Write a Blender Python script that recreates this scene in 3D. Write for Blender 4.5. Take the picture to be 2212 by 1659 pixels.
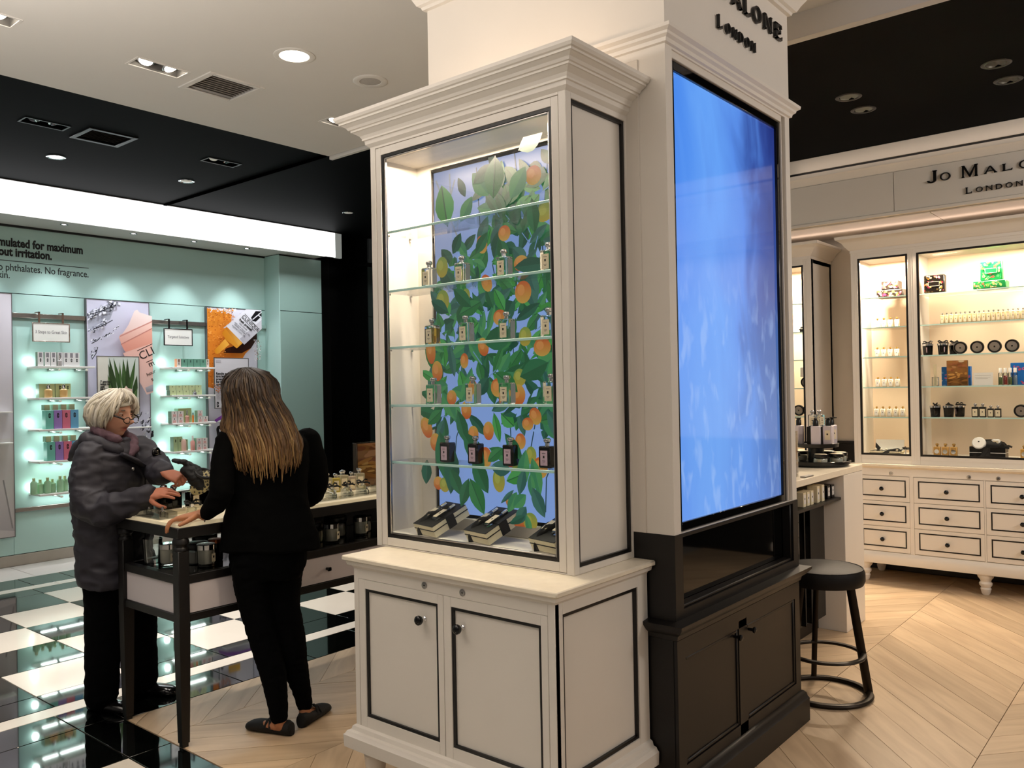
import bpy, bmesh, math, random
from mathutils import Vector, Matrix, noise as mnoise
R = math.radians
PI = math.pi
for _o in list(bpy.data.objects):
    bpy.data.objects.remove(_o)
SC = bpy.context.scene
COL = SC.collection

# ------------------------------------------------------------------ camera
cam = bpy.data.cameras.new('camera')
cam.sensor_width = 36.0
cam.lens = 1810.7 / 2212 * 36.0
cam.clip_start = 0.05
cam_o = bpy.data.objects.new('camera', cam)
COL.objects.link(cam_o)
_yaw, _pit, _rol = R(39.797), R(0.308), R(1.071)
_f = Vector((math.cos(_yaw) * math.cos(_pit), math.sin(_yaw) * math.cos(_pit), math.sin(_pit)))
_r = Vector((math.sin(_yaw), -math.cos(_yaw), 0))
_d = _f.cross(_r)
_r2 = math.cos(_rol) * _r + math.sin(_rol) * _d
_d2 = -math.sin(_rol) * _r + math.cos(_rol) * _d
cam_o.matrix_world = Matrix(((_r2.x, -_d2.x, -_f.x, 0), (_r2.y, -_d2.y, -_f.y, 0), (_r2.z, -_d2.z, -_f.z, 1.55), (0, 0, 0, 1)))
SC.camera = cam_o

# ------------------------------------------------------------------ world, exposure
SC.view_settings.view_transform = 'Standard'
SC.view_settings.look = 'None'
SC.view_settings.gamma = 1.0
SC.view_settings.use_curve_mapping = False
SC.view_settings.exposure = 0.0
w = bpy.data.worlds.new('store_ambient')
SC.world = w
w.use_nodes = True
w.node_tree.nodes['Background'].inputs[0].default_value = (1.0, 0.9, 0.8, 1)
w.node_tree.nodes['Background'].inputs[1].default_value = 0.16
SC.cycles.max_bounces = 8
SC.cycles.transparent_max_bounces = 24
SC.cycles.transmission_bounces = 8
SC.cycles.sample_clamp_indirect = 4.0
SC.cycles.caustics_reflective = False
SC.cycles.caustics_refractive = False

WARM = (1.0, 0.80, 0.60)
NEUT = (1.0, 0.92, 0.85)
COOL = (0.93, 0.98, 1.0)

def lamp(kind, name, loc, power, col=NEUT, target=None, size=0.3, size_y=None, spot=60, blend=0.5, radius=0.04):
    L = bpy.data.lights.new(name, kind)
    L.energy = power
    L.color = col
    if kind == 'AREA':
        L.size = size
        if size_y:
            L.shape = 'RECTANGLE'
            L.size_y = size_y
    else:
        L.shadow_soft_size = radius
    if kind == 'SPOT':
        L.spot_size = R(spot)
        L.spot_blend = blend
    o = bpy.data.objects.new(name, L)
    COL.objects.link(o)
    o.location = loc
    if target is not None:
        o.rotation_euler = (Vector(target) - Vector(loc)).to_track_quat('-Z', 'Y').to_euler()
    return o

# soft fill lamps added out of view, standing in for the store lighting
lamp('AREA', 'added_fill_light', (-1.0, 0.6, 3.4), 22, NEUT, (0.6, 1.3, 0.6), 2.4, 2.4)
lamp('AREA', 'added_fill_light', (1.9, -1.6, 3.3), 16, NEUT, (3.4, 0.9, 1.0), 2.0, 2.0)
lamp('AREA', 'added_fill_light', (4.2, -2.4, 3.2), 75, NEUT, (6.6, 1.1, 2.9), 1.6, 0.8)  # extra fill aimed at the sign fascia to brighten it
# added uplight out of view, brightens the white ceiling
lamp('AREA', 'added_uplight', (0.1, 3.0, 2.3), 120, NEUT, (0.101, 3.0, 3.45), 1.6, 0.5)
# downlights of the white ceiling
lamp('SPOT', 'downlight_beam', (2.86, 3.94, 3.40), 60, NEUT, (2.86, 3.94, 0), spot=120, blend=0.9, radius=0.06)
for (x, y, tx, ty) in ((2.36, 4.65, 2.1, 5.3), (2.52, 4.66, 2.9, 5.4), (3.74, 4.70, 3.4, 5.2), (1.64, 4.64, 1.9, 5.0)):
    lamp('SPOT', 'spot_beam', (x, y, 3.42), 130, NEUT, (tx, ty, 0), spot=55, blend=0.8, radius=0.03)
# lamps in the black ceiling over the wood floor
for (x, y, pw) in ((5.35, 1.70, 20), (5.66, 1.70, 16), (5.36, 0.89, 21), (5.70, 0.89, 21), (4.9, 0.0, 18)):
    lamp('SPOT', 'downlight_beam', (x, y, 3.30), pw, WARM, (x - 0.1, y, 0), spot=140, blend=0.9, radius=0.05)
# down lighters in the light box soffit, washing the mint wall
for x in (2.66, 3.32, 3.97, 4.61, 5.24):
    lamp('SPOT', 'wall_washer_beam', (x, 8.13, 3.13), 34, COOL, (x, 8.42, 1.4), spot=70, blend=0.7, radius=0.03)
lamp('AREA', 'light_box_wash', (4.5, 7.6, 3.05), 40, COOL, (4.5, 7.0, 0), 3.6, 0.5)
# display lighting inside the tall cabinet and on its roof
lamp('AREA', 'cabinet_led_bar', (2.345, 2.13, 2.478), 30, WARM, (2.44, 2.13, 0.9), 0.80, 0.03)
lamp('AREA', 'cabinet_roof_strip', (2.44, 2.13, 2.69), 1.0, (1.0, 0.74, 0.52), (2.62, 2.13, 3.2), 0.85, 0.05)
# display lighting in the cabinets on the right hand wall and the strip above them
lamp('AREA', 'wall_cabinet_led_bar', (6.90, 1.15, 2.49), 36, WARM, (7.05, 1.2, 1.0), 0.9, 0.05)
lamp('AREA', 'wall_cabinet_led_bar', (6.90, 1.93, 2.49), 62, WARM, (7.0, 1.93, 1.0), 0.3, 0.05)
lamp('AREA', 'side_cabinet_led_bar', (6.92, 2.78, 2.49), 40, WARM, (7.0, 2.78, 1.0), 0.3, 0.05)
lamp('AREA', 'cornice_strip', (6.95, 1.5, 2.71), 1.3, (1.0, 0.76, 0.62), (6.8, 1.5, 3.2), 2.6, 0.06)
lamp('AREA', 'cove_strip', (6.52, 1.2, 3.22), 0.35, (1.0, 0.78, 0.62), (6.62, 1.2, 3.30), 2.6, 0.03)

# ------------------------------------------------------------------ materials
def lin(h):
    if not isinstance(h, str):
        return tuple(h)
    h = h.lstrip('#')
    out = []
    for i in (0, 2, 4):
        c = int(h[i:i + 2], 16) / 255
        out.append(c / 12.92 if c <= 0.04045 else ((c + 0.055) / 1.055) ** 2.4)
    return tuple(out)

def mat(name, col, rough=0.5, metal=0.0, spec=0.5, emit=0.0, ecol=None, noise=0.0, nscale=20.0, coat=0.0, bump=0.0, trans=0.0, ior=1.45, sheen=0.0):
    m = bpy.data.materials.new(name)
    m.use_nodes = True
    nt = m.node_tree
    b = nt.nodes['Principled BSDF']
    c = lin(col)
    b.inputs['Base Color'].default_value = (*c, 1)
    b.inputs['Roughness'].default_value = rough
    b.inputs['Metallic'].default_value = metal
    b.inputs['Specular IOR Level'].default_value = spec
    b.inputs['Coat Weight'].default_value = coat
    b.inputs['Coat Roughness'].default_value = 0.03
    b.inputs['Transmission Weight'].default_value = trans
    b.inputs['IOR'].default_value = ior
    if sheen:
        b.inputs['Sheen Weight'].default_value = sheen
    if emit:
        b.inputs['Emission Color'].default_value = (*(lin(ecol) if ecol else c), 1)
        b.inputs['Emission Strength'].default_value = emit
    if noise or bump:
        tc = nt.nodes.new('ShaderNodeTexCoord')
        nz = nt.nodes.new('ShaderNodeTexNoise')
        nz.inputs['Scale'].default_value = nscale
        nz.inputs['Detail'].default_value = 4
        nt.links.new(tc.outputs['Object'], nz.inputs['Vector'])
        if noise:
            rp = nt.nodes.new('ShaderNodeValToRGB')
            lo = [max(0, x * (1 - noise)) for x in c]
            hi = [min(1, x * (1 + noise)) for x in c]
            rp.color_ramp.elements[0].position = 0.3
            rp.color_ramp.elements[1].position = 0.7
            rp.color_ramp.elements[0].color = (*lo, 1)
            rp.color_ramp.elements[1].color = (*hi, 1)
            nt.links.new(nz.outputs['Fac'], rp.inputs['Fac'])
            nt.links.new(rp.outputs['Color'], b.inputs['Base Color'])
        if bump:
            bp = nt.nodes.new('ShaderNodeBump')
            bp.inputs['Strength'].default_value = bump
            bp.inputs['Distance'].default_value = 0.01
            nt.links.new(nz.outputs['Fac'], bp.inputs['Height'])
            nt.links.new(bp.outputs['Normal'], b.inputs['Normal'])
    return m

def thin_glass(name, tint=(0.96, 0.99, 0.98), gloss=1.0, ior=1.45):
    m = bpy.data.materials.new(name)
    m.use_nodes = True
    nt = m.node_tree
    nt.nodes.clear()
    out = nt.nodes.new('ShaderNodeOutputMaterial')
    mx = nt.nodes.new('ShaderNodeMixShader')
    tr = nt.nodes.new('ShaderNodeBsdfTransparent')
    gl = nt.nodes.new('ShaderNodeBsdfGlossy')
    fr = nt.nodes.new('ShaderNodeFresnel')
    mu = nt.nodes.new('ShaderNodeMath')
    mu.operation = 'MULTIPLY'
    mu.inputs[1].default_value = gloss
    fr.inputs['IOR'].default_value = ior
    tr.inputs[0].default_value = (*tint, 1)
    gl.inputs['Roughness'].default_value = 0.01
    nt.links.new(fr.outputs[0], mu.inputs[0])
    nt.links.new(mu.outputs[0], mx.inputs[0])
    nt.links.new(tr.outputs[0], mx.inputs[1])
    nt.links.new(gl.outputs[0], mx.inputs[2])
    nt.links.new(mx.outputs[0], out.inputs[0])
    return m

def attr_mat(name, rough=0.4, emit=0.0, coat=0.0, spec=0.4):
    m = bpy.data.materials.new(name)
    m.use_nodes = True
    nt = m.node_tree
    b = nt.nodes['Principled BSDF']
    a = nt.nodes.new('ShaderNodeAttribute')
    a.attribute_name = 'Col'
    b.inputs['Roughness'].default_value = rough
    b.inputs['Coat Weight'].default_value = coat
    b.inputs['Coat Roughness'].default_value = 0.02
    b.inputs['Specular IOR Level'].default_value = spec
    if emit:
        b.inputs['Base Color'].default_value = (0.01, 0.01, 0.012, 1)
        nt.links.new(a.outputs['Color'], b.inputs['Emission Color'])
        b.inputs['Emission Strength'].default_value = emit
    else:
        nt.links.new(a.outputs['Color'], b.inputs['Base Color'])
    return m

def wood_mat():
    m = bpy.data.materials.new('oak_plank')
    m.use_nodes = True
    nt = m.node_tree
    b = nt.nodes['Principled BSDF']
    tc = nt.nodes.new('ShaderNodeTexCoord')
    mp = nt.nodes.new('ShaderNodeMapping')
    mp.inputs['Scale'].default_value = (1.0, 7, 1)
    oi = nt.nodes.new('ShaderNodeObjectInfo')
    ad = nt.nodes.new('ShaderNodeVectorMath')
    ad.operation = 'ADD'
    sc = nt.nodes.new('ShaderNodeMath')
    sc.operation = 'MULTIPLY'
    sc.inputs[1].default_value = 40
    nz = nt.nodes.new('ShaderNodeTexNoise')
    nz.inputs['Scale'].default_value = 2.2
    nz.inputs['Detail'].default_value = 7
    nz.inputs['Distortion'].default_value = 0.6
    rp = nt.nodes.new('ShaderNodeValToRGB')
    rp.color_ramp.elements[0].position = 0.30
    rp.color_ramp.elements[0].color = (*lin('#bda283'), 1)
    rp.color_ramp.elements[1].position = 0.66
    rp.color_ramp.elements[1].color = (*lin('#d3b998'), 1)
    hs = nt.nodes.new('ShaderNodeHueSaturation')
    mr = nt.nodes.new('ShaderNodeMapRange')
    mr.inputs['To Min'].default_value = 0.84
    mr.inputs['To Max'].default_value = 1.1
    L = nt.links.new
    L(tc.outputs['Object'], mp.inputs['Vector'])
    L(oi.outputs['Random'], sc.inputs[0])
    L(mp.outputs['Vector'], ad.inputs[0])
    L(sc.outputs[0], ad.inputs[1])
    L(ad.outputs[0], nz.inputs['Vector'])
    L(nz.outputs['Fac'], rp.inputs['Fac'])
    L(oi.outputs['Random'], mr.inputs['Value'])
    L(mr.outputs[0], hs.inputs['Value'])
    L(rp.outputs['Color'], hs.inputs['Color'])
    L(hs.outputs['Color'], b.inputs['Base Color'])
    b.inputs['Roughness'].default_value = 0.42
    b.inputs['Specular IOR Level'].default_value = 0.35
    return m

def video_mat():
    # moving-cloud picture on the big blue display panel: self lit
    m = bpy.data.materials.new('blue_video_picture')
    m.use_nodes = True
    nt = m.node_tree
    b = nt.nodes['Principled BSDF']
    L = nt.links.new
    tc = nt.nodes.new('ShaderNodeTexCoord')
    sx = nt.nodes.new('ShaderNodeSeparateXYZ')
    L(tc.outputs['Generated'], sx.inputs[0])
    n1 = nt.nodes.new('ShaderNodeTexNoise')
    n1.inputs['Scale'].default_value = 2.4
    n1.inputs['Detail'].default_value = 3
    n1.inputs['Distortion'].default_value = 0.9
    mp = nt.nodes.new('ShaderNodeMapping')
    mp.inputs['Scale'].default_value = (1.5, 1.1, 1)
    mp.inputs['Location'].default_value = (3.1, 1.7, 0)
    L(tc.outputs['Generated'], mp.inputs['Vector'])
    L(mp.outputs['Vector'], n1.inputs['Vector'])
    # across: light left, deep blue right ; down: saturated top, pale bottom
    def math_(op, a, bb):
        n = nt.nodes.new('ShaderNodeMath')
        n.operation = op
        for i, v in enumerate((a, bb)):
            if isinstance(v, (int, float)):
                n.inputs[i].default_value = v
            else:
                L(v, n.inputs[i])
        return n.outputs[0]
    nn = math_('MULTIPLY', math_('SUBTRACT', n1.outputs['Fac'], 0.5), 0.62)
    cx = nt.nodes.new('ShaderNodeValToRGB')
    e = cx.color_ramp.elements
    e[0].position = 0.0
    e[0].color = (*lin('#4f8ff2'), 1)
    e[1].position = 1.0
    e[1].color = (*lin('#22327c'), 1)
    for p_, c_ in ((0.32, '#69a6fb'), (0.58, '#5a8fea'), (0.80, '#344f9f')):
        q = e.new(p_)
        q.color = (*lin(c_), 1)
    L(math_('ADD', sx.outputs['X'], nn), cx.inputs['Fac'])
    cy = nt.nodes.new('ShaderNodeValToRGB')
    e = cy.color_ramp.elements
    e[0].position = 0.0
    e[0].color = (*lin('#7fa8f0'), 1)
    e[1].position = 1.0
    e[1].color = (*lin('#4a86f5'), 1)
    for p_, c_ in ((0.22, '#84b2f2'), (0.45, '#7db0fa'), (0.58, '#8fabf6'), (0.66, '#5f92f4')):
        q = e.new(p_)
        q.color = (*lin(c_), 1)
    L(math_('ADD', sx.outputs['Y'], math_('MULTIPLY', nn, 0.5)), cy.inputs['Fac'])
    mx = nt.nodes.new('ShaderNodeMix')
    mx.data_type = 'RGBA'
    L(math_('MULTIPLY', math_('ADD', sx.outputs['Y'], 0.9), 0.54), mx.inputs['Factor'])
    L(cy.outputs['Color'], mx.inputs['A'])
    L(cx.outputs['Color'], mx.inputs['B'])
    # pale petals lower right and greenish stalk lower left
    n2 = nt.nodes.new('ShaderNodeTexNoise')
    n2.inputs['Scale'].default_value = 9.0
    n2.inputs['Detail'].default_value = 2
    n2.inputs['Distortion'].default_value = 0.3
    mp2 = nt.nodes.new('ShaderNodeMapping')
    mp2.inputs['Scale'].default_value = (1.8, 1.2, 1)
    mp2.inputs['Rotation'].default_value = (0, 0, 0.35)
    L(tc.outputs['Generated'], mp2.inputs['Vector'])
    L(mp2.outputs['Vector'], n2.inputs['Vector'])
    r2 = nt.nodes.new('ShaderNodeValToRGB')
    r2.color_ramp.elements[0].position = 0.55
    r2.color_ramp.elements[1].position = 0.68
    L(n2.outputs['Fac'], r2.inputs['Fac'])
    low = nt.nodes.new('ShaderNodeMapRange')
    low.inputs['From Min'].default_value = 0.62
    low.inputs['From Max'].default_value = 0.42
    low.inputs['To Max'].default_value = 0.30
    L(sx.outputs['Y'], low.inputs['Value'])
    m2 = nt.nodes.new('ShaderNodeMix')
    m2.data_type = 'RGBA'
    L(math_('MULTIPLY', r2.outputs['Color'], low.outputs[0]), m2.inputs['Factor'])
    L(mx.outputs['Result'], m2.inputs['A'])
    m2.inputs['B'].default_value = (*lin('#b8d4ff'), 1)
    b.inputs['Base Color'].default_value = (0.004, 0.004, 0.005, 1)
    b.inputs['Roughness'].default_value = 0.06
    b.inputs['Specular IOR Level'].default_value = 0.6
    L(m2.outputs['Result'], b.inputs['Emission Color'])
    b.inputs['Emission Strength'].default_value = 0.95
    return m

WHITE = mat('cream_white_paint', '#e9e2d8', 0.38, noise=0.015, nscale=3)
WHITE_COOL = mat('white_ceiling_paint', '#dcd8d2', 0.7, noise=0.01, nscale=2)
PANEL = mat('warm_white_panel_paint', '#e4dcd1', 0.42, noise=0.015, nscale=3)
STONE = mat('ivory_stone_top', '#f0e6d2', 0.22, noise=0.03, nscale=30)
BLACK = mat('black_lacquer', '#0b0a0a', 0.28, noise=0.1, nscale=10)
BLACK_SOFT = mat('black_satin_paint', '#100d0c', 0.42, noise=0.1, nscale=8)
BEAD = mat('black_bead_paint', '#0d0b0b', 0.35)
BLACK_CEIL = mat('black_ceiling_paint', '#040505', 0.65, spec=0.03, noise=0.1, nscale=4)
BLACK_GLOSS = mat('black_gloss_glass', '#050505', 0.04, spec=0.5)
CHROME = mat('polished_chrome', '#d8d8da', 0.08, metal=1.0)
STEEL = mat('brushed_steel', '#a9a6a3', 0.28, metal=1.0, noise=0.05, nscale=60)
BRASS = mat('pale_gold', '#c9a25c', 0.25, metal=0.8)
MINT = mat('mint_back_painted_glass', '#b3d3cd', 0.14, spec=0.35, noise=0.015, nscale=1.5)
MINT_DULL = mat('mint_laminate', '#97b5ad', 0.35, noise=0.015, nscale=1.5)
LIGHTBOX = mat('lit_white_acrylic', '#ffffff', 0.4, emit=2.6, ecol='#fbfdff')
SOFFIT = mat('soffit_white', '#d6d6d2', 0.55, noise=0.01, nscale=2)
BULB = mat('lamp_lens_lit', '#ffffff', 0.4, emit=22, ecol='#fff3df')
BULB_DIM = mat('lamp_lens_dim', '#c8c4b8', 0.3, emit=0.25, ecol='#d8d6c8')
BULB_SMALL = mat('spot_lens_lit', '#ffffff', 0.4, emit=14, ecol='#f6fbff')
WHITE_TILE = mat('white_porcelain_tile', '#efe7da', 0.10, spec=0.5, noise=0.02, nscale=3)
BLACK_TILE = mat('black_porcelain_tile', '#060807', 0.04, spec=0.9, noise=0.2, nscale=3, coat=0.6)
PALE_TILE = mat('pale_border_tile', '#e6ddd8', 0.12, noise=0.02, nscale=3)
GROUT = mat('grey_grout', '#a8a39a', 0.8, noise=0.1, nscale=40)
OAK = wood_mat()
OAK_BASE = mat('floor_joint_brown', '#6b5440', 0.7, noise=0.1, nscale=20)
KICK = mat('dark_brown_kickboard', '#241b14', 0.5, noise=0.1, nscale=10)
SHELF_GLASS = thin_glass('shelf_glass', (0.985, 0.995, 0.99), 0.5)
PANE_GLASS = thin_glass('door_glass', (0.99, 0.997, 0.993), 0.10)
JAR_GLASS = thin_glass('clear_jar_glass', (0.93, 0.96, 0.94), 1.6)
ACRYLIC = thin_glass('clear_acrylic', (0.97, 0.975, 0.97), 0.7)
GLASS_EDGE = mat('green_glass_edge', '#b9d9cf', 0.15, trans=0.3, emit=0.10, ecol='#bfe0d6')  # edge brightness put in as a faint glow of its own
FLACON = mat('flacon_glass', '#f2f8f6', 0.0, trans=1.0, ior=1.38)
COLOGNE = mat('pale_cologne', '#e9eed8', 0.0, trans=0.9, ior=1.33)
COLOGNE_GOLD = mat('gold_cologne', '#d9b95a', 0.02, trans=0.85, ior=1.33)
LABEL = mat('cream_label_paper', '#e6d8ba', 0.6, noise=0.02, nscale=50)
LABEL_LILAC = mat('lilac_label_foil', '#cfb3c2', 0.35, noise=0.05, nscale=50)
INK = mat('black_ink', '#100e0d', 0.5)
CREAM = mat('cream_card', '#efe4c3', 0.6, noise=0.02, nscale=40)
CANDLE = mat('ivory_wax', '#e3dccb', 0.5, emit=0.0, noise=0.02, nscale=20)
RIBBON = mat('black_grosgrain_ribbon', '#0a0909', 0.6, bump=0.1, nscale=300)
PAPER = mat('white_card', '#eeebe6', 0.5, noise=0.01, nscale=20)
PRINT = attr_mat('printed_picture', 0.35, spec=0.3)
SCREENPIC = attr_mat('lit_screen_picture', 0.4, emit=0.66, spec=0.12)
VIDEO = video_mat()

# ------------------------------------------------------------------ mesh helpers
class MB:
    def __init__(s):
        s.v, s.f, s.m, s.mi = [], [], [], 0
        s.c = None
    def add(s, vs, fs):
        b = len(s.v)
        s.v += [tuple(x) for x in vs]
        for f in fs:
            s.f.append([b + i for i in f])
            s.m.append(s.mi)
        return s
    def use(s, i):
        s.mi = i
        return s
    def box(s, x0, x1, y0, y1, z0, z1, c=0.0):
        if c <= 0:
            return s.add([(x, y, z) for x in (x0, x1) for y in (y0, y1) for z in (z0, z1)],
                         [(0, 1, 3, 2), (4, 6, 7, 5), (0, 4, 5, 1), (2, 3, 7, 6), (0, 2, 6, 4), (1, 5, 7, 3)])
        lo, hi = (x0, y0, z0), (x1, y1, z1)
        c = min(c, *((hi[i] - lo[i]) * 0.45 for i in range(3)))
        vs, ix = [], {}
        for sx in (0, 1):
            for sy in (0, 1):
                for sz in (0, 1):
                    sg = (sx, sy, sz)
                    for a in range(3):
                        p = [(hi[i] if sg[i] else lo[i]) + (0 if i == a else (-c if sg[i] else c)) for i in range(3)]
                        ix[(sg, a)] = len(vs)
                        vs.append(p)
        fs = []
        for a in range(3):
            b, d = [i for i in range(3) if i != a]
            for sa in (0, 1):
                q = []
                for (sb, sd) in ((0, 0), (1, 0), (1, 1), (0, 1)):
                    g = [0, 0, 0]
                    g[a], g[b], g[d] = sa, sb, sd
                    q.append(ix[(tuple(g), a)])
                fs.append(q)
            for sb in (0, 1):
                for sd in (0, 1):
                    g0, g1 = [0] * 3, [0] * 3
                    g0[b] = g1[b] = sb
                    g0[d] = g1[d] = sd
                    g1[a] = 1
                    g0, g1 = tuple(g0), tuple(g1)
                    fs.append([ix[(g0, b)], ix[(g1, b)], ix[(g1, d)], ix[(g0, d)]])
        for sg in {k[0] for k in ix}:
            fs.append([ix[(sg, 0)], ix[(sg, 1)], ix[(sg, 2)]])
        return s.add(vs, fs)
    def loft(s, rings, cap=True, close=True):
        n = len(rings[0])
        vs = [p for r in rings for p in r]
        fs = []
        for i in range(len(rings) - 1):
            for j in range(n if close else n - 1):
                k = (j + 1) % n
                fs.append((i * n + j, i * n + k, (i + 1) * n + k, (i + 1) * n + j))
        if cap:
            fs.append(list(range(n))[::-1])
            fs.append([(len(rings) - 1) * n + j for j in range(n)])
        return s.add(vs, fs)
    def lathe(s, cx, cy, prof, n=20, cap=True, ax='z', base=0.0):
        rings = []
        for (r, h) in prof:
            r = max(r, 1e-5)
            ring = []
            for j in range(n):
                a = 2 * PI * j / n
                u, v = r * math.cos(a), r * math.sin(a)
                if ax == 'z':
                    ring.append((cx + u, cy + v, h))
                elif ax == 'x':
                    ring.append((h, cx + u, cy + v))
                else:
                    ring.append((cx + u, h, cy + v))
            rings.append(ring)
        return s.loft(rings, cap)
    def cyl(s, cx, cy, z0, z1, r, n=20, r2=None):
        return s.lathe(cx, cy, [(r, z0), (r if r2 is None else r2, z1)], n)
    def tube(s, pts, rad, n=10, cap=True, flat=1.0, up=None):
        pts = [Vector(p) for p in pts]
        rs = rad if isinstance(rad, (list, tuple)) else [rad] * len(pts)
        rings = []
        t0 = (pts[1] - pts[0]).normalized()
        u = Vector(up) if up is not None else (Vector((0, 0, 1)) if abs(t0.z) < 0.9 else Vector((1, 0, 0)))
        for i, p in enumerate(pts):
            t = (pts[min(i + 1, len(pts) - 1)] - pts[max(i - 1, 0)]).normalized()
            a = (u - t * u.dot(t)).normalized()
            b = t.cross(a)
            u = a
            r = rs[i]
            r1, r2 = r if isinstance(r, (list, tuple)) else (r, r)
            rings.append([p + a * (math.cos(2 * PI * j / n) * r1 * flat) + b * (math.sin(2 * PI * j / n) * r2) for j in range(n)])
        return s.loft(rings, cap)
    def torus(s, c, R_, r, n=40, k=8, flat=1.0):
        vs, fs = [], []
        for i in range(n):
            a = 2 * PI * i / n
            for j in range(k):
                b = 2 * PI * j / k
                q = R_ + r * math.cos(b)
                vs.append((c[0] + q * math.cos(a), c[1] + q * math.sin(a), c[2] + r * flat * math.sin(b)))
        for i in range(n):
            for j in range(k):
                fs.append((i * k + j, ((i + 1) % n) * k + j, ((i + 1) % n) * k + (j + 1) % k, i * k + (j + 1) % k))
        return s.add(vs, fs)
    def ball(s, c, r, n=16, m=10):
        r = r if isinstance(r, (list, tuple)) else (r, r, r)
        rings = []
        for i in range(m + 1):
            t = PI * (i + 0.02 if i == 0 else (i - 0.02 if i == m else i)) / m
            rings.append([(c[0] + r[0] * math.sin(t) * math.cos(2 * PI * j / n), c[1] + r[1] * math.sin(t) * math.sin(2 * PI * j / n), c[2] + r[2] * math.cos(t)) for j in range(n)])
        return s.loft(rings)
    def prism(s, pts, d0, d1, mp=lambda u, v, d: (u, v, d)):
        n = len(pts)
        vs = [mp(u, v, d0) for u, v in pts] + [mp(u, v, d1) for u, v in pts]
        fs = [list(range(n))[::-1], [n + i for i in range(n)]]
        fs += [(i, (i + 1) % n, n + (i + 1) % n, n + i) for i in range(n)]
        return s.add(vs, fs)
    def mould(s, path, prof, cap=True):
        # profile (outward, z) swept along a plan path, mitred; outward is left of travel
        rows = []
        n = len(path)
        for i in range(n):
            ns = []
            for a, b in ((i - 1, i), (i, i + 1)):
                if a >= 0 and b < n:
                    d = Vector((path[b][0] - path[a][0], path[b][1] - path[a][1])).normalized()
                    ns.append(Vector((-d.y, d.x)))
            o = ns[0] if len(ns) == 1 else (ns[0] + ns[1]) / (1 + ns[0].dot(ns[1]))
            rows.append([(path[i][0] + o.x * q, path[i][1] + o.y * q, z) for q, z in prof])
        return s.loft(rows, cap, True)
    def xf(s, mtx, start=0):
        for i in range(start, len(s.v)):
            s.v[i] = tuple(mtx @ Vector(s.v[i]))
        return s
    def mesh(s, name, mats, off=(0, 0, 0), ang=38, fix=True):
        me = bpy.data.meshes.new(name)
        me.from_pydata([(x - off[0], y - off[1], z - off[2]) for x, y, z in s.v], [], s.f)
        for m in (mats if isinstance(mats, (list, tuple)) else [mats]):
            me.materials.append(m)
        if isinstance(mats, (list, tuple)) and len(mats) > 1:
            me.polygons.foreach_set('material_index', s.m)
        if fix:
            bm = bmesh.new()
            bm.from_mesh(me)
            bmesh.ops.recalc_face_normals(bm, faces=bm.faces)
            bm.to_mesh(me)
            bm.free()
        me.polygons.foreach_set('use_smooth', [True] * len(me.polygons))
        me.set_sharp_from_angle(angle=R(ang))
        me.update()
        return me

def link(name, me):
    o = bpy.data.objects.new(name, me)
    COL.objects.link(o)
    return o

def tag(o, label=None, cat=None, group=None, kind=None):
    if label:
        o['label'] = label
    if cat:
        o['category'] = cat
    if group:
        o['group'] = group
    if kind:
        o['kind'] = kind
    return o

def struct(name, mb, mats, parent=None, kind='structure', ang=38):
    o = link(name, mb.mesh(name, mats, ang=ang))
    if parent is not None:
        o.parent = parent
    elif kind:
        o['kind'] = kind
    return o

class T:
    """one thing: an empty at its base; parts are built in world or in local space"""
    def __init__(s, name, label, cat, loc=(0, 0, 0), rz=0.0, group=None, world=False):
        s.o = bpy.data.objects.new(name, None)
        s.o.empty_display_size = 0.05
        COL.objects.link(s.o)
        s.o.location = loc
        s.o.rotation_euler = (0, 0, rz)
        s.off = loc if world else (0, 0, 0)
        tag(s.o, label, cat, group)
    def p(s, name, mb, mats, parent=None, label=None, kind=None, ang=38):
        o = link(name, mb.mesh(name, mats, s.off, ang))
        o.parent = parent if parent is not None else s.o
        tag(o, label, kind=kind)
        return o
    def add(s, o, parent=None):
        o.parent = parent if parent is not None else s.o
        return o

def solo(name, mb, mats, label, cat, group=None, loc=None, rz=0.0, ang=38, kind=None):
    """a thing that is one mesh; loc None: verts are in world space, origin goes to the base centre"""
    if loc is None:
        xs, ys, zs = zip(*mb.v)
        off = ((min(xs) + max(xs)) / 2, (min(ys) + max(ys)) / 2, min(zs))
        o = link(name, mb.mesh(name, mats, off, ang))
        o.location = off
    else:
        o = link(name, mb.mesh(name, mats, ang=ang))
        o.location = loc
        o.rotation_euler = (0, 0, rz)
    return tag(o, label, cat, group, kind)

def dup(root, loc, rz=None, label=None, group=None, scale=None):
    def cp(o, parent):
        c = o.copy()
        COL.objects.link(c)
        if parent is not None:
            c.parent = parent
            c.matrix_parent_inverse = o.matrix_parent_inverse.copy()
        for ch in list(o.children):
            cp(ch, c)
        return c
    r = cp(root, None)
    r.location = loc
    if rz is not None:
        r.rotation_euler = (0, 0, rz)
    if scale:
        r.scale = (scale,) * 3 if isinstance(scale, (int, float)) else scale
    if label:
        r['label'] = label
    if group:
        r['group'] = group
    return r

ORD = ['leftmost', 'second from the left', 'third from the left', 'fourth from the left', 'fifth from the left', 'sixth from the left',
       'seventh from the left', 'eighth from the left', 'ninth from the left', 'tenth from the left', 'eleventh from the left',
       'twelfth from the left', 'thirteenth from the left', 'fourteenth from the left', 'fifteenth from the left', 'sixteenth from the left',
       'seventeenth from the left', 'eighteenth from the left']
def nth(i, n):
    if i == n - 1 and n > 1:
        return 'rightmost'
    if i == n - 2 and n > 3:
        return 'second from the right'
    return ORD[i]

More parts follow.
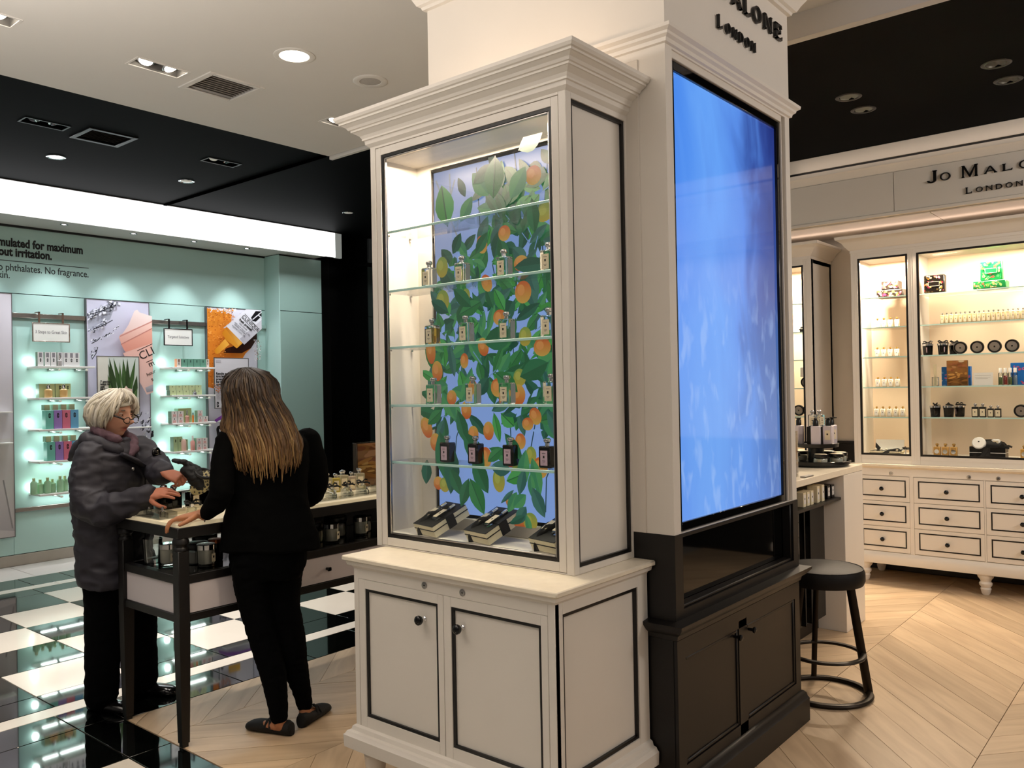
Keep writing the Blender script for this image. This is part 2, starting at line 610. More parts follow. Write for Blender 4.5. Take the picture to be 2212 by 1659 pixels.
# faces of furniture: u along the face, d into it, v up
def MX(x0, sgn=1):      # faces towards -X
    return lambda u, v, d: (x0 + d, u, v)
def MY(y0, sgn=1):      # faces towards -Y
    return lambda u, v, d: (u, y0 + d, v)

def mbox(mb, mp, u0, u1, v0, v1, d0, d1, c=0.0):
    a, b = mp(u0, v0, d0), mp(u1, v1, d1)
    lo = [min(a[i], b[i]) for i in range(3)]
    hi = [max(a[i], b[i]) for i in range(3)]
    return mb.box(lo[0], hi[0], lo[1], hi[1], lo[2], hi[2], c)

def ring(mb, mp, u0, u1, v0, v1, wd, d0, d1, c=0.0):
    """four bars of a rectangular frame; wd may be (left/right, bottom, top)"""
    ws, wb, wt = wd if isinstance(wd, (list, tuple)) else (wd, wd, wd)
    mbox(mb, mp, u0, u0 + ws, v0, v1, d0, d1, c)
    mbox(mb, mp, u1 - ws, u1, v0, v1, d0, d1, c)
    mbox(mb, mp, u0 + ws, u1 - ws, v0, v0 + wb, d0, d1, c)
    mbox(mb, mp, u0 + ws, u1 - ws, v1 - wt, v1, d0, d1, c)
    return mb

# ------------------------------------------------------------------ flat printed pictures
def clip(poly, x0, x1, y0, y1):
    for ax, lim, sg in ((0, x0, 1), (0, x1, -1), (1, y0, 1), (1, y1, -1)):
        out = []
        for i in range(len(poly)):
            a, b = poly[i - 1], poly[i]
            da, db = (a[ax] - lim) * sg, (b[ax] - lim) * sg
            if da >= 0:
                out.append(a)
            if (da >= 0) != (db >= 0):
                t = da / (da - db)
                out.append((a[0] + (b[0] - a[0]) * t, a[1] + (b[1] - a[1]) * t))
        poly = out
        if len(poly) < 3:
            return []
    return poly

class Pic:
    """flat print: coloured shapes layered a hair apart, one mesh"""
    def __init__(s, w, h, step=0.00025):
        s.w, s.h, s.step, s.k = w, h, step, 0
        s.v, s.f, s.c = [], [], []
    def poly(s, pts, col, col2=None, ax=1):
        q = clip(list(pts), 0, s.w, 0, s.h)
        if len(q) < 3:
            return s
        s.k += 1
        z = s.k * s.step
        b = len(s.v)
        lo, hi = min(p[ax] for p in q), max(p[ax] for p in q)
        for p in q:
            s.v.append((p[0], p[1], z))
            if col2 is None:
                s.c.append(lin(col))
            else:
                t = (p[ax] - lo) / max(hi - lo, 1e-6)
                a_, b_ = lin(col), lin(col2)
                s.c.append(tuple(a_[i] * (1 - t) + b_[i] * t for i in range(3)))
        s.f.append(list(range(b, b + len(q))))
        return s
    def rect(s, x0, x1, y0, y1, col, col2=None, ax=1):
        return s.poly([(x0, y0), (x1, y0), (x1, y1), (x0, y1)], col, col2, ax)
    def disc(s, cx, cy, rx, ry, col, col2=None, n=18, rot=0.0):
        ca, sa = math.cos(rot), math.sin(rot)
        return s.poly([(cx + rx * math.cos(2 * PI * i / n) * ca - ry * math.sin(2 * PI * i / n) * sa,
                        cy + rx * math.cos(2 * PI * i / n) * sa + ry * math.sin(2 * PI * i / n) * ca) for i in range(n)], col, col2)
    def leaf(s, x, y, ang, L, W, c1, c2, rib=None):
        ca, sa = math.cos(ang), math.sin(ang)
        prof = [(0, 0), (0.12, 0.42), (0.3, 0.85), (0.5, 1.0), (0.7, 0.8), (0.87, 0.42), (1, 0)]
        up = [(x + L * t * ca - W / 2 * q * sa, y + L * t * sa + W / 2 * q * ca) for t, q in prof]
        dn = [(x + L * t * ca + W / 2 * q * sa, y + L * t * sa - W / 2 * q * ca) for t, q in prof]
        s.poly(up, c1)
        s.poly(dn, c2)
        if rib:
            s.strip([(x, y), (x + L * 0.95 * ca, y + L * 0.95 * sa)], W * 0.03, rib)
        return s
    def strip(s, pts, wd, col):
        for a, b in zip(pts[:-1], pts[1:]):
            d = Vector((b[0] - a[0], b[1] - a[1]))
            if d.length < 1e-6:
                continue
            d.normalize()
            n = Vector((-d.y, d.x)) * wd
            e = d * wd * 0.6
            s.poly([(a[0] + n.x - e.x, a[1] + n.y - e.y), (a[0] - n.x - e.x, a[1] - n.y - e.y), (b[0] - n.x + e.x, b[1] - n.y + e.y), (b[0] + n.x + e.x, b[1] + n.y + e.y)], col)
        return s
    def obj(s, name, m, parent=None, loc=(0, 0, 0), rot=(PI / 2, 0, 0)):
        me = bpy.data.meshes.new(name)
        me.from_pydata(s.v, [], s.f)
        me.materials.append(m)
        ca = me.color_attributes.new('Col', 'FLOAT_COLOR', 'POINT')
        ca.data.foreach_set('color', [x for c in s.c for x in (*c, 1.0)])
        me.update()
        o = link(name, me)
        o.location = loc
        o.rotation_euler = rot
        if parent is not None:
            o.parent = parent
        return o
RX = (PI / 2, 0, -PI / 2)      # picture faces -X
RY = (PI / 2, 0, 0)            # picture faces -Y

def text(body, size, m, parent, loc, rot=RY, name='lettering', align='LEFT', bold=0.0, ext=0.0004, spacing=1.0, line=1.0, sx=1.0):
    cu = bpy.data.curves.new('t', 'FONT')
    cu.body = body
    cu.size = size
    cu.align_x = align
    cu.extrude = ext
    cu.offset = bold
    cu.space_character = spacing
    cu.space_line = line
    cu.resolution_u = 3
    o = bpy.data.objects.new('t', cu)
    COL.objects.link(o)
    bpy.context.view_layer.update()
    me = bpy.data.meshes.new_from_object(o.evaluated_get(bpy.context.evaluated_depsgraph_get()))
    bpy.data.objects.remove(o)
    me.materials.clear()
    me.materials.append(m)
    q = link(name, me)
    q.location = loc
    q.rotation_euler = rot
    q.scale = (sx, 1, 1)
    if parent is not None:
        q.parent = parent
    return q

# ================================================================== SETTING
random.seed(7)
fl = struct('floor', MB().box(-4, 8.2, -4, 9.2, -0.06, -0.012), GROUT)
def tile(x0, x1, y0, y1, m, g=0.003):
    if x1 - x0 < 0.03 or y1 - y0 < 0.03:
        return
    o = struct('tile', MB().box(-(x1 - x0) / 2 + g, (x1 - x0) / 2 - g, -(y1 - y0) / 2 + g, (y1 - y0) / 2 - g, -0.012, 0, 0.0012), m, fl)
    o.location = ((x0 + x1) / 2, (y0 + y1) / 2, 0)
TX, TY, TS, TV = 1.745, 4.703, 0.4835, 0.4855
for i in range(-3, 10):
    x0 = TX + TS * i
    for j in range(5):
        tile(x0, x0 + TS, TY + TV * j, TY + TV * (j + 1), WHITE_TILE if (i + j) % 2 == 0 else BLACK_TILE)
    tile(x0, x0 + TS, 7.1305, 7.362, BLACK_TILE)
    tile(x0, x0 + TS, 4.47, 4.703, BLACK_TILE)
for i in range(-1, 6):
    x0 = 1.0 + 0.967 * i
    tile(x0, x0 + 0.967, 7.362, 7.488, WHITE_TILE)
    tile(x0, x0 + 0.967, 4.345, 4.47, WHITE_TILE)
    tile(x0, x0 + 0.967, 7.86, 8.48, PALE_TILE)
for i in range(-5, 12):
    tile(2.78 + 0.333 * i, 3.113 + 0.333 * i, 7.488, 7.86, BLACK_TILE)
for i in range(0, 9):
    tile(2.527 + TS * i, 2.527 + TS * (i + 1), 4.03, 4.345, BLACK_TILE)
tile(1.888, 2.527, 4.03, 4.345, BLACK_TILE)
for (y0, y1, w1, w2) in ((4.09, 4.345, 0, 0), (3.585, 4.09, 0, 0), (3.08, 3.585, 1, 0), (2.575, 3.08, 0, 1), (2.07, 2.575, 1, 0)):
    tile(1.695, 1.888, y0, y1, BLACK_TILE)
    tile(1.21, 1.695, y0, y1, WHITE_TILE if w1 else BLACK_TILE)
    tile(0.725, 1.21, y0, y1, WHITE_TILE if w2 else BLACK_TILE)
# chevron oak: columns between spine lines, planks slope alternately
struct('wood_underlay', MB().box(1.892, 7.6, -0.7, 4.026, -0.012, -0.006), OAK_BASE, fl)
spines = [-0.70, 0.03, 0.76, 1.54, 2.26, 2.97, 3.69, 4.40]
for k in range(len(spines) - 1):
    y0, y1 = spines[k], spines[k + 1]
    up = (k % 2 == 0)
    run = (y1 - y0) / math.tan(R(41.5))
    pitch = 0.23
    x = 1.888 - run - pitch
    x += random.random() * 0.1
    while x < 7.6:
        a, b = (x, x + run) if up else (x + run, x)
        g = 0.0016
        q = [(a + g, y0 + g), (a + pitch - g, y0 + g), (b + pitch - g, y1 - g), (b + g, y1 - g)]
        q = clip(q, 1.892, 7.6, -0.7, 4.026)
        x += pitch
        if len(q) < 3:
            continue
        ar = abs(sum(q[i - 1][0] * q[i][1] - q[i][0] * q[i - 1][1] for i in range(len(q)))) / 2
        if ar < 0.004:
            continue
        cx, cy = sum(p[0] for p in q) / len(q), sum(p[1] for p in q) / len(q)
        an = math.atan2(y1 - y0, b - a)
        ca, sa = math.cos(-an), math.sin(-an)
        loc = [((px - cx) * ca - (py - cy) * sa, (px - cx) * sa + (py - cy) * ca) for px, py in q]
        zt = random.uniform(-0.0006, 0.0004)
        o = struct('plank', MB().prism(loc, -0.008, zt), OAK, fl)
        o.location = (cx, cy, 0)
        o.rotation_euler = (0, 0, an)

def slab(x0, x1, y0, y1, z0, z1, holes):
    """horizontal slab with rectangular holes"""
    mb = MB()
    xs = sorted({x0, x1, *[h[i] for h in holes for i in (0, 1)]})
    ys = sorted({y0, y1, *[h[i] for h in holes for i in (2, 3)]})
    for i in range(len(xs) - 1):
        for j in range(len(ys) - 1):
            mx_, my_ = (xs[i] + xs[i + 1]) / 2, (ys[j] + ys[j + 1]) / 2
            if any(h[0] < mx_ < h[1] and h[2] < my_ < h[3] for h in holes):
                continue
            mb.box(xs[i], xs[i + 1], ys[j], ys[j + 1], z0, z1)
    return mb
TWIN = [(2.44, 4.66), (3.82, 4.70), (1.52, 4.63)]
DTWIN = [(2.41, 6.19), (3.77, 6.20)]
VENT, DVENT = (2.68, 3.03, 4.50, 4.85), (2.66, 2.99, 6.05, 6.36)
hol = [(x - 0.15, x + 0.15, y - 0.065, y + 0.065) for x, y in TWIN]
struct('ceiling', slab(-4, 4.26, -4, 5.43, 3.45, 3.53, hol + [VENT]), WHITE_COOL)
dh = [(x - 0.14, x + 0.14, y - 0.06, y + 0.06) for x, y in DTWIN]
struct('ceiling', slab(-4, 8.2, 5.43, 9.2, 3.45, 3.53, dh + [DVENT]), BLACK_CEIL)
struct('ceiling', MB().box(4.30, 8.2, 2.70, 5.43, 3.45, 3.53), BLACK_CEIL)
RL = [(5.352, 1.695), (5.664, 1.702), (5.365, 0.891), (5.705, 0.887)]
struct('ceiling', slab(4.32, 8.2, -4, 2.70, 3.32, 3.40, [(x - 0.055, x + 0.055, y - 0.055, y + 0.055) for x, y in RL]), BLACK_CEIL)
struct('trim_1', MB().box(4.26, 4.32, -4, 2.70, 3.32, 3.53, 0.002), WHITE_COOL)
struct('trim_2', MB().box(4.268, 4.30, 2.70, 5.43, 3.424, 3.455, 0.002), WHITE_COOL)
struct('trim_3', MB().box(4.20, 4.24, 5.43, 8.0, 3.437, 3.452, 0.003), mat('matt_black_joint', '#030303', 0.95, spec=0.0))
struct('ceiling', MB().box(4.26, 8.2, 2.66, 2.72, 3.30, 3.53), BLACK_CEIL)

# mint display wall
struct('wall_left', MB().box(-2.5, 6.75, 8.5, 8.62, 0, 3.45), BLACK)
for n_, (x0, x1, z0, z1) in enumerate(((-2.5, 1.2, 0.105, 2.513), (1.2, 2.985, 0.105, 2.513), (2.985, 4.29, 0.105, 2.513), (4.29, 5.70, 0.105, 2.513), (-2.5, 1.2, 2.519, 3.14), (1.2, 5.70, 2.519, 3.14))):
    struct('wall_panel', MB().box(x0 + 0.001, x1 - 0.001, 8.488, 8.5, z0, z1, 0.0015), MINT, bpy.data.objects['wall_left'])
struct('baseboard_left', MB().box(-2.5, 5.70, 8.478, 8.5, 0, 0.10, 0.003), mat('grey_stone_skirting', '#a59d92', 0.4, noise=0.05, nscale=8))
pil = struct('trim_4', MB().box(5.705, 6.285, 8.205, 8.5, 0, 3.146), BLACK)
struct('mint_panel', MB().box(5.70, 6.288, 8.195, 8.205, 0.10, 2.492, 0.001), MINT_DULL, pil)
struct('mint_panel', MB().box(5.70, 6.288, 8.195, 8.205, 2.499, 3.13, 0.001), MINT_DULL, pil)
struct('mint_panel', MB().box(5.692, 5.702, 8.196, 8.488, 0.10, 3.14, 0.001), MINT, pil)
# soffit with its four lit lamps, and the light box
SPX = [2.66, 3.322, 3.974, 4.613, 5.24]
sof = struct('trim_5', slab(-2.5, 6.20, 8.0, 8.49, 3.148, 3.19, [(x - 0.03, x + 0.03, 8.10, 8.16) for x in SPX]), SOFFIT)
struct('black_soffit_strip', MB().box(-2.5, 5.70, 8.470, 8.490, 3.128, 3.148), BLACK, sof)  # thin solid black strip along the back edge of the soffit
t = T('light_box', 'long glowing white light box running along the top of the mint wall', 'light box', (3.0, 7.98, 3.146), world=True)
t.p('lit_face', MB().box(-2.5, 6.335, 7.98, 7.99, 3.150, 3.443), LIGHTBOX)
t.p('end_cap', MB().box(6.337, 6.438, 7.982, 8.02, 3.148, 3.445, 0.004), mat('grey_acrylic_end', '#c3cac6', 0.4, emit=0.25), label='dull grey end cap of the light box')
t.p('housing', MB().box(-2.5, 6.438, 7.99, 8.05, 3.19, 3.447), BLACK)
t.p('top_rail', MB().box(-2.5, 6.438, 7.965, 7.985, 3.438, 3.450, 0.002), STEEL)
for i, x in enumerate(SPX):
    t = T('recessed_spotlight', 'lit spotlight in the white soffit under the light box, %s' % (['beyond the left photo edge', 'leftmost in view', 'second from the left', 'second from the right', 'rightmost'][i]), 'spotlight', (x, 8.13, 3.146), group='lamps in the soffit of the mint wall')
    t.p('bezel', MB().torus((0, 0, 0.001), 0.030, 0.006, 20, 6), CHROME)
    t.p('lens', MB().cyl(0, 0, 0.004, 0.012, 0.027, 16), BULB_SMALL)

# black wall at the far end and the white wall on the right
struct('wall_back', MB().box(6.65, 6.78, 3.2, 8.5, 0, 3.45), BLACK_GLOSS)
wr = struct('wall_right', MB().box(7.30, 7.42, -2.5, 3.25, 1.04, 3.32), WHITE)
struct('baseboard_right', MB().box(7.285, 7.42, -2.5, 3.25, 0, 1.04, 0.004), BLACK_SOFT)
struct('trim_6', MB().box(7.272, 7.30, -2.5, 3.25, 1.03, 1.052, 0.003), BLACK_SOFT)
# dark shop niche in the black wall, with black shelves that catch a little light
# fascia over the cabinets
fz = struct('trim_7', MB().box(6.63, 7.30, -2.5, 3.2, 2.788, 3.32), WHITE)
for y0, y1 in ((-2.5, -0.30), (-0.297, 1.781), (1.785, 3.2)):
    struct('fascia_panel', MB().box(6.612, 6.63, y0, y1, 2.812, 3.105, 0.001), PANEL, fz)
mp7 = [(0, 3.105), (0.012, 3.108), (0.022, 3.122), (0.030, 3.150), (0.046, 3.165), (0.050, 3.195), (0, 3.195)]
struct('fascia_moulding', MB().mould([(6.63, 3.2), (6.63, -2.5)], [(-q, z) for q, z in mp7]), WHITE, fz)
struct('black_line', MB().box(6.59, 6.63, -2.5, 3.2, 3.197, 3.211), BEAD, fz)
struct('cove_band', MB().box(6.585, 6.63, -2.5, 3.2, 3.213, 3.32, 0.003), WHITE, fz)
struct('lower_bead', MB().box(6.606, 6.64, -2.5, 3.2, 2.786, 2.812, 0.004), PANEL, fz)
struct('soffit_panel', MB().box(6.66, 7.28, 1.55, 3.2, 2.776, 2.787, 0.001), WHITE, fz)
struct('soffit_panel', MB().box(6.66, 7.28, -2.5, 1.545, 2.776, 2.787, 0.001), WHITE, fz)

# ------------------------------------------------------------------ flared capitals for the shop sign
def glyph(ch):
    """capital letter outlines with small flared serifs in a unit-high cell: list of polygons, width"""
    s, t = 0.16, 0.10          # thick and thin strokes
    f = 0.045                  # serif flare
    def ser(x0, x1, y, up=1):
        return [(x0 - f, y), (x1 + f, y), (x1 + f, y + 0.05 * up), (x1, y + 0.09 * up), (x0, y + 0.09 * up), (x0 - f, y + 0.05 * up)]
    def stem(x, w_=s):
        return [[(x, 0), (x + w_, 0), (x + w_, 1), (x, 1)], ser(x, x + w_, 0), ser(x, x + w_, 1, -1)]
    def ringp(cx, cy, rx, ry, w_, a0=0, a1=360, n=26):
        out = []
        for i in range(n):
            b0, b1 = R(a0 + (a1 - a0) * i / n), R(a0 + (a1 - a0) * (i + 1) / n)
            out.append([(cx + rx * math.cos(b0), cy + ry * math.sin(b0)), (cx + rx * math.cos(b1), cy + ry * math.sin(b1)),
                        (cx + (rx - w_) * math.cos(b1), cy + (ry - t) * math.sin(b1)), (cx + (rx - w_) * math.cos(b0), cy + (ry - t) * math.sin(b0))])
        return out
    if ch == 'J':
        return [[(0.30, 0.18), (0.46, 0.18), (0.46, 1), (0.30, 1)], ser(0.30, 0.46, 1, -1)] + ringp(0.20, 0.20, 0.26, 0.22, 0.15, 180, 360, 12), 0.5
    if ch == 'O':
        return ringp(0.5, 0.5, 0.5, 0.52, s), 1.0
    if ch == 'M':
        return stem(0.05, 0.11) + stem(0.94) + [[(0.05, 1), (0.22, 1), (0.62, 0.12), (0.54, 0)], [(0.54, 0), (0.62, 0.0), (1.0, 1), (0.94, 1), (0.56, 0.2)]], 1.15
    if ch == 'A':
        return [[(0.42, 1), (0.56, 1), (0.98, 0), (0.80, 0)], [(0.42, 1), (0.50, 1), (0.18, 0), (0.06, 0)], [(0.2, 0.28), (0.82, 0.28), (0.78, 0.38), (0.24, 0.38)], ser(0.80, 0.97, 0), ser(0.06, 0.17, 0)], 1.0
    if ch == 'L':
        return stem(0.05) + [[(0.05, 0), (0.66, 0), (0.70, 0.26), (0.64, 0.26), (0.58, t), (0.05, t)]], 0.7
    if ch == 'N':
        return stem(0.05, 0.11) + stem(0.80, 0.11) + [[(0.05, 1), (0.24, 1), (0.91, 0), (0.80, 0)]], 0.95
    if ch == 'E':
        return stem(0.05) + [[(0.05, 0), (0.64, 0), (0.68, 0.25), (0.62, 0.25), (0.56, t), (0.05, t)], [(0.05, 1), (0.62, 1), (0.65, 0.76), (0.59, 0.76), (0.54, 1 - t), (0.05, 1 - t)], [(0.05, 0.46), (0.48, 0.46), (0.48, 0.40), (0.54, 0.40), (0.54, 0.64), (0.48, 0.64), (0.48, 0.56), (0.05, 0.56)]], 0.7
    if ch == 'D':
        return stem(0.05) + ringp(0.36, 0.5, 0.52, 0.5, s, -90, 90, 16) + [[(0.05, 0), (0.38, 0), (0.38, t), (0.05, t)], [(0.05, 1), (0.38, 1), (0.38, 1 - t), (0.05, 1 - t)]], 0.9
def letters(t, mp, placed, m, depth=0.012, gap=0.004):
    for ch, u0, u1, v0, v1 in placed:
        polys, wd = glyph(ch)
        mb = MB()
        su, sv = (u1 - u0) / wd, (v1 - v0)
        for p_ in polys:
            mb.prism([(u0 + a * su, v0 + b * sv) for a, b in p_], -gap - depth, -gap, mp)
        t.p('letter', mb, m)

# ------------------------------------------------------------------ pillar
PX0, PX1, PY0, PY1 = 2.652, 3.798, 1.472, 2.662
t = T('pillar', 'square pillar, white above and black below, holding the tall blue screen', 'pillar', (3.22, 2.06, 0), world=True)
around = [(PX1, PY1), (PX1, PY0), (PX0, PY0), (PX0, PY1), (PX1, PY1)]
mb = MB()
mb.box(PX0, PX1, PY0 + 0.05, PY1, 1.016, 3.45)
mp = MY(PY0)
ring(mb, mp, PX0, PX1, 1.016, 2.83, (0.05, 0.0001, 0.065), 0, 0.05)
mb.box(PX0, PX1, PY0, PY0 + 0.05, 2.80, 3.45)
t.p('shaft', mb, WHITE)
t.p('left_pilaster', MB().box(PX0 - 0.006, PX0 + 0.01, PY0 + 0.11, PY1 - 0.0, 1.016, 2.74, 0.002), PANEL)
pr = [(0, 2.772), (0.010, 2.775), (0.013, 2.788), (0.024, 2.796), (0.026, 2.805), (0.040, 2.814), (0.042, 2.826), (0, 2.832)]
loop = [(PX1, PY1), (PX0, PY1), (PX0, PY0), (PX1, PY0), (PX1, PY1)]
t.p('belt_moulding', MB().mould(loop, [(-q, z) for q, z in pr]), WHITE, ang=20)
cr = [(0, 3.243), (0.016, 3.246), (0.020, 3.258), (0.034, 3.264), (0.048, 3.29), (0.08, 3.335), (0.10, 3.36), (0.104, 3.39), (0.12, 3.40), (0.12, 3.45), (0, 3.45)]
t.p('crown_moulding', MB().mould(loop, [(-q, z) for q, z in cr]), WHITE, ang=20)
rb = t.p('screen_rebate', ring(MB(), mp, 2.700, 3.722, 1.016, 2.768, (0.006, 0.001, 0.03), 0.006, 0.04, 0.002), PANEL)
# black base of the pillar
mb = MB()
mb.box(PX0 - 0.003, PX1 + 0.003, PY0 + 0.05, PY1, 0.0, 1.015)
ring(mb, mp, PX0 - 0.003, PX1 + 0.003, 0.69, 1.015, (0.058, 0.055, 0.012), -0.003, 0.05)
mbox(mb, mp, PX0 - 0.003, PX1 + 0.003, 0.0, 0.69, 0.012, 0.05)
t.p('black_base', mb, BLACK_SOFT, label='black lower part of the pillar')
t.p('dark_glass_inset', MB().box(2.713, 3.739, PY0 + 0.046, PY0 + 0.052, 0.745, 1.003), BLACK_GLOSS)
t.p('inset_moulding', ring(MB(), mp, 2.711, 3.741, 0.745, 1.004, (0.008, 0.012, 0.004), 0.006, 0.046, 0.003), BLACK_SOFT)
cp = [(0, 0.640), (0.008, 0.645), (0.012, 0.662), (0.026, 0.672), (0.046, 0.694), (0.048, 0.706), (0, 0.712)]
t.p('cap_moulding', MB().mould(loop, [(-q, z) for q, z in cp]), BLACK_SOFT)
pl = [(0, 0), (0.030, 0), (0.030, 0.105), (0.024, 0.112), (0.020, 0.128), (0.008, 0.140), (0, 0.142)]
t.p('plinth', MB().mould(loop, [(-q, z) for q, z in pl]), BLACK_SOFT)
ring(mb2 := MB(), mp, PX0, PX1, 0.14, 0.64, (0.055, 0.045, 0.07), -0.003, 0.014)
mbox(mb2, mp, 3.155, 3.228, 0.14, 0.60, -0.003, 0.014)
t.p('face_frame', mb2, BLACK_SOFT)
for u0, u1, hx, lr in ((2.709, 3.153, 3.125, 'left'), (3.230, 3.741, 3.256, 'right')):
    d = t.p('door', ring(mbox(MB(), mp, u0, u1, 0.187, 0.568, 0.006, 0.012), mp, u0, u1, 0.187, 0.568, 0.012, 0.0, 0.008, 0.003), BLACK_SOFT)
    h = MB().cyl(0, 0, 0, 0.022, 0.006, 10).lathe(0, 0, [(0.004, 0.02), (0.012, 0.024), (0.013, 0.032), (0.006, 0.036)], 14)
    h.xf(Matrix.Translation((hx, PY0 + 0.004, 0.545)) @ Matrix.Rotation(PI / 2, 4, 'X'))
    t.p('knob', h, BLACK, d)
t = T('shop_sign', 'raised black lettering high on the front of the white pillar', 'sign', (3.22, 1.47, 2.9), world=True)
b, c2 = 3.094, 3.162
letters(t, MY(PY0), [('E', 3.626, 3.706, b, c2), ('N', 3.508, 3.590, b, c2), ('O', 3.395, 3.478, b, c2), ('L', 3.306, 3.368, b, c2), ('A', 3.188, 3.282, b, c2), ('M', 3.030, 3.150, b, 3.186), ('O', 2.872, 2.955, b, c2), ('J', 2.80, 2.846, b, 3.186)], BLACK)
lt = [('L', 3.058, 3.092, 2.955, 3.006)]
for i, ch in enumerate('ONDON'):
    lt.append((ch, 3.128 + i * 0.0605, 3.168 + i * 0.0605, 2.957, 2.996))
letters(t, MY(PY0), lt, BLACK)
t = T('shop_sign', 'black lettering with a soft backlight on the white fascia over the lit cabinets', 'sign', (6.6, 1.2, 2.87), world=True)
flipX = lambda u, v, d: (6.612 + d, -u, v)
lt = [('J', -1.545, -1.485, 2.978, 3.064), ('O', -1.466, -1.396, 2.982, 3.036), ('M', -1.326, -1.222, 2.978, 3.062), ('A', -1.187, -1.105, 2.982, 3.032), ('L', -1.075, -1.012, 2.982, 3.030), ('O', -0.975, -0.900, 2.980, 3.034), ('N', -0.862, -0.785, 2.982, 3.032), ('E', -0.75, -0.69, 2.982, 3.032)]
letters(t, flipX, lt, BLACK)
lt = [('L', -1.303, -1.262, 2.862, 2.906)]
for i, ch in enumerate('ONDON'):
    lt.append((ch, -1.238 + i * 0.0605, -1.195 + i * 0.0605, 2.864, 2.898))
letters(t, flipX, lt, BLACK)

# tall video display in the pillar
t = T('video_display', 'tall slim video screen glowing with blue clouds in the front of the pillar', 'screen', (3.21, 1.49, 1.02), world=True)
t.p('bezel', ring(MB(), mp, 2.706, 3.716, 1.017, 2.736, 0.033, 0.014, 0.05, 0.002), BLACK_GLOSS)
bm_ = MB().add([(-0.4775, -0.8275, 0), (0.4775, -0.8275, 0), (0.4775, 0.8275, 0), (-0.4775, 0.8275, 0)], [(0, 1, 2, 3)])
o = link('lit_picture', bm_.mesh('lit_picture', VIDEO, fix=False))
o.parent = t.o
o.location = (3.2115 - 3.21, 1.472 + 0.026 - 1.49, 1.8765 - 1.02)
o.rotation_euler = RY

# ------------------------------------------------------------------ ceiling fittings
def lamp_head(t, x, y, z, m, tilt=(0.3, 0.1), r=0.042):
    g = MB().lathe(0, 0, [(r, 0.0), (r + 0.008, 0.004), (r + 0.008, 0.03), (r * 0.7, 0.055)], 20)
    rot = Matrix.Translation((x, y, z)) @ Matrix.Rotation(tilt[0], 4, 'X') @ Matrix.Rotation(tilt[1], 4, 'Y')
    h = t.p('lamp_head', g.xf(rot), CHROME)
    t.p('lens', MB().lathe(0, 0, [(r * 0.9, -0.003), (r * 0.85, -0.008), (0.001, -0.012)], 18).xf(rot), m, h)
for i, (x, y) in enumerate(TWIN):
    t = T('twin_spotlight', ['recessed twin spotlight beside the square ceiling vent', 'recessed twin spotlight partly hidden by the tall cabinet cornice', 'recessed twin spotlight in the far top left of the white ceiling'][i], 'ceiling light', (x, y, 3.45), group='twin spotlights of the white ceiling')
    t.p('trim_frame', ring(MB(), lambda u, v, d: (u, v, d), -0.16, 0.16, -0.075, 0.075, 0.012, -0.004, 0.001), WHITE_COOL)
    t.p('housing', MB().box(-0.15, 0.15, -0.065, 0.065, 0.075, 0.08).box(-0.152, -0.148, -0.065, 0.065, 0, 0.08).box(0.148, 0.152, -0.065, 0.065, 0, 0.08).box(-0.15, 0.15, -0.067, -0.063, 0, 0.08).box(-0.15, 0.15, 0.063, 0.067, 0, 0.08), mat('grey_lamp_housing', '#6d6a66', 0.5))
    lamp_head(t, -0.075, 0, 0.022, BULB, (-0.25, 0.2))
    lamp_head(t, 0.075, 0, 0.022, BULB if i != 1 else BULB_DIM, (-0.3, -0.3))
for i, (x, y) in enumerate(DTWIN):
    t = T('twin_spotlight', ['unlit black twin spotlight in the black ceiling, nearer the left edge', 'black twin spotlight with one faint lamp in the black ceiling'][i], 'ceiling light', (x, y, 3.45), group='twin spotlights of the black ceiling')
    t.p('trim_frame', ring(MB(), lambda u, v, d: (u, v, d), -0.15, 0.15, -0.07, 0.07, 0.012, -0.004, 0.001), BLACK)
    t.p('housing', MB().box(-0.14, 0.14, -0.06, 0.06, 0.06, 0.065), BLACK_SOFT)
    lamp_head(t, -0.07, 0, 0.02, BULB_DIM if i else BLACK_GLOSS, (-0.2, 0.2), 0.036)
    lamp_head(t, 0.07, 0, 0.02, BLACK_GLOSS, (-0.2, -0.3), 0.036)
def downlight(x, y, z, r, m, label, rim, group=None):
    t = T('downlight', label, 'ceiling light', (x, y, z), group=group)
    t.p('rim', MB().lathe(0, 0, [(r, 0), (r, -0.004), (r * 0.92, -0.007), (r * 0.72, -0.004), (r * 0.70, 0.0)], 32, cap=False), rim)
    t.p('lens', MB().lathe(0, 0, [(r * 0.72, -0.002), (r * 0.6, -0.006), (0.001, -0.009)], 28), m)
downlight(2.862, 3.938, 3.45, 0.115, BULB, 'large round lit downlight in the white ceiling above the vent', WHITE_COOL)
for x, y, r, m, lb in ((2.80, 6.985, 0.07, BULB_SMALL, 'small bright round downlight in the black ceiling at left'), (3.89, 6.965, 0.068, BULB_DIM, 'unlit round downlight in the black ceiling, right of the bright one'), (5.74, 7.0, 0.062, BULB_DIM, 'dim round downlight near the black end wall')):
    downlight(x, y, 3.45, r, m, lb, CHROME, 'downlights of the left black ceiling')
for i, (x, y) in enumerate(RL):
    t = T('downlight', ['nearer of the left pair of round lamps in the right black ceiling', 'farther of the left pair of round lamps in the right black ceiling', 'nearer of the right pair of round lamps in the right black ceiling', 'farther of the right pair of round lamps in the right black ceiling'][i], 'ceiling light', (x, y, 3.32), group='lamps of the right black ceiling')
    t.p('rim', MB().torus((0, 0, -0.001), 0.066, 0.012, 28, 6, 0.3), BLACK)
    t.p('reflector', MB().lathe(0, 0, [(0.058, 0.001), (0.05, 0.03), (0.03, 0.055), (0.001, 0.058)], 24, cap=False), mat('lamp_reflector', '#7d776c', 0.35, metal=0.6, emit=0.10 if i < 2 else 0.03, ecol='#c9b894'))
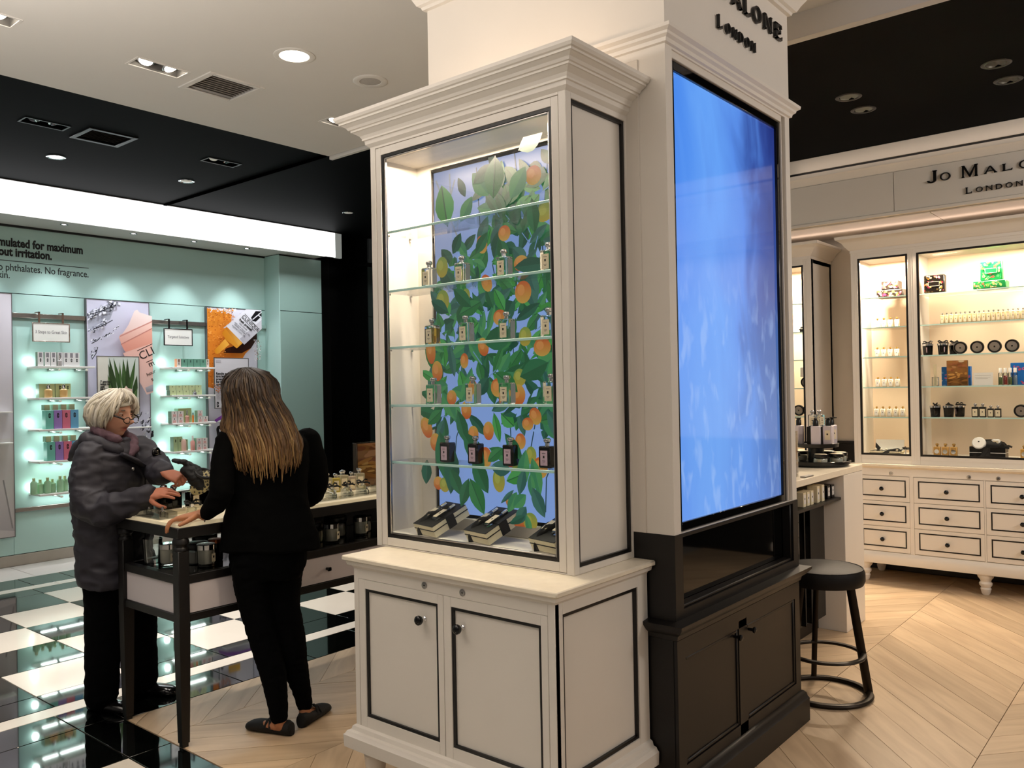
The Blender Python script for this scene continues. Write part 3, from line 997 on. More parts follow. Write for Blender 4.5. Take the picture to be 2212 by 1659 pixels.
vm = mat('grey_vent_mesh', '#8d8882', 0.6, noise=0.1, nscale=300)
for (x0, x1, y0, y1), fm, mm, lb in ((VENT, WHITE_COOL, vm, 'square air vent with grey mesh in the white ceiling'), (DVENT, BLACK, BLACK, 'square black air vent in the black ceiling')):
    cx, cy = (x0 + x1) / 2, (y0 + y1) / 2
    t = T('air_vent', lb, 'vent', (cx, cy, 3.45), world=True)
    t.p('frame', ring(MB(), lambda u, v, d: (u, v, 3.45 + d), x0 - 0.012, x1 + 0.012, y0 - 0.012, y1 + 0.012, 0.035, -0.008, 0.002, 0.002), fm)
    t.p('backing', MB().box(x0, x1, y0, y1, 3.475, 3.48), mm)
    for k in range(9):
        y = y0 + 0.03 + (y1 - y0 - 0.06) * (k + 0.5) / 9
        sl = MB().box(x0 + 0.02, x1 - 0.02, -0.012, 0.012, -0.0015, 0.0015).xf(Matrix.Translation((0, y, 3.462)) @ Matrix.Rotation(0.7, 4, 'X'))
        t.p('slat', sl, mm)
t = T('ceiling_speaker', 'round white ceiling speaker beside the tall cabinet', 'speaker', (3.405, 3.921, 3.45))
t.p('rim', MB().lathe(0, 0, [(0.105, 0), (0.105, -0.004), (0.098, -0.008), (0.066, -0.006), (0.064, 0)], 32, cap=False), WHITE_COOL)
t.p('grille', MB().lathe(0, 0, [(0.066, -0.003), (0.04, -0.006), (0.001, -0.007)], 28), mat('speaker_grille', '#b4afa9', 0.7, bump=0.3, nscale=500))

# ================================================================== TALL DISPLAY CABINET
def panel_face(t, mp, u0, u1, v0, v1, o, bw, name='panel', parent=None, depth=0.014, m=WHITE, pm=PANEL, back=0.03, bead=BEAD):
    """framed, recessed panel with a black bead: o = (left, right, bottom, top) widths of the frame"""
    a0, a1, b0, b1 = u0 + o[0], u1 - o[1], v0 + o[2], v1 - o[3]
    mb = MB()
    mbox(mb, mp, u0, a0, v0, v1, 0, back, 0.001)
    mbox(mb, mp, a1, u1, v0, v1, 0, back, 0.001)
    mbox(mb, mp, a0, a1, v0, b0, 0, back, 0.001)
    mbox(mb, mp, a0, a1, b1, v1, 0, back, 0.001)
    mbox(mb, mp, a0 - 0.001, a1 + 0.001, b0 - 0.001, b1 + 0.001, depth, back)
    q = t.p(name, mb, m, parent)
    t.p('bead', ring(MB(), mp, a0, a1, b0, b1, bw, depth * 0.35, depth + 0.002), bead, q)
    return q

def perfume_bottle(name, label, glass, cap, body=(0.052, 0.042, 0.078), liq=None, lab=LABEL, labw=0.60, group=None, txt=True):
    """square flacon: label looks along -X"""
    wy, wx, h = body
    t = T(name, label, 'perfume bottle', group=group)
    t.p('flask', MB().box(-wx / 2, wx / 2, -wy / 2, wy / 2, 0, h, 0.004), glass)
    if liq:
        t.p('scent', MB().box(-wx / 2 + 0.005, wx / 2 - 0.005, -wy / 2 + 0.005, wy / 2 - 0.005, 0.008, h * 0.86, 0.003), liq)
    lw, lh = wy * labw, h * 0.68
    z0 = h * 0.12
    mb = MB().box(-wx / 2 - 0.0012, -wx / 2 - 0.0002, -lw / 2, lw / 2, z0, z0 + lh)
    mb.use(1).box(-wx / 2 - 0.0017, -wx / 2 - 0.0012, -lw * 0.10, lw * 0.10, z0 + lh * 0.50, z0 + lh * 0.66)
    if txt:
        for v, q in ((0.80, 0.26), (0.30, 0.22), (0.22, 0.14)):
            mb.box(-wx / 2 - 0.0015, -wx / 2 - 0.0012, -lw * q, lw * q, z0 + lh * v, z0 + lh * (v + 0.025))
    t.p('label', mb, [lab, INK])
    k = wy / 0.052
    t.p('collar', MB().lathe(0, 0, [(0.0085 * k, h - 0.001), (0.0085 * k, h + 0.010 * k), (0.0075 * k, h + 0.011 * k)], 16), cap)
    t.p('stopper', MB().lathe(0, 0, [(0.0085 * k, h + 0.011 * k), (0.0125 * k, h + 0.014 * k), (0.0140 * k, h + 0.019 * k), (0.0125 * k, h + 0.025 * k), (0.007 * k, h + 0.0285 * k), (0.001, h + 0.029 * k)], 16), cap)
    return t

HX0, HX1, HY0, HY1 = 2.270, 2.647, 1.636, 2.623
BX0, BX1, BY0, BY1 = 2.083, 2.640, 1.580, 2.545
t = T('display_cabinet', 'tall cream display cabinet with glazed top, orange tree picture and cupboard base', 'cabinet', (2.36, 2.1, 0), world=True)
HUTCH = t
# turned feet
ft = [(0.022, 0), (0.026, 0.01), (0.030, 0.05), (0.040, 0.12), (0.044, 0.155), (0.036, 0.165), (0.044, 0.18), (0.044, 0.196)]
for x, y in ((BX0 + 0.05, BY0 + 0.05), (BX0 + 0.05, BY1 - 0.05), (BX1 - 0.05, BY0 + 0.05), (BX1 - 0.05, BY1 - 0.05)):
    t.p('foot', MB().lathe(x, y, ft, 18), WHITE)
front3 = lambda x0, x1, y0, y1: [(x1, y0), (x0, y0), (x0, y1), (x1, y1)]
t.p('base_carcass', MB().box(BX0 + 0.022, BX1, BY0 + 0.022, BY1, 0.20, 0.902), WHITE)
t.p('base_moulding', MB().mould(front3(BX0, BX1, BY0, BY1), [(-0.02, 0.190), (0.034, 0.190), (0.036, 0.236), (0.030, 0.242), (0.026, 0.250), (0.014, 0.254), (0.010, 0.268), (0, 0.274), (-0.02, 0.274)]), WHITE)
t.p('counter_moulding', MB().mould(front3(BX0, BX1, BY0, BY1), [(-0.02, 0.872), (0, 0.872), (0.006, 0.882), (0.018, 0.886), (0.022, 0.902), (-0.02, 0.902)]), WHITE)
t.p('counter_top', MB().box(2.050, 2.647, 1.547, 2.579, 0.9025, 0.9215, 0.004), STONE)
mpB = MX(BX0)
fr = MB()
mbox(fr, mpB, BY0, 1.608, 0.27, 0.875, 0, 0.022, 0.001)
mbox(fr, mpB, 2.519, BY1, 0.27, 0.875, 0, 0.022, 0.001)
mbox(fr, mpB, 1.608, 2.519, 0.835, 0.875, 0, 0.022, 0.001)
t.p('face_frame', fr, WHITE)
knob = [(0.009, 0), (0.009, 0.003), (0.0055, 0.006), (0.0055, 0.016)]
ball = [(0.0055, 0.016), (0.013, 0.020), (0.0175, 0.029), (0.0165, 0.037), (0.010, 0.043), (0.001, 0.045)]
def knob_at(t, x, y, z, parent, s=1.0, axis='x', plate=True):
    M4 = Matrix.Translation((x, y, z)) @ (Matrix.Rotation(-PI / 2, 4, 'Y') if axis == 'x' else Matrix.Rotation(PI / 2, 4, 'X')) @ Matrix.Scale(s, 4)
    if plate:
        t.p('knob_stem', MB().lathe(0, 0, knob, 16).xf(M4), CHROME, parent)
    return t.p('knob', MB().lathe(0, 0, ball if plate else [(0.006, 0)] + ball, 18).xf(M4), BLACK_GLOSS, parent)
for u0, u1, ky in ((2.0675, 2.517, 2.171), (1.6095, 2.0655, 1.984)):
    d = panel_face(t, mpB, u0, u1, 0.272, 0.834, (0.027, 0.035, 0.042, 0.034), 0.011, 'door', back=0.020, depth=0.012)
    knob_at(t, BX0 + 0.012, ky, 0.734, d)
for y in (2.157, 1.972):
    lk = MB().lathe(0, 0, [(0.0125, 0), (0.0125, 0.0025), (0.011, 0.003)], 20).use(1).box(-0.0015, 0.0015, -0.005, 0.002, 0.003, 0.0035)
    t.p('lock', lk.xf(Matrix.Translation((BX0 - 0.0005, y, 0.857)) @ Matrix.Rotation(-PI / 2, 4, 'Y')), [STEEL, INK])
panel_face(t, MY(BY0), BX0 + 0.002, BX1, 0.272, 0.873, (0.040, 0.065, 0.025, 0.038), 0.012, 'side_panel', depth=0.016, back=0.022)
# hutch
mb = MB()
mb.box(HX0 + 0.02, HX1, HY1 - 0.03, HY1, 0.9215, 2.57)
mb.box(HX0 + 0.02, HX1, HY0 + 0.02, HY0 + 0.05, 0.9215, 2.57)
mb.box(HX1 - 0.02, HX1, HY0 + 0.05, HY1 - 0.03, 0.9215, 2.57)
mb.box(HX0 + 0.02, HX1 - 0.02, HY0 + 0.05, HY1 - 0.03, 2.496, 2.57)
mb.box(HX0 + 0.02, HX1 - 0.02, HY0 + 0.05, HY1 - 0.03, 0.9215, 0.973)
t.p('carcass', mb, WHITE)
panel_face(t, MY(HY0), HX0 + 0.001, HX1, 0.922, 2.568, (0.030, 0.010, 0.022, 0.044), 0.013, 'side_panel', depth=0.016, back=0.020)
mpH = MX(HX0)
fr = MB()
ring(fr, mpH, HY0 + 0.001, HY1, 0.922, 2.568, (0.030, 0.004, 0.033), 0, 0.02, 0.001)
t.p('face_frame', fr, WHITE)
d = t.p('glazed_door', ring(MB(), mpH, 1.669, 2.591, 0.928, 2.533, (0.030, 0.032, 0.030), 0.001, 0.022, 0.001), WHITE)
t.p('bead', ring(MB(), mpH, 1.699, 2.561, 0.960, 2.503, (0.012, 0.013, 0.012), 0.004, 0.020), BEAD, d)
t.p('pale_bead', ring(MB(), mpH, 1.711, 2.549, 0.973, 2.491, 0.007, 0.006, 0.018, 0.002), STEEL, d)
t.p('door_pane', MB().box(HX0 + 0.012, HX0 + 0.015, 1.712, 2.548, 0.974, 2.490), PANE_GLASS, d)
co = [(-0.02, 2.544), (0, 2.544), (0.005, 2.548), (0.014, 2.556), (0.016, 2.571), (0.023, 2.572), (0.023, 2.579), (0.030, 2.590), (0.050, 2.603), (0.055, 2.604), (0.055, 2.612), (0.062, 2.613), (0.068, 2.622), (0.084, 2.631), (0.089, 2.632), (0.089, 2.640), (0.097, 2.642), (0.104, 2.651), (0.106, 2.662), (-0.02, 2.664)]
t.p('cornice', MB().mould(front3(HX0, HX1, HY0, HY1), co), WHITE, ang=18)
t.p('roof', MB().box(HX0 + 0.01, HX1, HY0 + 0.01, HY1 - 0.01, 2.56, 2.60), WHITE)
# inner back with the lit screen
mpK = MX(2.500)
t.p('back_frame', ring(MB(), mpK, HY0 + 0.05, HY1 - 0.03, 0.974, 2.496, (0.082, 0.050, 0.020), 0, 0.12), WHITE)
t.p('inner_sill', MB().box(2.494, 2.60, 1.765, 2.515, 1.018, 1.026, 0.002), WHITE)
sc_ = t.p('lit_screen', MB().box(2.512, 2.530, 1.772, 2.507, 1.029, 2.472), BLACK, label='lit blue screen showing a mandarin tree, at the back of the cabinet')
t.p('screen_bezel', ring(MB(), mpK, 1.770, 2.509, 1.027, 2.474, (0.013, 0.004, 0.014), 0.004, 0.03, 0.001), BLACK_GLOSS, sc_)
W_, H_ = 0.713, 1.429
pc = Pic(W_, H_, 0.00012)
pc.rect(0, W_, 0, H_, '#8fb0f2', '#8aa6dc')
pc.rect(0, 0.10, H_ * 0.55, H_, '#a3b4dd', '#93a8d8')
rnd = random.Random(21)
def P(px, py):
    """measured picture fractions (0..1 across, 0..1 down) to picture metres"""
    return px * W_, (1 - py) * H_
G = [('#2f6f3c', '#3c7d49'), ('#275c3a', '#2f6b46'), ('#3d8a3f', '#4b9a52'), ('#22503d', '#2b5f4a'), ('#4c8f57', '#3d7f56'), ('#335f55', '#3f6f60')]
def br(*pts, w=0.0022, c='#2b4a52'):
    pc.strip([P(*p) for p in pts], w, c)
def lf(px, py, ang, L, Wd, g):
    x, y = P(px, py)
    pc.leaf(x, y, R(ang), L, Wd, *G[g], rib='#2a5a3a' if g < 3 else None)
def fruit(px, py, rx, ry=None, rot=0, kind=0):
    x, y = P(px, py)
    ry = ry or rx
    c1, c2 = (('#b9552a', '#c09a48'), ('#c09a48', '#bb5a30'), ('#a8963c', '#7c9444'))[kind]
    rx, ry = rx * 0.84, ry * 0.84
    pc.disc(x, y, rx * W_, ry * W_, c1, c2, rot=rot)
    pc.disc(x - rx * W_ * 0.25, y + ry * W_ * 0.2, rx * W_ * 0.45, ry * W_ * 0.5, '#cc8a4c' if kind < 2 else '#a3a44c', rot=rot, n=12)
# pale twig at the upper left
for a in (((0.02, 0.03), (0.10, 0.12), (0.18, 0.20), (0.24, 0.31)), ((0.14, 0.14), (0.13, 0.02)), ((0.13, 0.09), (0.17, 0.04))):
    br(*a, w=0.004, c='#8f9da6')
# long stems
for a in (((0.34, 0.02), (0.36, 0.18), (0.34, 0.40), (0.38, 0.55)), ((0.62, 0.0), (0.66, 0.2), (0.58, 0.45), (0.60, 0.7)), ((0.85, 0.02), (0.8, 0.25), (0.82, 0.5), (0.78, 0.72)),
          ((0.12, 0.44), (0.4, 0.455), (0.62, 0.43)), ((0.45, 0.30), (0.52, 0.45)), ((0.72, 0.54), (0.95, 0.47)), ((0.30, 0.62), (0.15, 0.78), (0.12, 0.9)), ((0.55, 0.66), (0.56, 0.78)), ((0.88, 0.66), (0.90, 0.78), (0.80, 0.88), (0.79, 0.97)), ((0.75, 0.7), (0.70, 0.80))):
    br(*a, w=0.0025)
# broad mass of leaves
for k in range(330):
    py = 0.05 + 0.68 * (k / 330.0) ** 0.95
    lo = 0.42 - 0.34 * min(1, max(0, (py - 0.06) / 0.30))
    px = rnd.uniform(lo, 1.0)
    if py < 0.24 and px < 0.42:
        continue
    if py > 0.64 and 0.42 < px < 0.52:
        continue
    lf(px, py, rnd.choice([-60, -120, -90, -30, 30, 60, 120, 150, 210, -75, -105]) + rnd.uniform(-20, 20), rnd.uniform(0.075, 0.135), rnd.uniform(0.036, 0.062), rnd.randrange(6))
    if k % 9 == 0:
        br((px, py), (px + rnd.uniform(-.08, .08), py + rnd.uniform(-.06, .06)), w=0.0018, c='#6f93c9')
# chinks of blue sky through the leaves
for k in range(24):
    px, py = rnd.uniform(0.08, 0.98), rnd.uniform(0.24, 0.76)
    x, y = P(px, py)
    a = rnd.uniform(0, PI)
    pc.poly([(x + math.cos(a + q) * rr, y + math.sin(a + q) * rr) for q, rr in ((0, 0.026), (1.2, 0.012), (2.9, 0.024), (4.4, 0.012))], '#8fb2ee')
for a in ((0.86, 0.10, 0.062, 0.06, 0, 1), (0.93, 0.20, 0.07, 0.055, 0.4, 2), (0.50, 0.255, 0.045, 0.06, 0.3, 1), (0.66, 0.235, 0.05, 0.05, 0, 1), (0.77, 0.32, 0.058, 0.05, 0, 0), (0.53, 0.36, 0.042, 0.06, 0.5, 1), (0.78, 0.395, 0.065, 0.07, 0, 1),
          (0.36, 0.33, 0.034, 0.042, 0, 2), (0.38, 0.385, 0.034, 0.042, 0, 2), (0.20, 0.30, 0.055, 0.07, 0, 2), (0.20, 0.395, 0.06, 0.075, 0, 2), (0.62, 0.455, 0.055, 0.05, 0, 1), (0.50, 0.53, 0.045, 0.06, 0.3, 0), (0.79, 0.51, 0.05, 0.06, 0, 2), (0.90, 0.54, 0.066, 0.055, 0, 1),
          (0.10, 0.53, 0.045, 0.095, 0.1, 0), (0.36, 0.565, 0.036, 0.05, 0, 1), (0.15, 0.59, 0.05, 0.068, 0.1, 0), (0.75, 0.615, 0.05, 0.055, 0, 2), (0.26, 0.665, 0.045, 0.05, 0, 0), (0.42, 0.64, 0.04, 0.055, 0, 1), (0.60, 0.64, 0.058, 0.06, 0, 1), (0.74, 0.66, 0.056, 0.066, 0, 0),
          (0.37, 0.70, 0.045, 0.06, 0.1, 0), (0.85, 0.715, 0.045, 0.055, 0.5, 1), (0.53, 0.755, 0.045, 0.06, 0, 0), (0.80, 0.735, 0.045, 0.04, 0, 1), (0.06, 0.75, 0.05, 0.075, 0.5, 0), (0.42, 0.765, 0.046, 0.055, 0, 0), (0.75, 0.78, 0.042, 0.05, 0, 1), (0.13, 0.79, 0.05, 0.06, 0, 0), (0.22, 0.815, 0.034, 0.048, 0.2, 1),
          (0.51, 0.825, 0.05, 0.064, 0.1, 1), (0.68, 0.825, 0.056, 0.056, 0, 0), (0.82, 0.815, 0.042, 0.055, 0, 2), (0.88, 0.845, 0.055, 0.065, 0.2, 1), (0.15, 0.905, 0.046, 0.045, 0, 0), (0.20, 0.908, 0.048, 0.05, 0, 2), (0.28, 0.872, 0.025, 0.025, 0, 1), (0.60, 0.885, 0.05, 0.075, 0.1, 2),
          (0.68, 0.935, 0.042, 0.05, 0.2, 0), (0.745, 0.985, 0.06, 0.05, 0.6, 0), (0.81, 0.985, 0.055, 0.056, 0, 2), (0.72, 0.862, 0.04, 0.05, 0, 2)):
    fruit(*a)
# individually seen leaves
for a in ((0.26, 0.19, 100, 0.17, 0.105, 2), (0.36, 0.185, 55, 0.11, 0.060, 4), (0.40, 0.12, 115, 0.09, 0.040, 3), (0.57, 0.13, 130, 0.13, 0.08, 4), (0.46, 0.09, 30, 0.12, 0.06, 1), (0.62, 0.03, -95, 0.16, 0.10, 0),
          (0.72, 0.15, 55, 0.13, 0.08, 4), (0.86, 0.16, -85, 0.13, 0.06, 1), (0.78, 0.03, 20, 0.12, 0.075, 2), (0.30, 0.27, 60, 0.09, 0.05, 3), (0.47, 0.28, 50, 0.10, 0.05, 1),
          (0.50, 0.41, 200, 0.12, 0.06, 0), (0.26, 0.43, 150, 0.11, 0.055, 3), (0.43, 0.42, 140, 0.12, 0.06, 1), (0.74, 0.33, 0, 0.16, 0.06, 3), (0.67, 0.44, 120, 0.10, 0.05, 2), (0.52, 0.52, 10, 0.15, 0.09, 1),
          (0.60, 0.60, -35, 0.13, 0.07, 0), (0.95, 0.58, 200, 0.14, 0.08, 1), (0.92, 0.66, -40, 0.12, 0.055, 4), (0.25, 0.63, 190, 0.12, 0.05, 4), (0.20, 0.70, 215, 0.10, 0.05, 0), (0.32, 0.70, -70, 0.14, 0.06, 1),
          (0.18, 0.76, -80, 0.20, 0.09, 1), (0.28, 0.80, -95, 0.19, 0.085, 3), (0.36, 0.76, -50, 0.17, 0.08, 1), (0.43, 0.83, -60, 0.15, 0.075, 1), (0.55, 0.80, -20, 0.13, 0.05, 0), (0.64, 0.80, 215, 0.09, 0.045, 0),
          (0.66, 0.76, -50, 0.13, 0.05, 1), (0.80, 0.80, -100, 0.16, 0.06, 4), (0.84, 0.82, -75, 0.14, 0.055, 4), (0.94, 0.70, -50, 0.15, 0.07, 5), (0.08, 0.84, -95, 0.10, 0.06, 3), (0.26, 0.86, -60, 0.12, 0.06, 1),
          (0.40, 0.885, -112, 0.12, 0.055, 1), (0.41, 0.885, -62, 0.15, 0.075, 0), (0.70, 0.855, 175, 0.10, 0.06, 5), (0.80, 0.86, 200, 0.10, 0.055, 2), (0.79, 0.85, -105, 0.10, 0.045, 5), (0.83, 0.86, -85, 0.09, 0.035, 4),
          (0.84, 0.895, -62, 0.12, 0.055, 5), (0.74, 0.91, -120, 0.09, 0.045, 4), (0.72, 0.905, 220, 0.085, 0.02, 5), (0.80, 0.915, -140, 0.08, 0.05, 4), (0.80, 0.945, -125, 0.085, 0.05, 5), (0.79, 0.97, 205, 0.08, 0.03, 3), (0.80, 0.965, -75, 0.08, 0.03, 4)):
    lf(*a)
pc.obj('lit_picture', SCREENPIC, sc_, (2.507 - 2.36, 2.496 - 2.1, 1.040), RX)
# glass shelves
SH = [2.198, 1.958, 1.728, 1.494, 1.265]
for k, z in enumerate(SH):
    s_ = t.p('glass_shelf', MB().box(2.305, 2.470, 1.692, 2.588, z - 0.0095, z), SHELF_GLASS)
    t.p('polished_edge', MB().box(2.3015, 2.3045, 1.692, 2.588, z - 0.0095, z, 0.001), GLASS_EDGE, s_)
    for x, y in ((2.33, 1.694), (2.33, 2.586), (2.45, 1.694), (2.45, 2.586)):
        t.p('shelf_peg', MB().cyl(x, y, z - 0.016, z - 0.0095, 0.005, 8), CHROME, s_)
LB = [-0.03, 0, 0.03]
bp = perfume_bottle('perfume_bottle', 'x', FLACON, CHROME)
gold = perfume_bottle('perfume_bottle', 'golden yellow perfume bottle with silver stopper, leftmost on the middle glass shelf', FLACON, CHROME, liq=COLOGNE_GOLD)
blk = perfume_bottle('perfume_bottle', 'x', BLACK_GLOSS, CHROME, lab=LABEL_LILAC)
rows = [(1, [2.385, 2.205, 1.993, 1.786], 2.36), (2, [2.373, 2.190, 1.986, 1.790], 2.36), (3, [2.372, 2.160, 1.990, 1.785], 2.36)]
used = False
for k, ys, x in rows:
    for i, y in enumerate(ys):
        if k == 2 and i == 0:
            gold.o.location = (x, y, SH[k])
            continue
        lb = 'clear square perfume bottle, %s on the %s' % (nth(i, 4), ['', 'second glass shelf of the cabinet', 'middle glass shelf', 'shelf above the black bottles'][k])
        r = bp.o if not used else dup(bp.o, (0, 0, 0))
        used = True
        r.location = (x, y, SH[k])
        tag(r, lb, group='clear perfume bottles in the tall cabinet')
for i, y in enumerate((2.315, 2.165, 1.990, 1.820)):
    r = blk.o if i == 0 else dup(blk.o, (0, 0, 0))
    r.location = (2.375, y, SH[4])
    tag(r, 'black perfume bottle with lilac label, %s on the lowest glass shelf' % nth(i, 4), group='black perfume bottles in the tall cabinet')
# gift boxes on the cabinet floor, leaning on the sill
def gift_box(label):
    t = T('gift_box', label, 'gift box', group='ribboned gift boxes in the tall cabinet')
    W2, D2 = 0.070, 0.088
    tilt = Matrix.Rotation(R(-24), 4, 'Y')
    def ro(mb):
        return mb.xf(tilt)
    t.p('lower_tray', ro(MB().box(0, 2 * D2, -W2, W2, 0.0, 0.026, 0.001)), CREAM)
    t.p('dark_line', ro(MB().box(-0.001, 2 * D2 + 0.001, -W2 - 0.001, W2 + 0.001, 0.026, 0.029)), INK)
    t.p('upper_tray', ro(MB().box(0.0, 2 * D2, -W2, W2, 0.029, 0.046, 0.001)), CREAM)
    t.p('black_insert', ro(MB().box(0.0, 2 * D2, -W2, W2, 0.046, 0.0485, 0.001)), RIBBON)
    rb_ = ro(MB().box(D2 - 0.02, D2 + 0.02, -W2 - 0.002, W2 + 0.002, -0.001, 0.051))
    rb_.tube([tilt @ Vector(p) for p in ((D2, -0.005, 0.052), (D2 - 0.03, 0.02, 0.062), (D2 - 0.06, 0.032, 0.048), (D2 - 0.088, 0.036, 0.02), (D2 - 0.092, 0.038, 0.0))], [(0.012, 0.003)] * 5, 6)
    rb_.tube([tilt @ Vector(p) for p in ((D2, 0, 0.052), (D2 + 0.03, -0.02, 0.060), (D2 + 0.045, -0.035, 0.053))], [(0.010, 0.003)] * 3, 6)
    t.p('ribbon', rb_, RIBBON)
    for y, m1 in ((0.030, 0), (-0.030, 1)):
        t.p('phial', ro(MB().box(D2 - 0.050, D2 + 0.034, y - 0.012, y + 0.012, 0.049, 0.062, 0.003)), JAR_GLASS)
        lb_ = MB().box(D2 - 0.040, D2 + 0.016, y - 0.0125, y + 0.0125, 0.0622, 0.0632).use(1).box(D2 - 0.016, D2 - 0.008, y - 0.003, y + 0.003, 0.0632, 0.0636)
        t.p('phial_label', ro(lb_), [LABEL, INK])
        t.p('phial_cap', MB().tube([tilt @ Vector((D2 + 0.034, y, 0.056)), tilt @ Vector((D2 + 0.062, y, 0.056))], 0.0075, 12), CHROME)
    return t
gb = gift_box('cream and black gift box with ribbon, leftmost on the floor of the tall cabinet')
for i, (y, lb) in enumerate(((2.39, None), (2.115, 'cream and black gift box with ribbon, middle one on the floor of the tall cabinet'), (1.800, 'cream and black gift box with ribbon, partly hidden by the right door stile'))):
    r = gb.o if i == 0 else dup(gb.o, (0, 0, 0), label=lb)
    r.location = (2.325, y, 0.9745)
    r.rotation_euler = (0, 0, R(-12))

# ================================================================== CABINETS ON THE RIGHT HAND WALL
BACKWALL = mat('lit_cream_backing', '#efd9bf', 0.5, noise=0.01, nscale=3)
SH2 = [2.212, 1.976, 1.744, 1.508, 1.274]
def wall_cabinet(label, y1, y0, bays, cols, loc, glass_x=6.80):
    """front towards -X; bays: (y1, y0) of glazed doors; cols: (y1, y0) of drawer columns, y1 > y0"""
    t = T('wall_cabinet', label, 'cabinet', loc, world=True, group='lit cabinets on the right wall')
    X0, X1 = 6.78, 7.283
    path = lambda x, a, b: [(X1, a), (x, a), (x, b), (X1, b)]
    for x, y in [(X0 + 0.04, y1 - 0.06), (X1 - 0.05, y1 - 0.06), (X1 - 0.05, y0 + 0.06)] + [(X0 + 0.04, c[1] + 0.008) for c in cols[1:]]:
        t.p('foot', MB().lathe(x, y, [(0.020, 0), (0.028, 0.012), (0.036, 0.045), (0.030, 0.055), (0.042, 0.07), (0.044, 0.085), (0.034, 0.098), (0.038, 0.11), (0.050, 0.125), (0.054, 0.14), (0.048, 0.156)], 18), WHITE)
    t.p('base_carcass', MB().box(X0 + 0.012, X1, y0, y1, 0.156, 0.887, 0.002), WHITE)
    t.p('base_moulding', MB().mould(path(X0, y0, y1), [(-0.02, 0.152), (0.022, 0.152), (0.026, 0.165), (0.026, 0.205), (0.018, 0.222), (0.008, 0.228), (0, 0.240), (-0.02, 0.240)]), WHITE)
    t.p('counter_top', MB().mould(path(X0, y0, y1), [(-0.02, 0.884), (0.004, 0.884), (0.012, 0.893), (0.022, 0.899), (0.024, 0.915), (-0.02, 0.916)]).box(X0 + 0.01, X1, y0, y1, 0.886, 0.915), STONE)
    mp = MX(X0)
    fr = MB()
    edges = [y1] + [v for c in cols for v in c] + [y0]
    for i in range(0, len(edges), 2):
        mbox(fr, mp, edges[i + 1], edges[i], 0.24, 0.884, 0, 0.012)
    for c in cols:
        mbox(fr, mp, c[1], c[0], 0.828, 0.884, 0, 0.012)
    t.p('face_frame', fr, WHITE)
    for c in cols:
        for k in range(3):
            z0 = 0.246 + 0.1935 * k
            dr = t.p('drawer', mbox(MB(), mp, c[1] + 0.0015, c[0] - 0.0015, z0, z0 + 0.190, 0.0, 0.012, 0.001), WHITE)
            t.p('bead', ring(MB(), mp, c[1] + 0.026, c[0] - 0.032, z0 + 0.034, z0 + 0.164, 0.009, -0.0015, 0.002), BEAD, dr)
            knob_at(t, X0 - 0.001, (c[0] + c[1]) / 2 + 0.004, z0 + 0.096, dr, 0.95, plate=False)
    for y in [(cols[0][0] + cols[0][1]) / 2 - 0.06] + ([cols[1][1] + 0.095, cols[2][0] - 0.082] if len(cols) > 2 else []):
        lk = MB().lathe(0, 0, [(0.014, 0), (0.014, 0.0025), (0.012, 0.003)], 18).use(1).box(-0.0015, 0.0015, -0.006, 0.003, 0.003, 0.0035)
        t.p('lock', lk.xf(Matrix.Translation((X0 - 0.0005, y, 0.846)) @ Matrix.Rotation(-PI / 2, 4, 'Y')), [STEEL, INK])
    # glazed upper part
    gx = glass_x
    t.p('upper_carcass', MB().box(gx + 0.02, X1, y1 - 0.022, y1, 0.915, 2.60).box(gx + 0.02, X1, y0, y0 + 0.022, 0.915, 2.60)
        .box(gx + 0.02, X1, y0 + 0.022, y1 - 0.022, 2.52, 2.60).box(gx + 0.02, X1, y0 + 0.022, y1 - 0.022, 0.915, 0.974), WHITE)
    t.p('backing', MB().box(7.225, 7.235, y0 + 0.022, y1 - 0.022, 0.974, 2.52), BACKWALL)
    mg = MX(gx)
    fr = MB()
    ee = [y1] + [v for b_ in bays for v in b_] + [y0]
    for i in range(0, len(ee), 2):
        mbox(fr, mg, ee[i + 1], ee[i], 0.916, 2.60, 0, 0.02, 0.001)
    for b_ in bays:
        mbox(fr, mg, b_[1], b_[0], 0.916, 0.982, 0, 0.02, 0.001)
        mbox(fr, mg, b_[1], b_[0], 2.515, 2.60, 0, 0.02, 0.001)
    t.p('upper_frame', fr, WHITE)
    for b_ in bays:
        d = t.p('glazed_door', ring(MB(), mg, b_[1], b_[0], 0.982, 2.515, 0.014, -0.001, 0.018), BEAD, label='black rimmed glazed door')
        t.p('door_pane', MB().box(gx + 0.006, gx + 0.009, b_[1] + 0.014, b_[0] - 0.014, 0.996, 2.501), PANE_GLASS, d)
        t.p('pale_frame_line', ring(MB(), mg, b_[1] - 0.026, b_[0] + 0.026, 0.950, 2.545, 0.0025, -0.0012, 0.001), PANEL, d)
    for i in range(len(bays) - 1):
        y = (bays[i][1] + bays[i + 1][0]) / 2
        t.p('partition', MB().box(gx + 0.02, 7.225, y - 0.012, y + 0.012, 0.974, 2.52), WHITE)
    co2 = [(-0.02, 2.560), (0.004, 2.562), (0.004, 2.585), (0.016, 2.592), (0.022, 2.604), (0.030, 2.612), (0.045, 2.640), (0.070, 2.662), (0.082, 2.668), (0.086, 2.690), (-0.02, 2.694)]
    t.p('cornice', MB().mould(path(gx, y0, y1), [(q * 1.1, z) for q, z in co2]).box(gx + 0.01, X1, y0 + 0.01, y1 - 0.01, 2.60, 2.69), WHITE)
    if len(bays) == 1:
        q = panel_face(t, MY(y0), gx + 0.02, X1, 0.93, 2.58, (0.04, 0.04, 0.05, 0.05), 0.014, 'side_panel', depth=0.004, back=0.012)
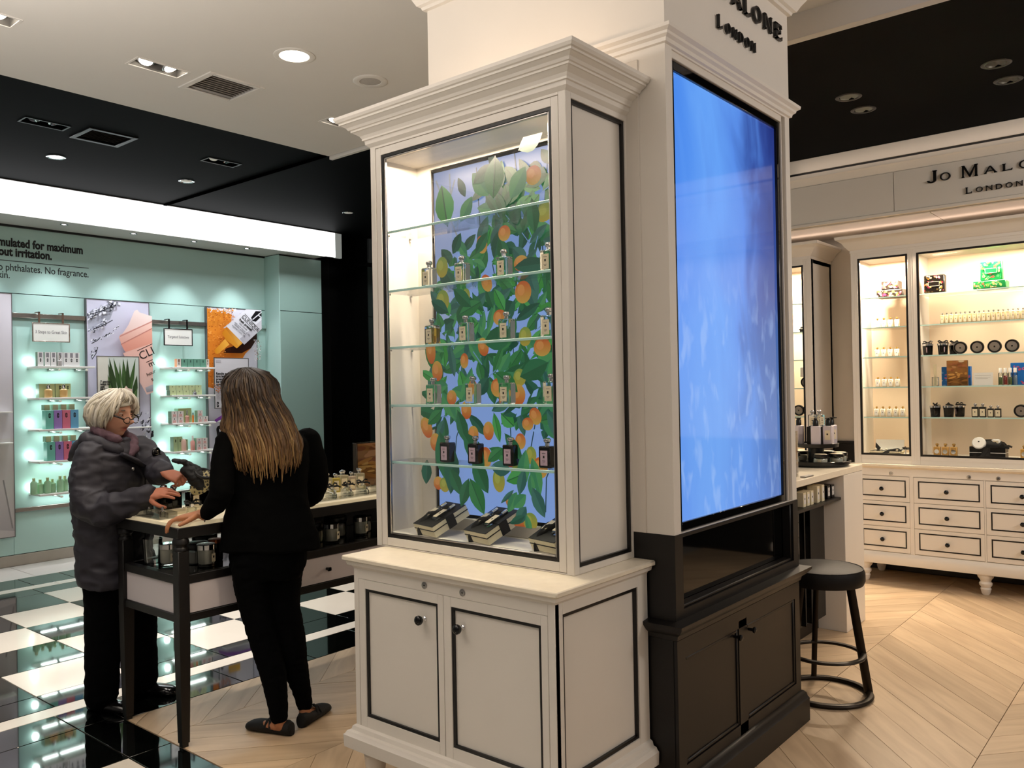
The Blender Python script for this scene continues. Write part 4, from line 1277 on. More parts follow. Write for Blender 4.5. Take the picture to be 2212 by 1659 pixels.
    for k, z in enumerate(SH2):
        for b_ in bays:
            s_ = t.p('glass_shelf', MB().box(6.895, 7.22, b_[1] - 0.004, b_[0] + 0.004, z - 0.009, z), SHELF_GLASS)
            t.p('polished_edge', MB().box(6.8925, 6.8948, b_[1] - 0.004, b_[0] + 0.004, z - 0.009, z), GLASS_EDGE, s_)
    return t
WC = wall_cabinet('wide cream wall cabinet with drawers below and two lit glazed doors above', 2.165, 0.22, [(2.113, 1.748), (1.684, 0.62)], [(2.140, 1.760), (1.732, 1.262), (1.252, 0.782), (0.754, 0.28)], (7.0, 1.2, 0))
WC2 = wall_cabinet('slim cream wall cabinet with black-edged side, half hidden behind the pillar', 3.10, 2.485, [(3.045, 2.545)], [(3.06, 2.525)], (7.0, 2.8, 0))

# ---- goods: everything faces -X
def floral(pic, x0, x1, y0, y1, seed, bg, cols):
    r = random.Random(seed)
    pic.rect(x0, x1, y0, y1, bg)
    for k in range(34):
        cx, cy = r.uniform(x0, x1), r.uniform(y0, y1)
        c = r.choice(cols)
        rr = r.uniform(0.006, 0.013)
        q = r.randrange(3)
        if q == 0:
            pic.disc(cx, cy, rr, rr * 0.7, c, r.choice(cols), n=9, rot=r.uniform(0, 3))
        elif q == 1:
            pic.leaf(cx, cy, r.uniform(0, 6.28), rr * 2.4, rr * 0.9, c, c)
        else:
            for a in range(5):
                pic.disc(cx + rr * 0.6 * math.cos(a * 1.257), cy + rr * 0.6 * math.sin(a * 1.257), rr * 0.34, rr * 0.34, c, n=7)
BLK_F = ['#e8417a', '#f08a2c', '#c9b38a', '#f0e4d2', '#d8c23a', '#b8263c', '#6f5b32']
GRN_F = ['#7fae4a', '#d2483e', '#e8e6c8', '#1d6b34', '#5aa86a', '#a83a3a', '#bcd27a']
TINB, TING, TINU = mat('black_tin', '#15110e', 0.35), mat('green_tin', '#12793c', 0.35), mat('blue_box_card', '#1f6fc0', 0.5)
def tin(name, label, y1, y0, z0, z1, x0, x1, m, bg, fl_, seed, plate=True, group=None):
    w2, h = y1 - y0, z1 - z0
    t = T(name, label, 'tin', ((x0 + x1) / 2, (y0 + y1) / 2, z0), group=group)
    d = (x1 - x0) / 2
    t.p('tin_body', MB().box(-d, d, -w2 / 2, w2 / 2, 0, h, 0.006), m)
    pc_ = Pic(w2 - 0.012, h - 0.012, 0.0001)
    floral(pc_, 0, w2 - 0.012, 0, h - 0.012, seed, bg, fl_)
    if plate:
        a, b_ = (w2 - 0.012) / 2, (h - 0.012) / 2
        pc_.rect(a - 0.038, a + 0.038, b_ - 0.017, b_ + 0.017, '#e9dfc8')
        pc_.rect(a - 0.036, a + 0.036, b_ - 0.015, b_ + 0.015, bg)
        text('JO MALONE', 0.0125, CREAM, t.o, (-d - 0.007, 0, 0.006 + b_ - 0.001), RX, align='CENTER')
        text('LONDON', 0.007, CREAM, t.o, (-d - 0.007, 0, 0.006 + b_ - 0.010), RX, align='CENTER')
    pc_.obj('floral_print', PRINT, t.o, (-d - 0.0004, w2 / 2 - 0.006, 0.006), RX)
    return t
tin('floral_tin', 'black floral tin standing on edge on the top shelf of the wide door', 1.662, 1.518, SH2[0], SH2[0] + 0.136, 6.91, 6.97, TINB, '#17120e', BLK_F, 3)
tin('floral_tin', 'green floral tin lying flat under an upright green tin on the top shelf', 1.330, 1.117, SH2[0], SH2[0] + 0.060, 6.91, 7.05, TING, '#127a3d', GRN_F, 5, False)
tin('floral_tin', 'green floral tin standing upright on a flat green tin on the top shelf', 1.284, 1.142, SH2[0] + 0.0605, SH2[0] + 0.201, 6.93, 6.99, TING, '#127a3d', GRN_F, 6)
tin('floral_box', 'flat black floral box, lower of the two stacked in the narrow door', 2.030, 1.826, SH2[0], SH2[0] + 0.062, 6.98, 7.12, TINB, '#17120e', BLK_F, 8, False)
tin('floral_box', 'smaller black floral box on top of the stack in the narrow door', 1.995, 1.865, SH2[0] + 0.0625, SH2[0] + 0.132, 6.99, 7.10, TINB, '#17120e', BLK_F, 9, False)
# row of eighteen small colognes
SMALLG = mat('pale_gold_glass', '#e3cf9a', 0.12, noise=0.03, nscale=20)
CREAMG = mat('milky_glass', '#f2e9d2', 0.15, noise=0.02, nscale=20)
row = perfume_bottle('cologne_bottle', 'x', SMALLG, CHROME, body=(0.0265, 0.024, 0.068), labw=0.66, txt=False)
for i in range(18):
    r = row.o if i == 0 else dup(row.o, (0, 0, 0))
    r.location = (6.945, 1.546 - 0.0310 * i, SH2[1])
    tag(r, 'slim golden cologne bottle, %s in the row of eighteen, wide door' % nth(i, 18), group='row of golden colognes on the second shelf')
# four rows of pale bottles in the narrow door
pale = perfume_bottle('cologne_bottle', 'x', CREAMG, BRASS, body=(0.034, 0.03, 0.060), lab=PAPER, labw=0.7, txt=False)
first = True
for k, n, yy in ((1, 4, 2.030), (2, 4, 2.035), (3, 4, 2.035), (4, 5, 2.050)):
    for i in range(n):
        r = pale.o if first else dup(pale.o, (0, 0, 0))
        first = False
        r.location = (7.00, yy - 0.049 * i, SH2[k])
        tag(r, 'pale gold-topped bottle, %s, %s, narrow door' % (nth(i, n), ['', 'second shelf', 'third shelf', 'fourth shelf', 'fifth shelf'][k]), group='pale bottles in the narrow lit door')
# black pots with silver rims and ribbon bows
def bow(mb, c, s, tails=True, ax=0):
    """loose ribbon bow round a centre, lying mostly in plan"""
    cx, cy, cz = c
    for sg in (1, -1):
        pts = [(0, 0, 0.1), (0.3 * sg, 0.75 * sg, 0.55), (0.15 * sg, 1.15 * sg, 0.45), (-0.18 * sg, 0.95 * sg, 0.12), (0, 0, 0.08)]
        mb.tube([(cx + s * p[ax], cy + s * p[1 - ax], cz + s * p[2]) for p in pts], [(0.16 * s, 0.035 * s)] * 5, 6)
        if tails:
            mb.tube([(cx, cy, cz), (cx + s * (-0.5 * sg if ax == 0 else 0.8 * sg), cy + s * (0.8 * sg if ax == 0 else -0.5 * sg), cz + 0.08 * s), (cx + s * (-0.9 if ax == 0 else 1.1 * sg), cy + s * (1.1 * sg if ax == 0 else -0.9), cz - 0.12 * s)], [(0.15 * s, 0.03 * s)] * 3, 6)
    mb.ball((cx, cy, cz + 0.1 * s), 0.2 * s, 8, 6)
    return mb
def pot(label):
    t = T('ribboned_pot', label, 'candle pot', group='black pots with bows in the wide lit door')
    t.p('pot', MB().lathe(0, 0, [(0.029, 0), (0.032, 0.004), (0.037, 0.070)], 22), BLACK_GLOSS)
    t.p('rim', MB().lathe(0, 0, [(0.0375, 0.070), (0.040, 0.071), (0.040, 0.084), (0.030, 0.088), (0.001, 0.089)], 22), CHROME)
    t.p('label', MB().lathe(0, 0, [(0.0335, 0.02), (0.0365, 0.058)], 22, cap=False).xf(Matrix.Scale(0.5, 4, (0, 1, 0))), LABEL_LILAC)
    t.p('bow', bow(MB(), (0, 0, 0.090), 0.030), RIBBON)
    return t
p0 = pot('black pot with silver rim and ribbon bow, leftmost on the third shelf')
for i, (x, y, k, lb) in enumerate(((6.94, 1.650, 2, None), (6.94, 1.545, 2, 'black pot with ribbon bow, between the leftmost pot and the round lids'), (7.045, 1.490, 2, 'black pot standing half behind another pot, beside the round lids'),
                                  (6.94, 1.607, 4, 'black pot with pointed bow, leftmost on the fifth shelf'), (6.94, 1.515, 4, 'black pot with broad ribbon bow, second from the left on the fifth shelf'), (7.045, 1.462, 4, 'black pot half behind the broad bowed pot on the fifth shelf'))):
    r = p0.o if i == 0 else dup(p0.o, (0, 0, 0), label=lb)
    r.location = (x, y, SH2[k])
    r.rotation_euler = (0, 0, 0.5 * i)
# round black rimmed candle lids shown face on
def lid(label):
    t = T('round_lid', label, 'candle lid', group='round black rimmed lids in the lit cabinets')
    rot = Matrix.Translation((0, 0, 0.047)) @ Matrix.Rotation(R(-8), 4, 'Y') @ Matrix.Rotation(-PI / 2, 4, 'Y')
    t.p('rim', MB().lathe(0, 0, [(0.046, -0.012), (0.047, 0.0), (0.044, 0.006), (0.034, 0.005), (0.034, -0.012)], 32).xf(rot), BLACK)
    t.p('face', MB().lathe(0, 0, [(0.0345, 0.0005), (0.02, 0.002), (0.001, 0.002)], 28).xf(rot), mat('silver_lid_face', '#b4aaa2', 0.3, metal=0.7))
    t.p('emblem', MB().box(-0.0055, 0.0055, -0.0055, 0.0055, 0.002, 0.003).xf(rot), INK)
    t.p('lid_rest', MB().box(-0.010, 0.016, -0.02, 0.02, 0, 0.006), ACRYLIC)
    return t
l0 = lid('round black rimmed lid on the third shelf, leftmost of the four')
for i, (x, y, z, lb) in enumerate(((6.94, 1.428, SH2[2], None), (6.94, 1.316, SH2[2], 'round black rimmed lid on the third shelf, second of the four from the left'), (6.94, 1.203, SH2[2], 'round black rimmed lid on the third shelf, third of the four from the left'), (6.94, 1.092, SH2[2], 'round black rimmed lid on the third shelf, rightmost of the four'),
                                  (6.94, 1.045, SH2[4], 'round black rimmed lid on the fifth shelf, cut by the photo edge'), (6.93, 2.585, SH2[3], 'round black rimmed lid in the slim cabinet behind the pillar, upper one'), (6.93, 2.575, SH2[4], 'round lid on the fifth shelf of the slim cabinet, nearest its right side'), (6.95, 2.660, SH2[4], 'round lid on the fifth shelf of the slim cabinet, beside the pillar edge'))):
    r = l0.o if i == 0 else dup(l0.o, (0, 0, 0), label=lb)
    r.location = (x, y, z)
# fourth shelf: reed diffuser, blue boxes, amber picture, card, vials
t = T('reed_diffuser', 'small clear diffuser with pale reeds at the left of the fourth shelf', 'diffuser', (6.95, 1.605, SH2[3]))
t.p('glass', MB().box(-0.02, 0.02, -0.022, 0.022, 0, 0.07, 0.003), JAR_GLASS)
for k in range(5):
    t.p('reed', MB().tube([(0, 0.002 * k - 0.004, 0.005), (0.004 * (k - 2), 0.006 * (k - 2), 0.165)], 0.0022, 6), CREAM)
def blue_box(label, y1, y0, h, x, seed):
    w2 = y1 - y0
    t = T('blue_floral_box', label, 'box', (x, (y0 + y1) / 2, SH2[3]))
    t.p('box_body', MB().box(-0.02, 0.02, -w2 / 2, w2 / 2, 0, h, 0.003), TINU)
    pc_ = Pic(w2 - 0.004, h - 0.004, 0.0001)
    floral(pc_, 0, w2, 0, h, seed, '#1f72c8', ['#7fb8f0', '#e8709a', '#f0f4ff', '#3c9ae0', '#16508e', '#c94a6a'])
    pc_.obj('floral_print', PRINT, t.o, (-0.0206, w2 / 2 - 0.002, 0.002), RX)
blue_box('bright blue floral box mostly hidden behind the amber picture', 1.575, 1.375, 0.145, 7.03, 12)
blue_box('bright blue floral box behind the row of coloured vials', 1.115, 0.90, 0.160, 7.02, 13)
def amber(t, w2, h, loc, rot, seed, parent=None):
    pc_ = Pic(w2, h, 0.0001)
    r = random.Random(seed)
    pc_.rect(0, w2, 0, h, '#6b4418', '#a4703a')
    for k in range(46):
        cx, cy = r.uniform(0, w2), h * r.random()
        f_ = cy / h
        pc_.disc(cx, cy, w2 * r.uniform(0.06, 0.22), h * r.uniform(0.02, 0.07), r.choice(['#5a3a14', '#7d5526', '#8d5f2c'] if f_ < 0.3 else (['#c08c48', '#b57f3c', '#caa05e'] if f_ < 0.6 else ['#a36a3a', '#8a5230', '#b98456', '#9a6038'])), rot=r.uniform(-0.3, 0.3), n=10)
    pc_.disc(w2 * 0.72, h * 0.97, w2 * 0.14, h * 0.05, '#d8c2a0', n=9)
    return pc_.obj('amber_picture', PRINT, parent or t.o, loc, rot)
t = T('amber_picture_block', 'amber brown landscape picture block standing before a blue box', 'picture', (6.955, 1.4535, SH2[3]))
t.p('block', MB().box(-0.012, 0.012, -0.0705, 0.0705, 0, 0.190, 0.002), mat('brown_card', '#6a4420', 0.5))
amber(t, 0.139, 0.188, (-0.0124, 0.0695, 0.001), RX, 4)
t = T('price_card', 'small white card with faint print between amber picture and vials', 'card', (6.96, 1.2835, SH2[3]))
t.p('card', MB().box(-0.001, 0.001, -0.063, 0.063, 0, 0.094), PAPER)
t.p('printed_lines', MB().box(-0.0016, -0.001, -0.05, 0.055, 0.074, 0.076).box(-0.0016, -0.001, -0.045, 0.055, 0.060, 0.0615).box(-0.0016, -0.001, -0.03, 0.05, 0.050, 0.0515), mat('grey_print', '#a89f95', 0.6))
for i, (c, cn) in enumerate((('#7e8f4e', 'olive green'), ('#cc4a3a', 'red'), ('#8f9a52', 'yellow green'), ('#a8c0d8', 'pale blue'))):
    t = T('vial', 'clear vial with white cap and %s contents, %s of the four' % (cn, nth(i, 4)), 'vial', (6.945, 1.170 - 0.031 * i, SH2[3]), group='coloured vials on the fourth shelf')
    t.p('contents', MB().lathe(0, 0, [(0.012, 0.004), (0.013, 0.008), (0.013, 0.058 + 0.01 * (i % 2)), (0.001, 0.06 + 0.01 * (i % 2))], 14), mat('vial_contents', c, 0.2))
    t.p('glass', MB().lathe(0, 0, [(0.014, 0.0), (0.0145, 0.004), (0.0145, 0.084), (0.011, 0.090)], 14), JAR_GLASS)
    t.p('cap', MB().lathe(0, 0, [(0.0105, 0.090), (0.0105, 0.122), (0.009, 0.124), (0.001, 0.1245)], 14), PAPER)
# fifth shelf: four black scents
b4 = perfume_bottle('black_scent_bottle', 'x', BLACK_GLOSS, CHROME, body=(0.045, 0.04, 0.078), lab=LABEL, labw=0.72, txt=False)
for i, (y, s_, lb) in enumerate(((1.337, 1, 'tall black scent bottle, left one of four on the fifth shelf'), (1.288, 1, 'tall black scent bottle, right beside another tall one on the fifth shelf'), (1.236, 0.84, 'short black scent bottle next to the tall pair on the fifth shelf'), (1.190, 0.84, 'short black scent bottle at the right end of the four'))):
    r = b4.o if i == 0 else dup(b4.o, (0, 0, 0))
    r.location = (6.945, y, SH2[4])
    r.scale = (s_, 1.0 if s_ == 1 else 0.92, s_)
    tag(r, lb, group='black scents on the fifth shelf')
# cabinet floor
gd = mat('matt_gold_glass', '#c89a52', 0.3, noise=0.05, nscale=20)
g0 = perfume_bottle('gold_bottle', 'x', gd, BRASS, body=(0.046, 0.04, 0.076), lab=gd, labw=0.3, txt=False)
for i, (y, lb) in enumerate(((1.597, 'gold bottle with bright round label, leftmost on the cabinet floor'), (1.540, 'gold bottle with pale round label, middle of three on the cabinet floor'), (1.483, 'gold bottle with dark round label, third on the cabinet floor'), (1.028, 'gold bottle at the right photo edge on the cabinet floor'))):
    r = g0.o if i == 0 else dup(g0.o, (0, 0, 0))
    r.location = (6.93, y, 0.9745)
    tag(r, lb, group='gold bottles on the floor of the wide lit cabinet')
    s_ = link('round_label', MB().lathe(0, 0, [(0.0165, 0), (0.016, 0.0015), (0.001, 0.002)], 18).xf(Matrix.Translation((-0.0215, 0, 0.040)) @ Matrix.Rotation(-PI / 2, 4, 'Y')).mesh('round_label', [PAPER, LABEL, mat('brown_label', '#5a4630', 0.4), LABEL][i]))
    s_.parent = r
t = T('gift_hamper', 'black ribboned gift hamper holding a candle and a jar, on the cabinet floor', 'gift box', (6.96, 1.258, 0.9745))
t.p('lower_tray', MB().box(-0.06, 0.06, -0.116, 0.116, 0, 0.040, 0.002), BLACK)
t.p('white_line', MB().box(-0.0615, 0.0615, -0.1175, 0.1175, 0.040, 0.044), PAPER)
t.p('upper_tray', MB().box(-0.06, 0.06, -0.116, 0.116, 0.044, 0.086, 0.002), BLACK)
t.p('cushion', MB().ball((0.01, -0.01, 0.088), (0.05, 0.108, 0.050), 18, 10), RIBBON)
t.p('candle_lid', MB().lathe(0, 0, [(0.046, 0), (0.046, 0.02), (0.040, 0.026), (0.001, 0.027)], 24).xf(Matrix.Translation((-0.03, 0.055, 0.105)) @ Matrix.Rotation(-1.15, 4, 'Y')), PAPER)
t.p('cream_jar', MB().box(-0.024, 0.004, -0.078, -0.020, 0.082, 0.142, 0.010), PAPER)
t.p('jar_label', MB().box(-0.026, -0.0242, -0.066, -0.032, 0.098, 0.130).use(1).box(-0.0268, -0.026, -0.054, -0.044, 0.112, 0.120), [LABEL, INK])
t.p('emblem', MB().box(-0.0545, -0.051, 0.050, 0.060, 0.118, 0.128), INK)
t.p('ribbon', bow(MB().box(-0.0625, -0.0605, -0.02, 0.012, 0, 0.09).tube([(-0.063, 0, 0.08), (-0.066, 0.02, 0.04), (-0.07, 0.04, -0.0)], [(0.014, 0.002)] * 3, 6), (-0.058, -0.105, 0.09), 0.05, ax=1), RIBBON)
t = T('phial_gift_box', 'open cream gift box with a row of little phials, floor of the narrow door', 'gift box', (6.945, 1.965, 0.9745))
t.p('tray', MB().box(-0.055, 0.055, -0.112, 0.112, 0, 0.030, 0.001), CREAM)
t.p('dark_line', MB().box(-0.0565, 0.0565, -0.1135, 0.1135, 0.017, 0.020), INK)
t.p('black_insert', MB().box(-0.053, 0.053, -0.110, 0.110, 0.030, 0.033), BLACK)
t.p('raised_lid', MB().box(-0.002, 0.004, -0.112, 0.100, 0, 0.085).xf(Matrix.Translation((0.056, 0, 0.032)) @ Matrix.Rotation(0.25, 4, 'Y')), PAPER)
t.p('lid_ribbon', MB().prism([(0.045, 0), (0.085, 0), (0.100, 0.02), (0.100, 0.06)], -0.0046, -0.0022, lambda u, v, d: (d, u, v)).xf(Matrix.Translation((0.056, 0, 0.032)) @ Matrix.Rotation(0.25, 4, 'Y')), RIBBON)
for k in range(5):
    y = 0.080 - 0.040 * k
    t.p('phial', MB().tube([(-0.040, y - 0.008, 0.040), (0.030, y + 0.010, 0.040)], 0.009, 10), CREAMG)
t.p('ribbon', MB().tube([(-0.06, 0.02, 0.004), (-0.055, -0.03, 0.034), (-0.02, -0.09, 0.045), (-0.03, -0.115, 0.03)], [(0.012, 0.003)] * 4, 6), RIBBON)
t = T('ribbon_rosette', 'small black ribbon rosette beside the phial box in the narrow door', 'ribbon', (6.91, 1.815, 0.9745))
t.p('bow', bow(bow(MB(), (0, 0, 0.05), 0.024), (0, 0.004, 0.055), 0.024, ax=1), RIBBON)
t.p('stand', MB().cyl(0, 0, 0, 0.05, 0.006, 10), PAPER)
# goods in the slim cabinet
t = T('black_bow_box', 'black bow topped box on the top shelf of the slim cabinet', 'gift box', (6.93, 2.585, SH2[0] - 0.236))
t.p('box_body', MB().box(-0.03, 0.03, -0.035, 0.035, 0, 0.02, 0.002), BLACK)
t.p('bow', bow(MB(), (0, 0, 0.022), 0.035), RIBBON)
pb = perfume_bottle('rose_bottle', 'rose tinted bottle with black cap in the slim cabinet behind the pillar', mat('rose_glass', '#d9a890', 0.15), BLACK, body=(0.05, 0.04, 0.08), lab=PAPER, labw=0.7, txt=False)
pb.o.location = (6.94, 2.570, SH2[2])
solo('white_carton', MB().box(6.92, 6.98, 2.545, 2.63, SH2[3] + 0.0945, SH2[3] + 0.175, 0.002), PAPER, 'plain white carton above a round lid in the slim cabinet', 'box')

# ================================================================== SERVICE COUNTER, CAROUSEL, STOOL
t = T('service_counter', 'white topped counter with black glass front behind the pillar', 'counter', (5.0, 2.05, 0), world=True)
t.p('counter_top', MB().box(4.05, 5.66, 1.754, 2.46, 0.975, 1.013, 0.002), STONE)
t.p('end_panel', MB().box(5.30, 5.66, 1.754, 2.46, 0.0, 0.974, 0.002), WHITE)
t.p('black_front', MB().box(4.05, 5.30, 1.90, 1.915, 0.09, 0.83), BLACK_GLOSS)
t.p('open_shelf', MB().box(4.05, 5.30, 1.775, 2.40, 0.822, 0.838).box(4.05, 5.30, 2.385, 2.40, 0.838, 0.974), BLACK_SOFT)
t.p('black_side', MB().box(4.05, 4.07, 1.775, 2.40, 0.09, 0.974), BLACK_SOFT)
t.p('glass_stile', MB().box(4.97, 4.985, 1.885, 1.905, 0.09, 0.83).box(5.06, 5.30, 1.882, 1.905, 0.09, 0.83), BLACK_GLOSS)
t.p('kickboard', MB().box(4.05, 5.30, 1.93, 2.38, 0.0, 0.09), KICK)
def carton(x, y, label, z=0.8385, m=CREAM, h=0.085, wd=0.04):
    t = T('carton', label, 'carton', (x, y, z), group='cartons on the shelf of the service counter')
    t.p('box', MB().box(-wd / 2, wd / 2, -0.03, 0.03, 0, h, 0.001), m)
    t.p('label', MB().box(-wd * 0.32, wd * 0.32, -0.0308, -0.03, h * 0.2, h * 0.85).use(1).box(-0.004, 0.004, -0.0314, -0.0308, h * 0.5, h * 0.62), [PAPER, INK])
for i, x in enumerate((4.765, 4.825, 4.885, 4.985, 5.065)):
    carton(x, 1.83, 'cream carton on the black counter shelf, %s of five' % nth(i, 5), h=0.082 if i < 3 else 0.098)
for i, x in enumerate((5.19, 5.262)):
    carton(x, 1.84, ['black carton with white label nearer the cream cartons', 'black carton with white label next to the white end panel'][i], m=BLACK, h=0.08, wd=0.05)
t = T('acrylic_sign', 'clear acrylic sign holder on the service counter by the pillar', 'sign holder', (4.725, 1.83, 1.013))
t.p('panel', MB().box(-0.030, 0.030, -0.003, 0.0, 0, 0.262).box(-0.030, 0.030, 0.003, 0.006, 0, 0.262), ACRYLIC)
t.p('insert', MB().box(-0.028, 0.028, 0.0005, 0.0025, 0.004, 0.25), mat('pale_pink_card', '#d9c4b2', 0.5, noise=0.08, nscale=30))
t.p('printed_bottle', MB().box(-0.020, 0.020, -0.0002, 0.0004, 0.10, 0.175).box(-0.007, 0.007, -0.0002, 0.0004, 0.175, 0.20), mat('print_gold', '#c2a27e', 0.5))
t.p('printed_lines', MB().box(-0.02, 0.018, -0.0002, 0.0004, 0.07, 0.073).box(-0.02, 0.02, -0.0002, 0.0004, 0.055, 0.058).box(-0.02, 0.012, -0.0002, 0.0004, 0.04, 0.043), mat('grey_print', '#9d9186', 0.6))
solo('card_tray', MB().box(4.70, 4.82, 1.765, 1.80, 1.0135, 1.021, 0.002), mat('grey_plastic', '#7d7872', 0.4), 'thin grey tray at the front edge of the service counter', 'tray')
CX, CY = 5.47, 1.985
t = T('carousel_stand', 'round two tier black display stand on the service counter', 'display stand', (CX, CY, 1.013))
t.p('lower_tray', MB().lathe(0, 0, [(0.16, 0), (0.19, 0.004), (0.21, 0.016), (0.212, 0.034), (0.207, 0.036), (0.204, 0.020), (0.001, 0.020)], 48), BLACK)
t.p('column', MB().cyl(0, 0, 0.02, 0.135, 0.05, 24), BLACK)
t.p('upper_tray', MB().lathe(0, 0, [(0.12, 0.118), (0.138, 0.122), (0.142, 0.144), (0.138, 0.146), (0.134, 0.135), (0.001, 0.135)], 48), BLACK)
t.p('top_riser', MB().box(-0.044, 0.044, -0.044, 0.044, 0.136, 0.252, 0.002), BLACK)
def jar(label):
    t = T('cream_jar', label, 'jar', group='cream jars on the lower tray of the carousel')
    t.p('glass', MB().lathe(0, 0, [(0.043, 0), (0.046, 0.003), (0.046, 0.034), (0.042, 0.040)], 24), JAR_GLASS)
    t.p('cream', MB().lathe(0, 0, [(0.040, 0.004), (0.041, 0.008), (0.041, 0.033), (0.001, 0.034)], 22), CANDLE)
    t.p('lid', MB().lathe(0, 0, [(0.046, 0.041), (0.0475, 0.044), (0.0475, 0.060), (0.045, 0.062)], 24), BLACK)
    t.p('lid_top', MB().lathe(0, 0, [(0.038, 0.062), (0.036, 0.0636), (0.001, 0.064)], 22), LABEL)
    return t
j0 = jar('x')
for i, (a, lb) in enumerate(((-150, 'low cream jar with black lid on the carousel, nearest the pillar'), (-105, 'low cream jar with black lid at the front of the carousel'), (-58, 'low cream jar with black lid, front right of the carousel'), (-10, 'low cream jar at the right rim of the carousel'), (60, 'low cream jar at the back of the carousel'), (120, 'low cream jar at the hidden back left of the carousel'))):
    r = j0.o if i == 0 else dup(j0.o, (0, 0, 0))
    r.location = (CX + 0.148 * math.cos(R(a)), CY + 0.148 * math.sin(R(a)), 1.0345)
    tag(r, lb)
LOTION = mat('pale_lilac_lotion', '#cfc6cc', 0.25, noise=0.02, nscale=10)
def lotion(label):
    t = T('lotion_bottle', label, 'pump bottle', group='pump bottles on the upper tray of the carousel')
    t.p('flask', MB().box(-0.022, 0.022, -0.030, 0.030, 0, 0.125, 0.005), LOTION)
    t.p('label', MB().box(-0.0232, -0.0222, -0.017, 0.017, 0.034, 0.096).use(1).box(-0.0238, -0.0232, -0.005, 0.005, 0.066, 0.076), [LABEL, INK])
    t.p('pump_collar', MB().lathe(0, 0, [(0.017, 0.125), (0.0165, 0.158), (0.012, 0.166), (0.001, 0.167)], 18), BLACK)
    t.p('pump_spout', MB().box(-0.012, 0.012, -0.010, 0.010, 0.167, 0.176, 0.002).box(-0.045, -0.01, -0.005, 0.005, 0.170, 0.175, 0.001), BLACK)
    return t
b0 = lotion('x')
for i, (a, rz, lb) in enumerate(((-160, 200, 'pale pump bottle on the carousel, beside the pillar'), (-112, 0, 'pale pump bottle on the carousel facing front, middle one'), (-50, 62, 'pale pump bottle at the right of the carousel'), (20, 150, 'pale pump bottle on the carousel, behind the right one'), (110, 250, 'pale pump bottle hidden at the back of the carousel'))):
    r = b0.o if i == 0 else dup(b0.o, (0, 0, 0))
    r.location = (CX + 0.104 * math.cos(R(a)), CY + 0.104 * math.sin(R(a)), 1.013 + 0.1355)
    r.rotation_euler = (0, 0, R(rz))
    tag(r, lb)
for i, (dx, dy, rz, lb) in enumerate(((-0.022, 0.012, 0.3, 'clear flacon with round silver stopper on top of the carousel, left one'), (0.025, -0.018, 1.1, 'clear flacon on top of the carousel, label seen from the side'))):
    r = dup(bp.o, (CX + dx, CY + dy, 1.013 + 0.2525), rz=rz, label=lb, group='clear flacons on top of the carousel')
t = T('bar_stool', 'round black leather bar stool with metal ring base on the wood floor', 'stool', (4.2, 1.5, 0))
dk = mat('dark_bronze_metal', '#2a2118', 0.4, metal=0.6, noise=0.1, nscale=20)
lea = mat('black_leather', '#110e0c', 0.55, spec=0.3, noise=0.12, nscale=30, bump=0.12)
t.p('seat', MB().lathe(0, 0, [(0.150, 0.548), (0.186, 0.556), (0.194, 0.575), (0.194, 0.612), (0.188, 0.628), (0.165, 0.636), (0.001, 0.638)], 48), lea)
t.p('seat_piping', MB().torus((0, 0, 0.630), 0.184, 0.004, 48, 6), lea)
t.p('foot_ring', MB().torus((0, 0, 0.205), 0.178, 0.016, 48, 8, 0.55), dk)
t.p('floor_ring', MB().torus((0, 0, 0.0125), 0.205, 0.018, 48, 8, 0.68), dk)
for a, w2 in ((-56, 0.017), (36, 0.011), (142, 0.015)):
    ca, sa = math.cos(R(a)), math.sin(R(a))
    t.p('leg', MB().tube([(0.125 * ca, 0.125 * sa, 0.552), (0.205 * ca, 0.205 * sa, 0.012)], [(w2, w2 * 1.3)] * 2, 12), dk)

# ================================================================== MINT WALL: POSTERS, RAILS, SHELVES, GOODS
def spin(a):
    return (Matrix.Rotation(PI / 2, 3, 'X') @ Matrix.Rotation(a, 3, 'Z')).to_euler()
def emblem(pic, cx, cy, h, ang=0.0, ink='#0e0e10', cut='#eceaf0'):
    """black capsule with a white split, the mark of the counter"""
    ca, sa = math.cos(ang), math.sin(ang)
    def q(u, v):
        return (cx + u * ca - v * sa, cy + u * sa + v * ca)
    w2 = h * 0.21
    cap_ = [(w2 * math.cos(R(a)), h / 2 - w2 + w2 * math.sin(R(a))) for a in range(0, 181, 30)] + [(w2 * math.cos(R(a)), -h / 2 + w2 + w2 * math.sin(R(a))) for a in range(180, 361, 30)]
    pic.poly([q(u, v) for u, v in cap_], ink)
    pic.poly([q(u, v) for u, v in ((-h * .025, -h * .30), (h * .025, -h * .30), (h * .025, h * .30), (-h * .025, h * .30))], cut)
    pic.poly([q(u, v) for u, v in ((h * .02, -h * .03), (w2 * 1.02, -h * .03), (w2 * 1.02, h * .03), (h * .02, h * .03))], cut)
FRAME = mat('thin_dark_metal', '#6f6c6e', 0.35, metal=0.7)
PH, PZ = 2.235, 0.275
def poster(label, x0, x1):
    t = T('poster_panel', label, 'poster', ((x0 + x1) / 2, 8.488, PZ))
    w2 = x1 - x0
    t.p('board', MB().box(-w2 / 2 + 0.004, w2 / 2 - 0.004, -0.042, 0, 0.004, PH - 0.004), PAPER)
    t.p('frame', ring(MB(), lambda u, v, d: (u, d, v), -w2 / 2, w2 / 2, 0, PH, 0.005, -0.046, 0, 0), FRAME)
    return t, Pic(w2 - 0.01, PH - 0.01, 0.0002), (-w2 / 2 + 0.005, -0.0425, 0.005)
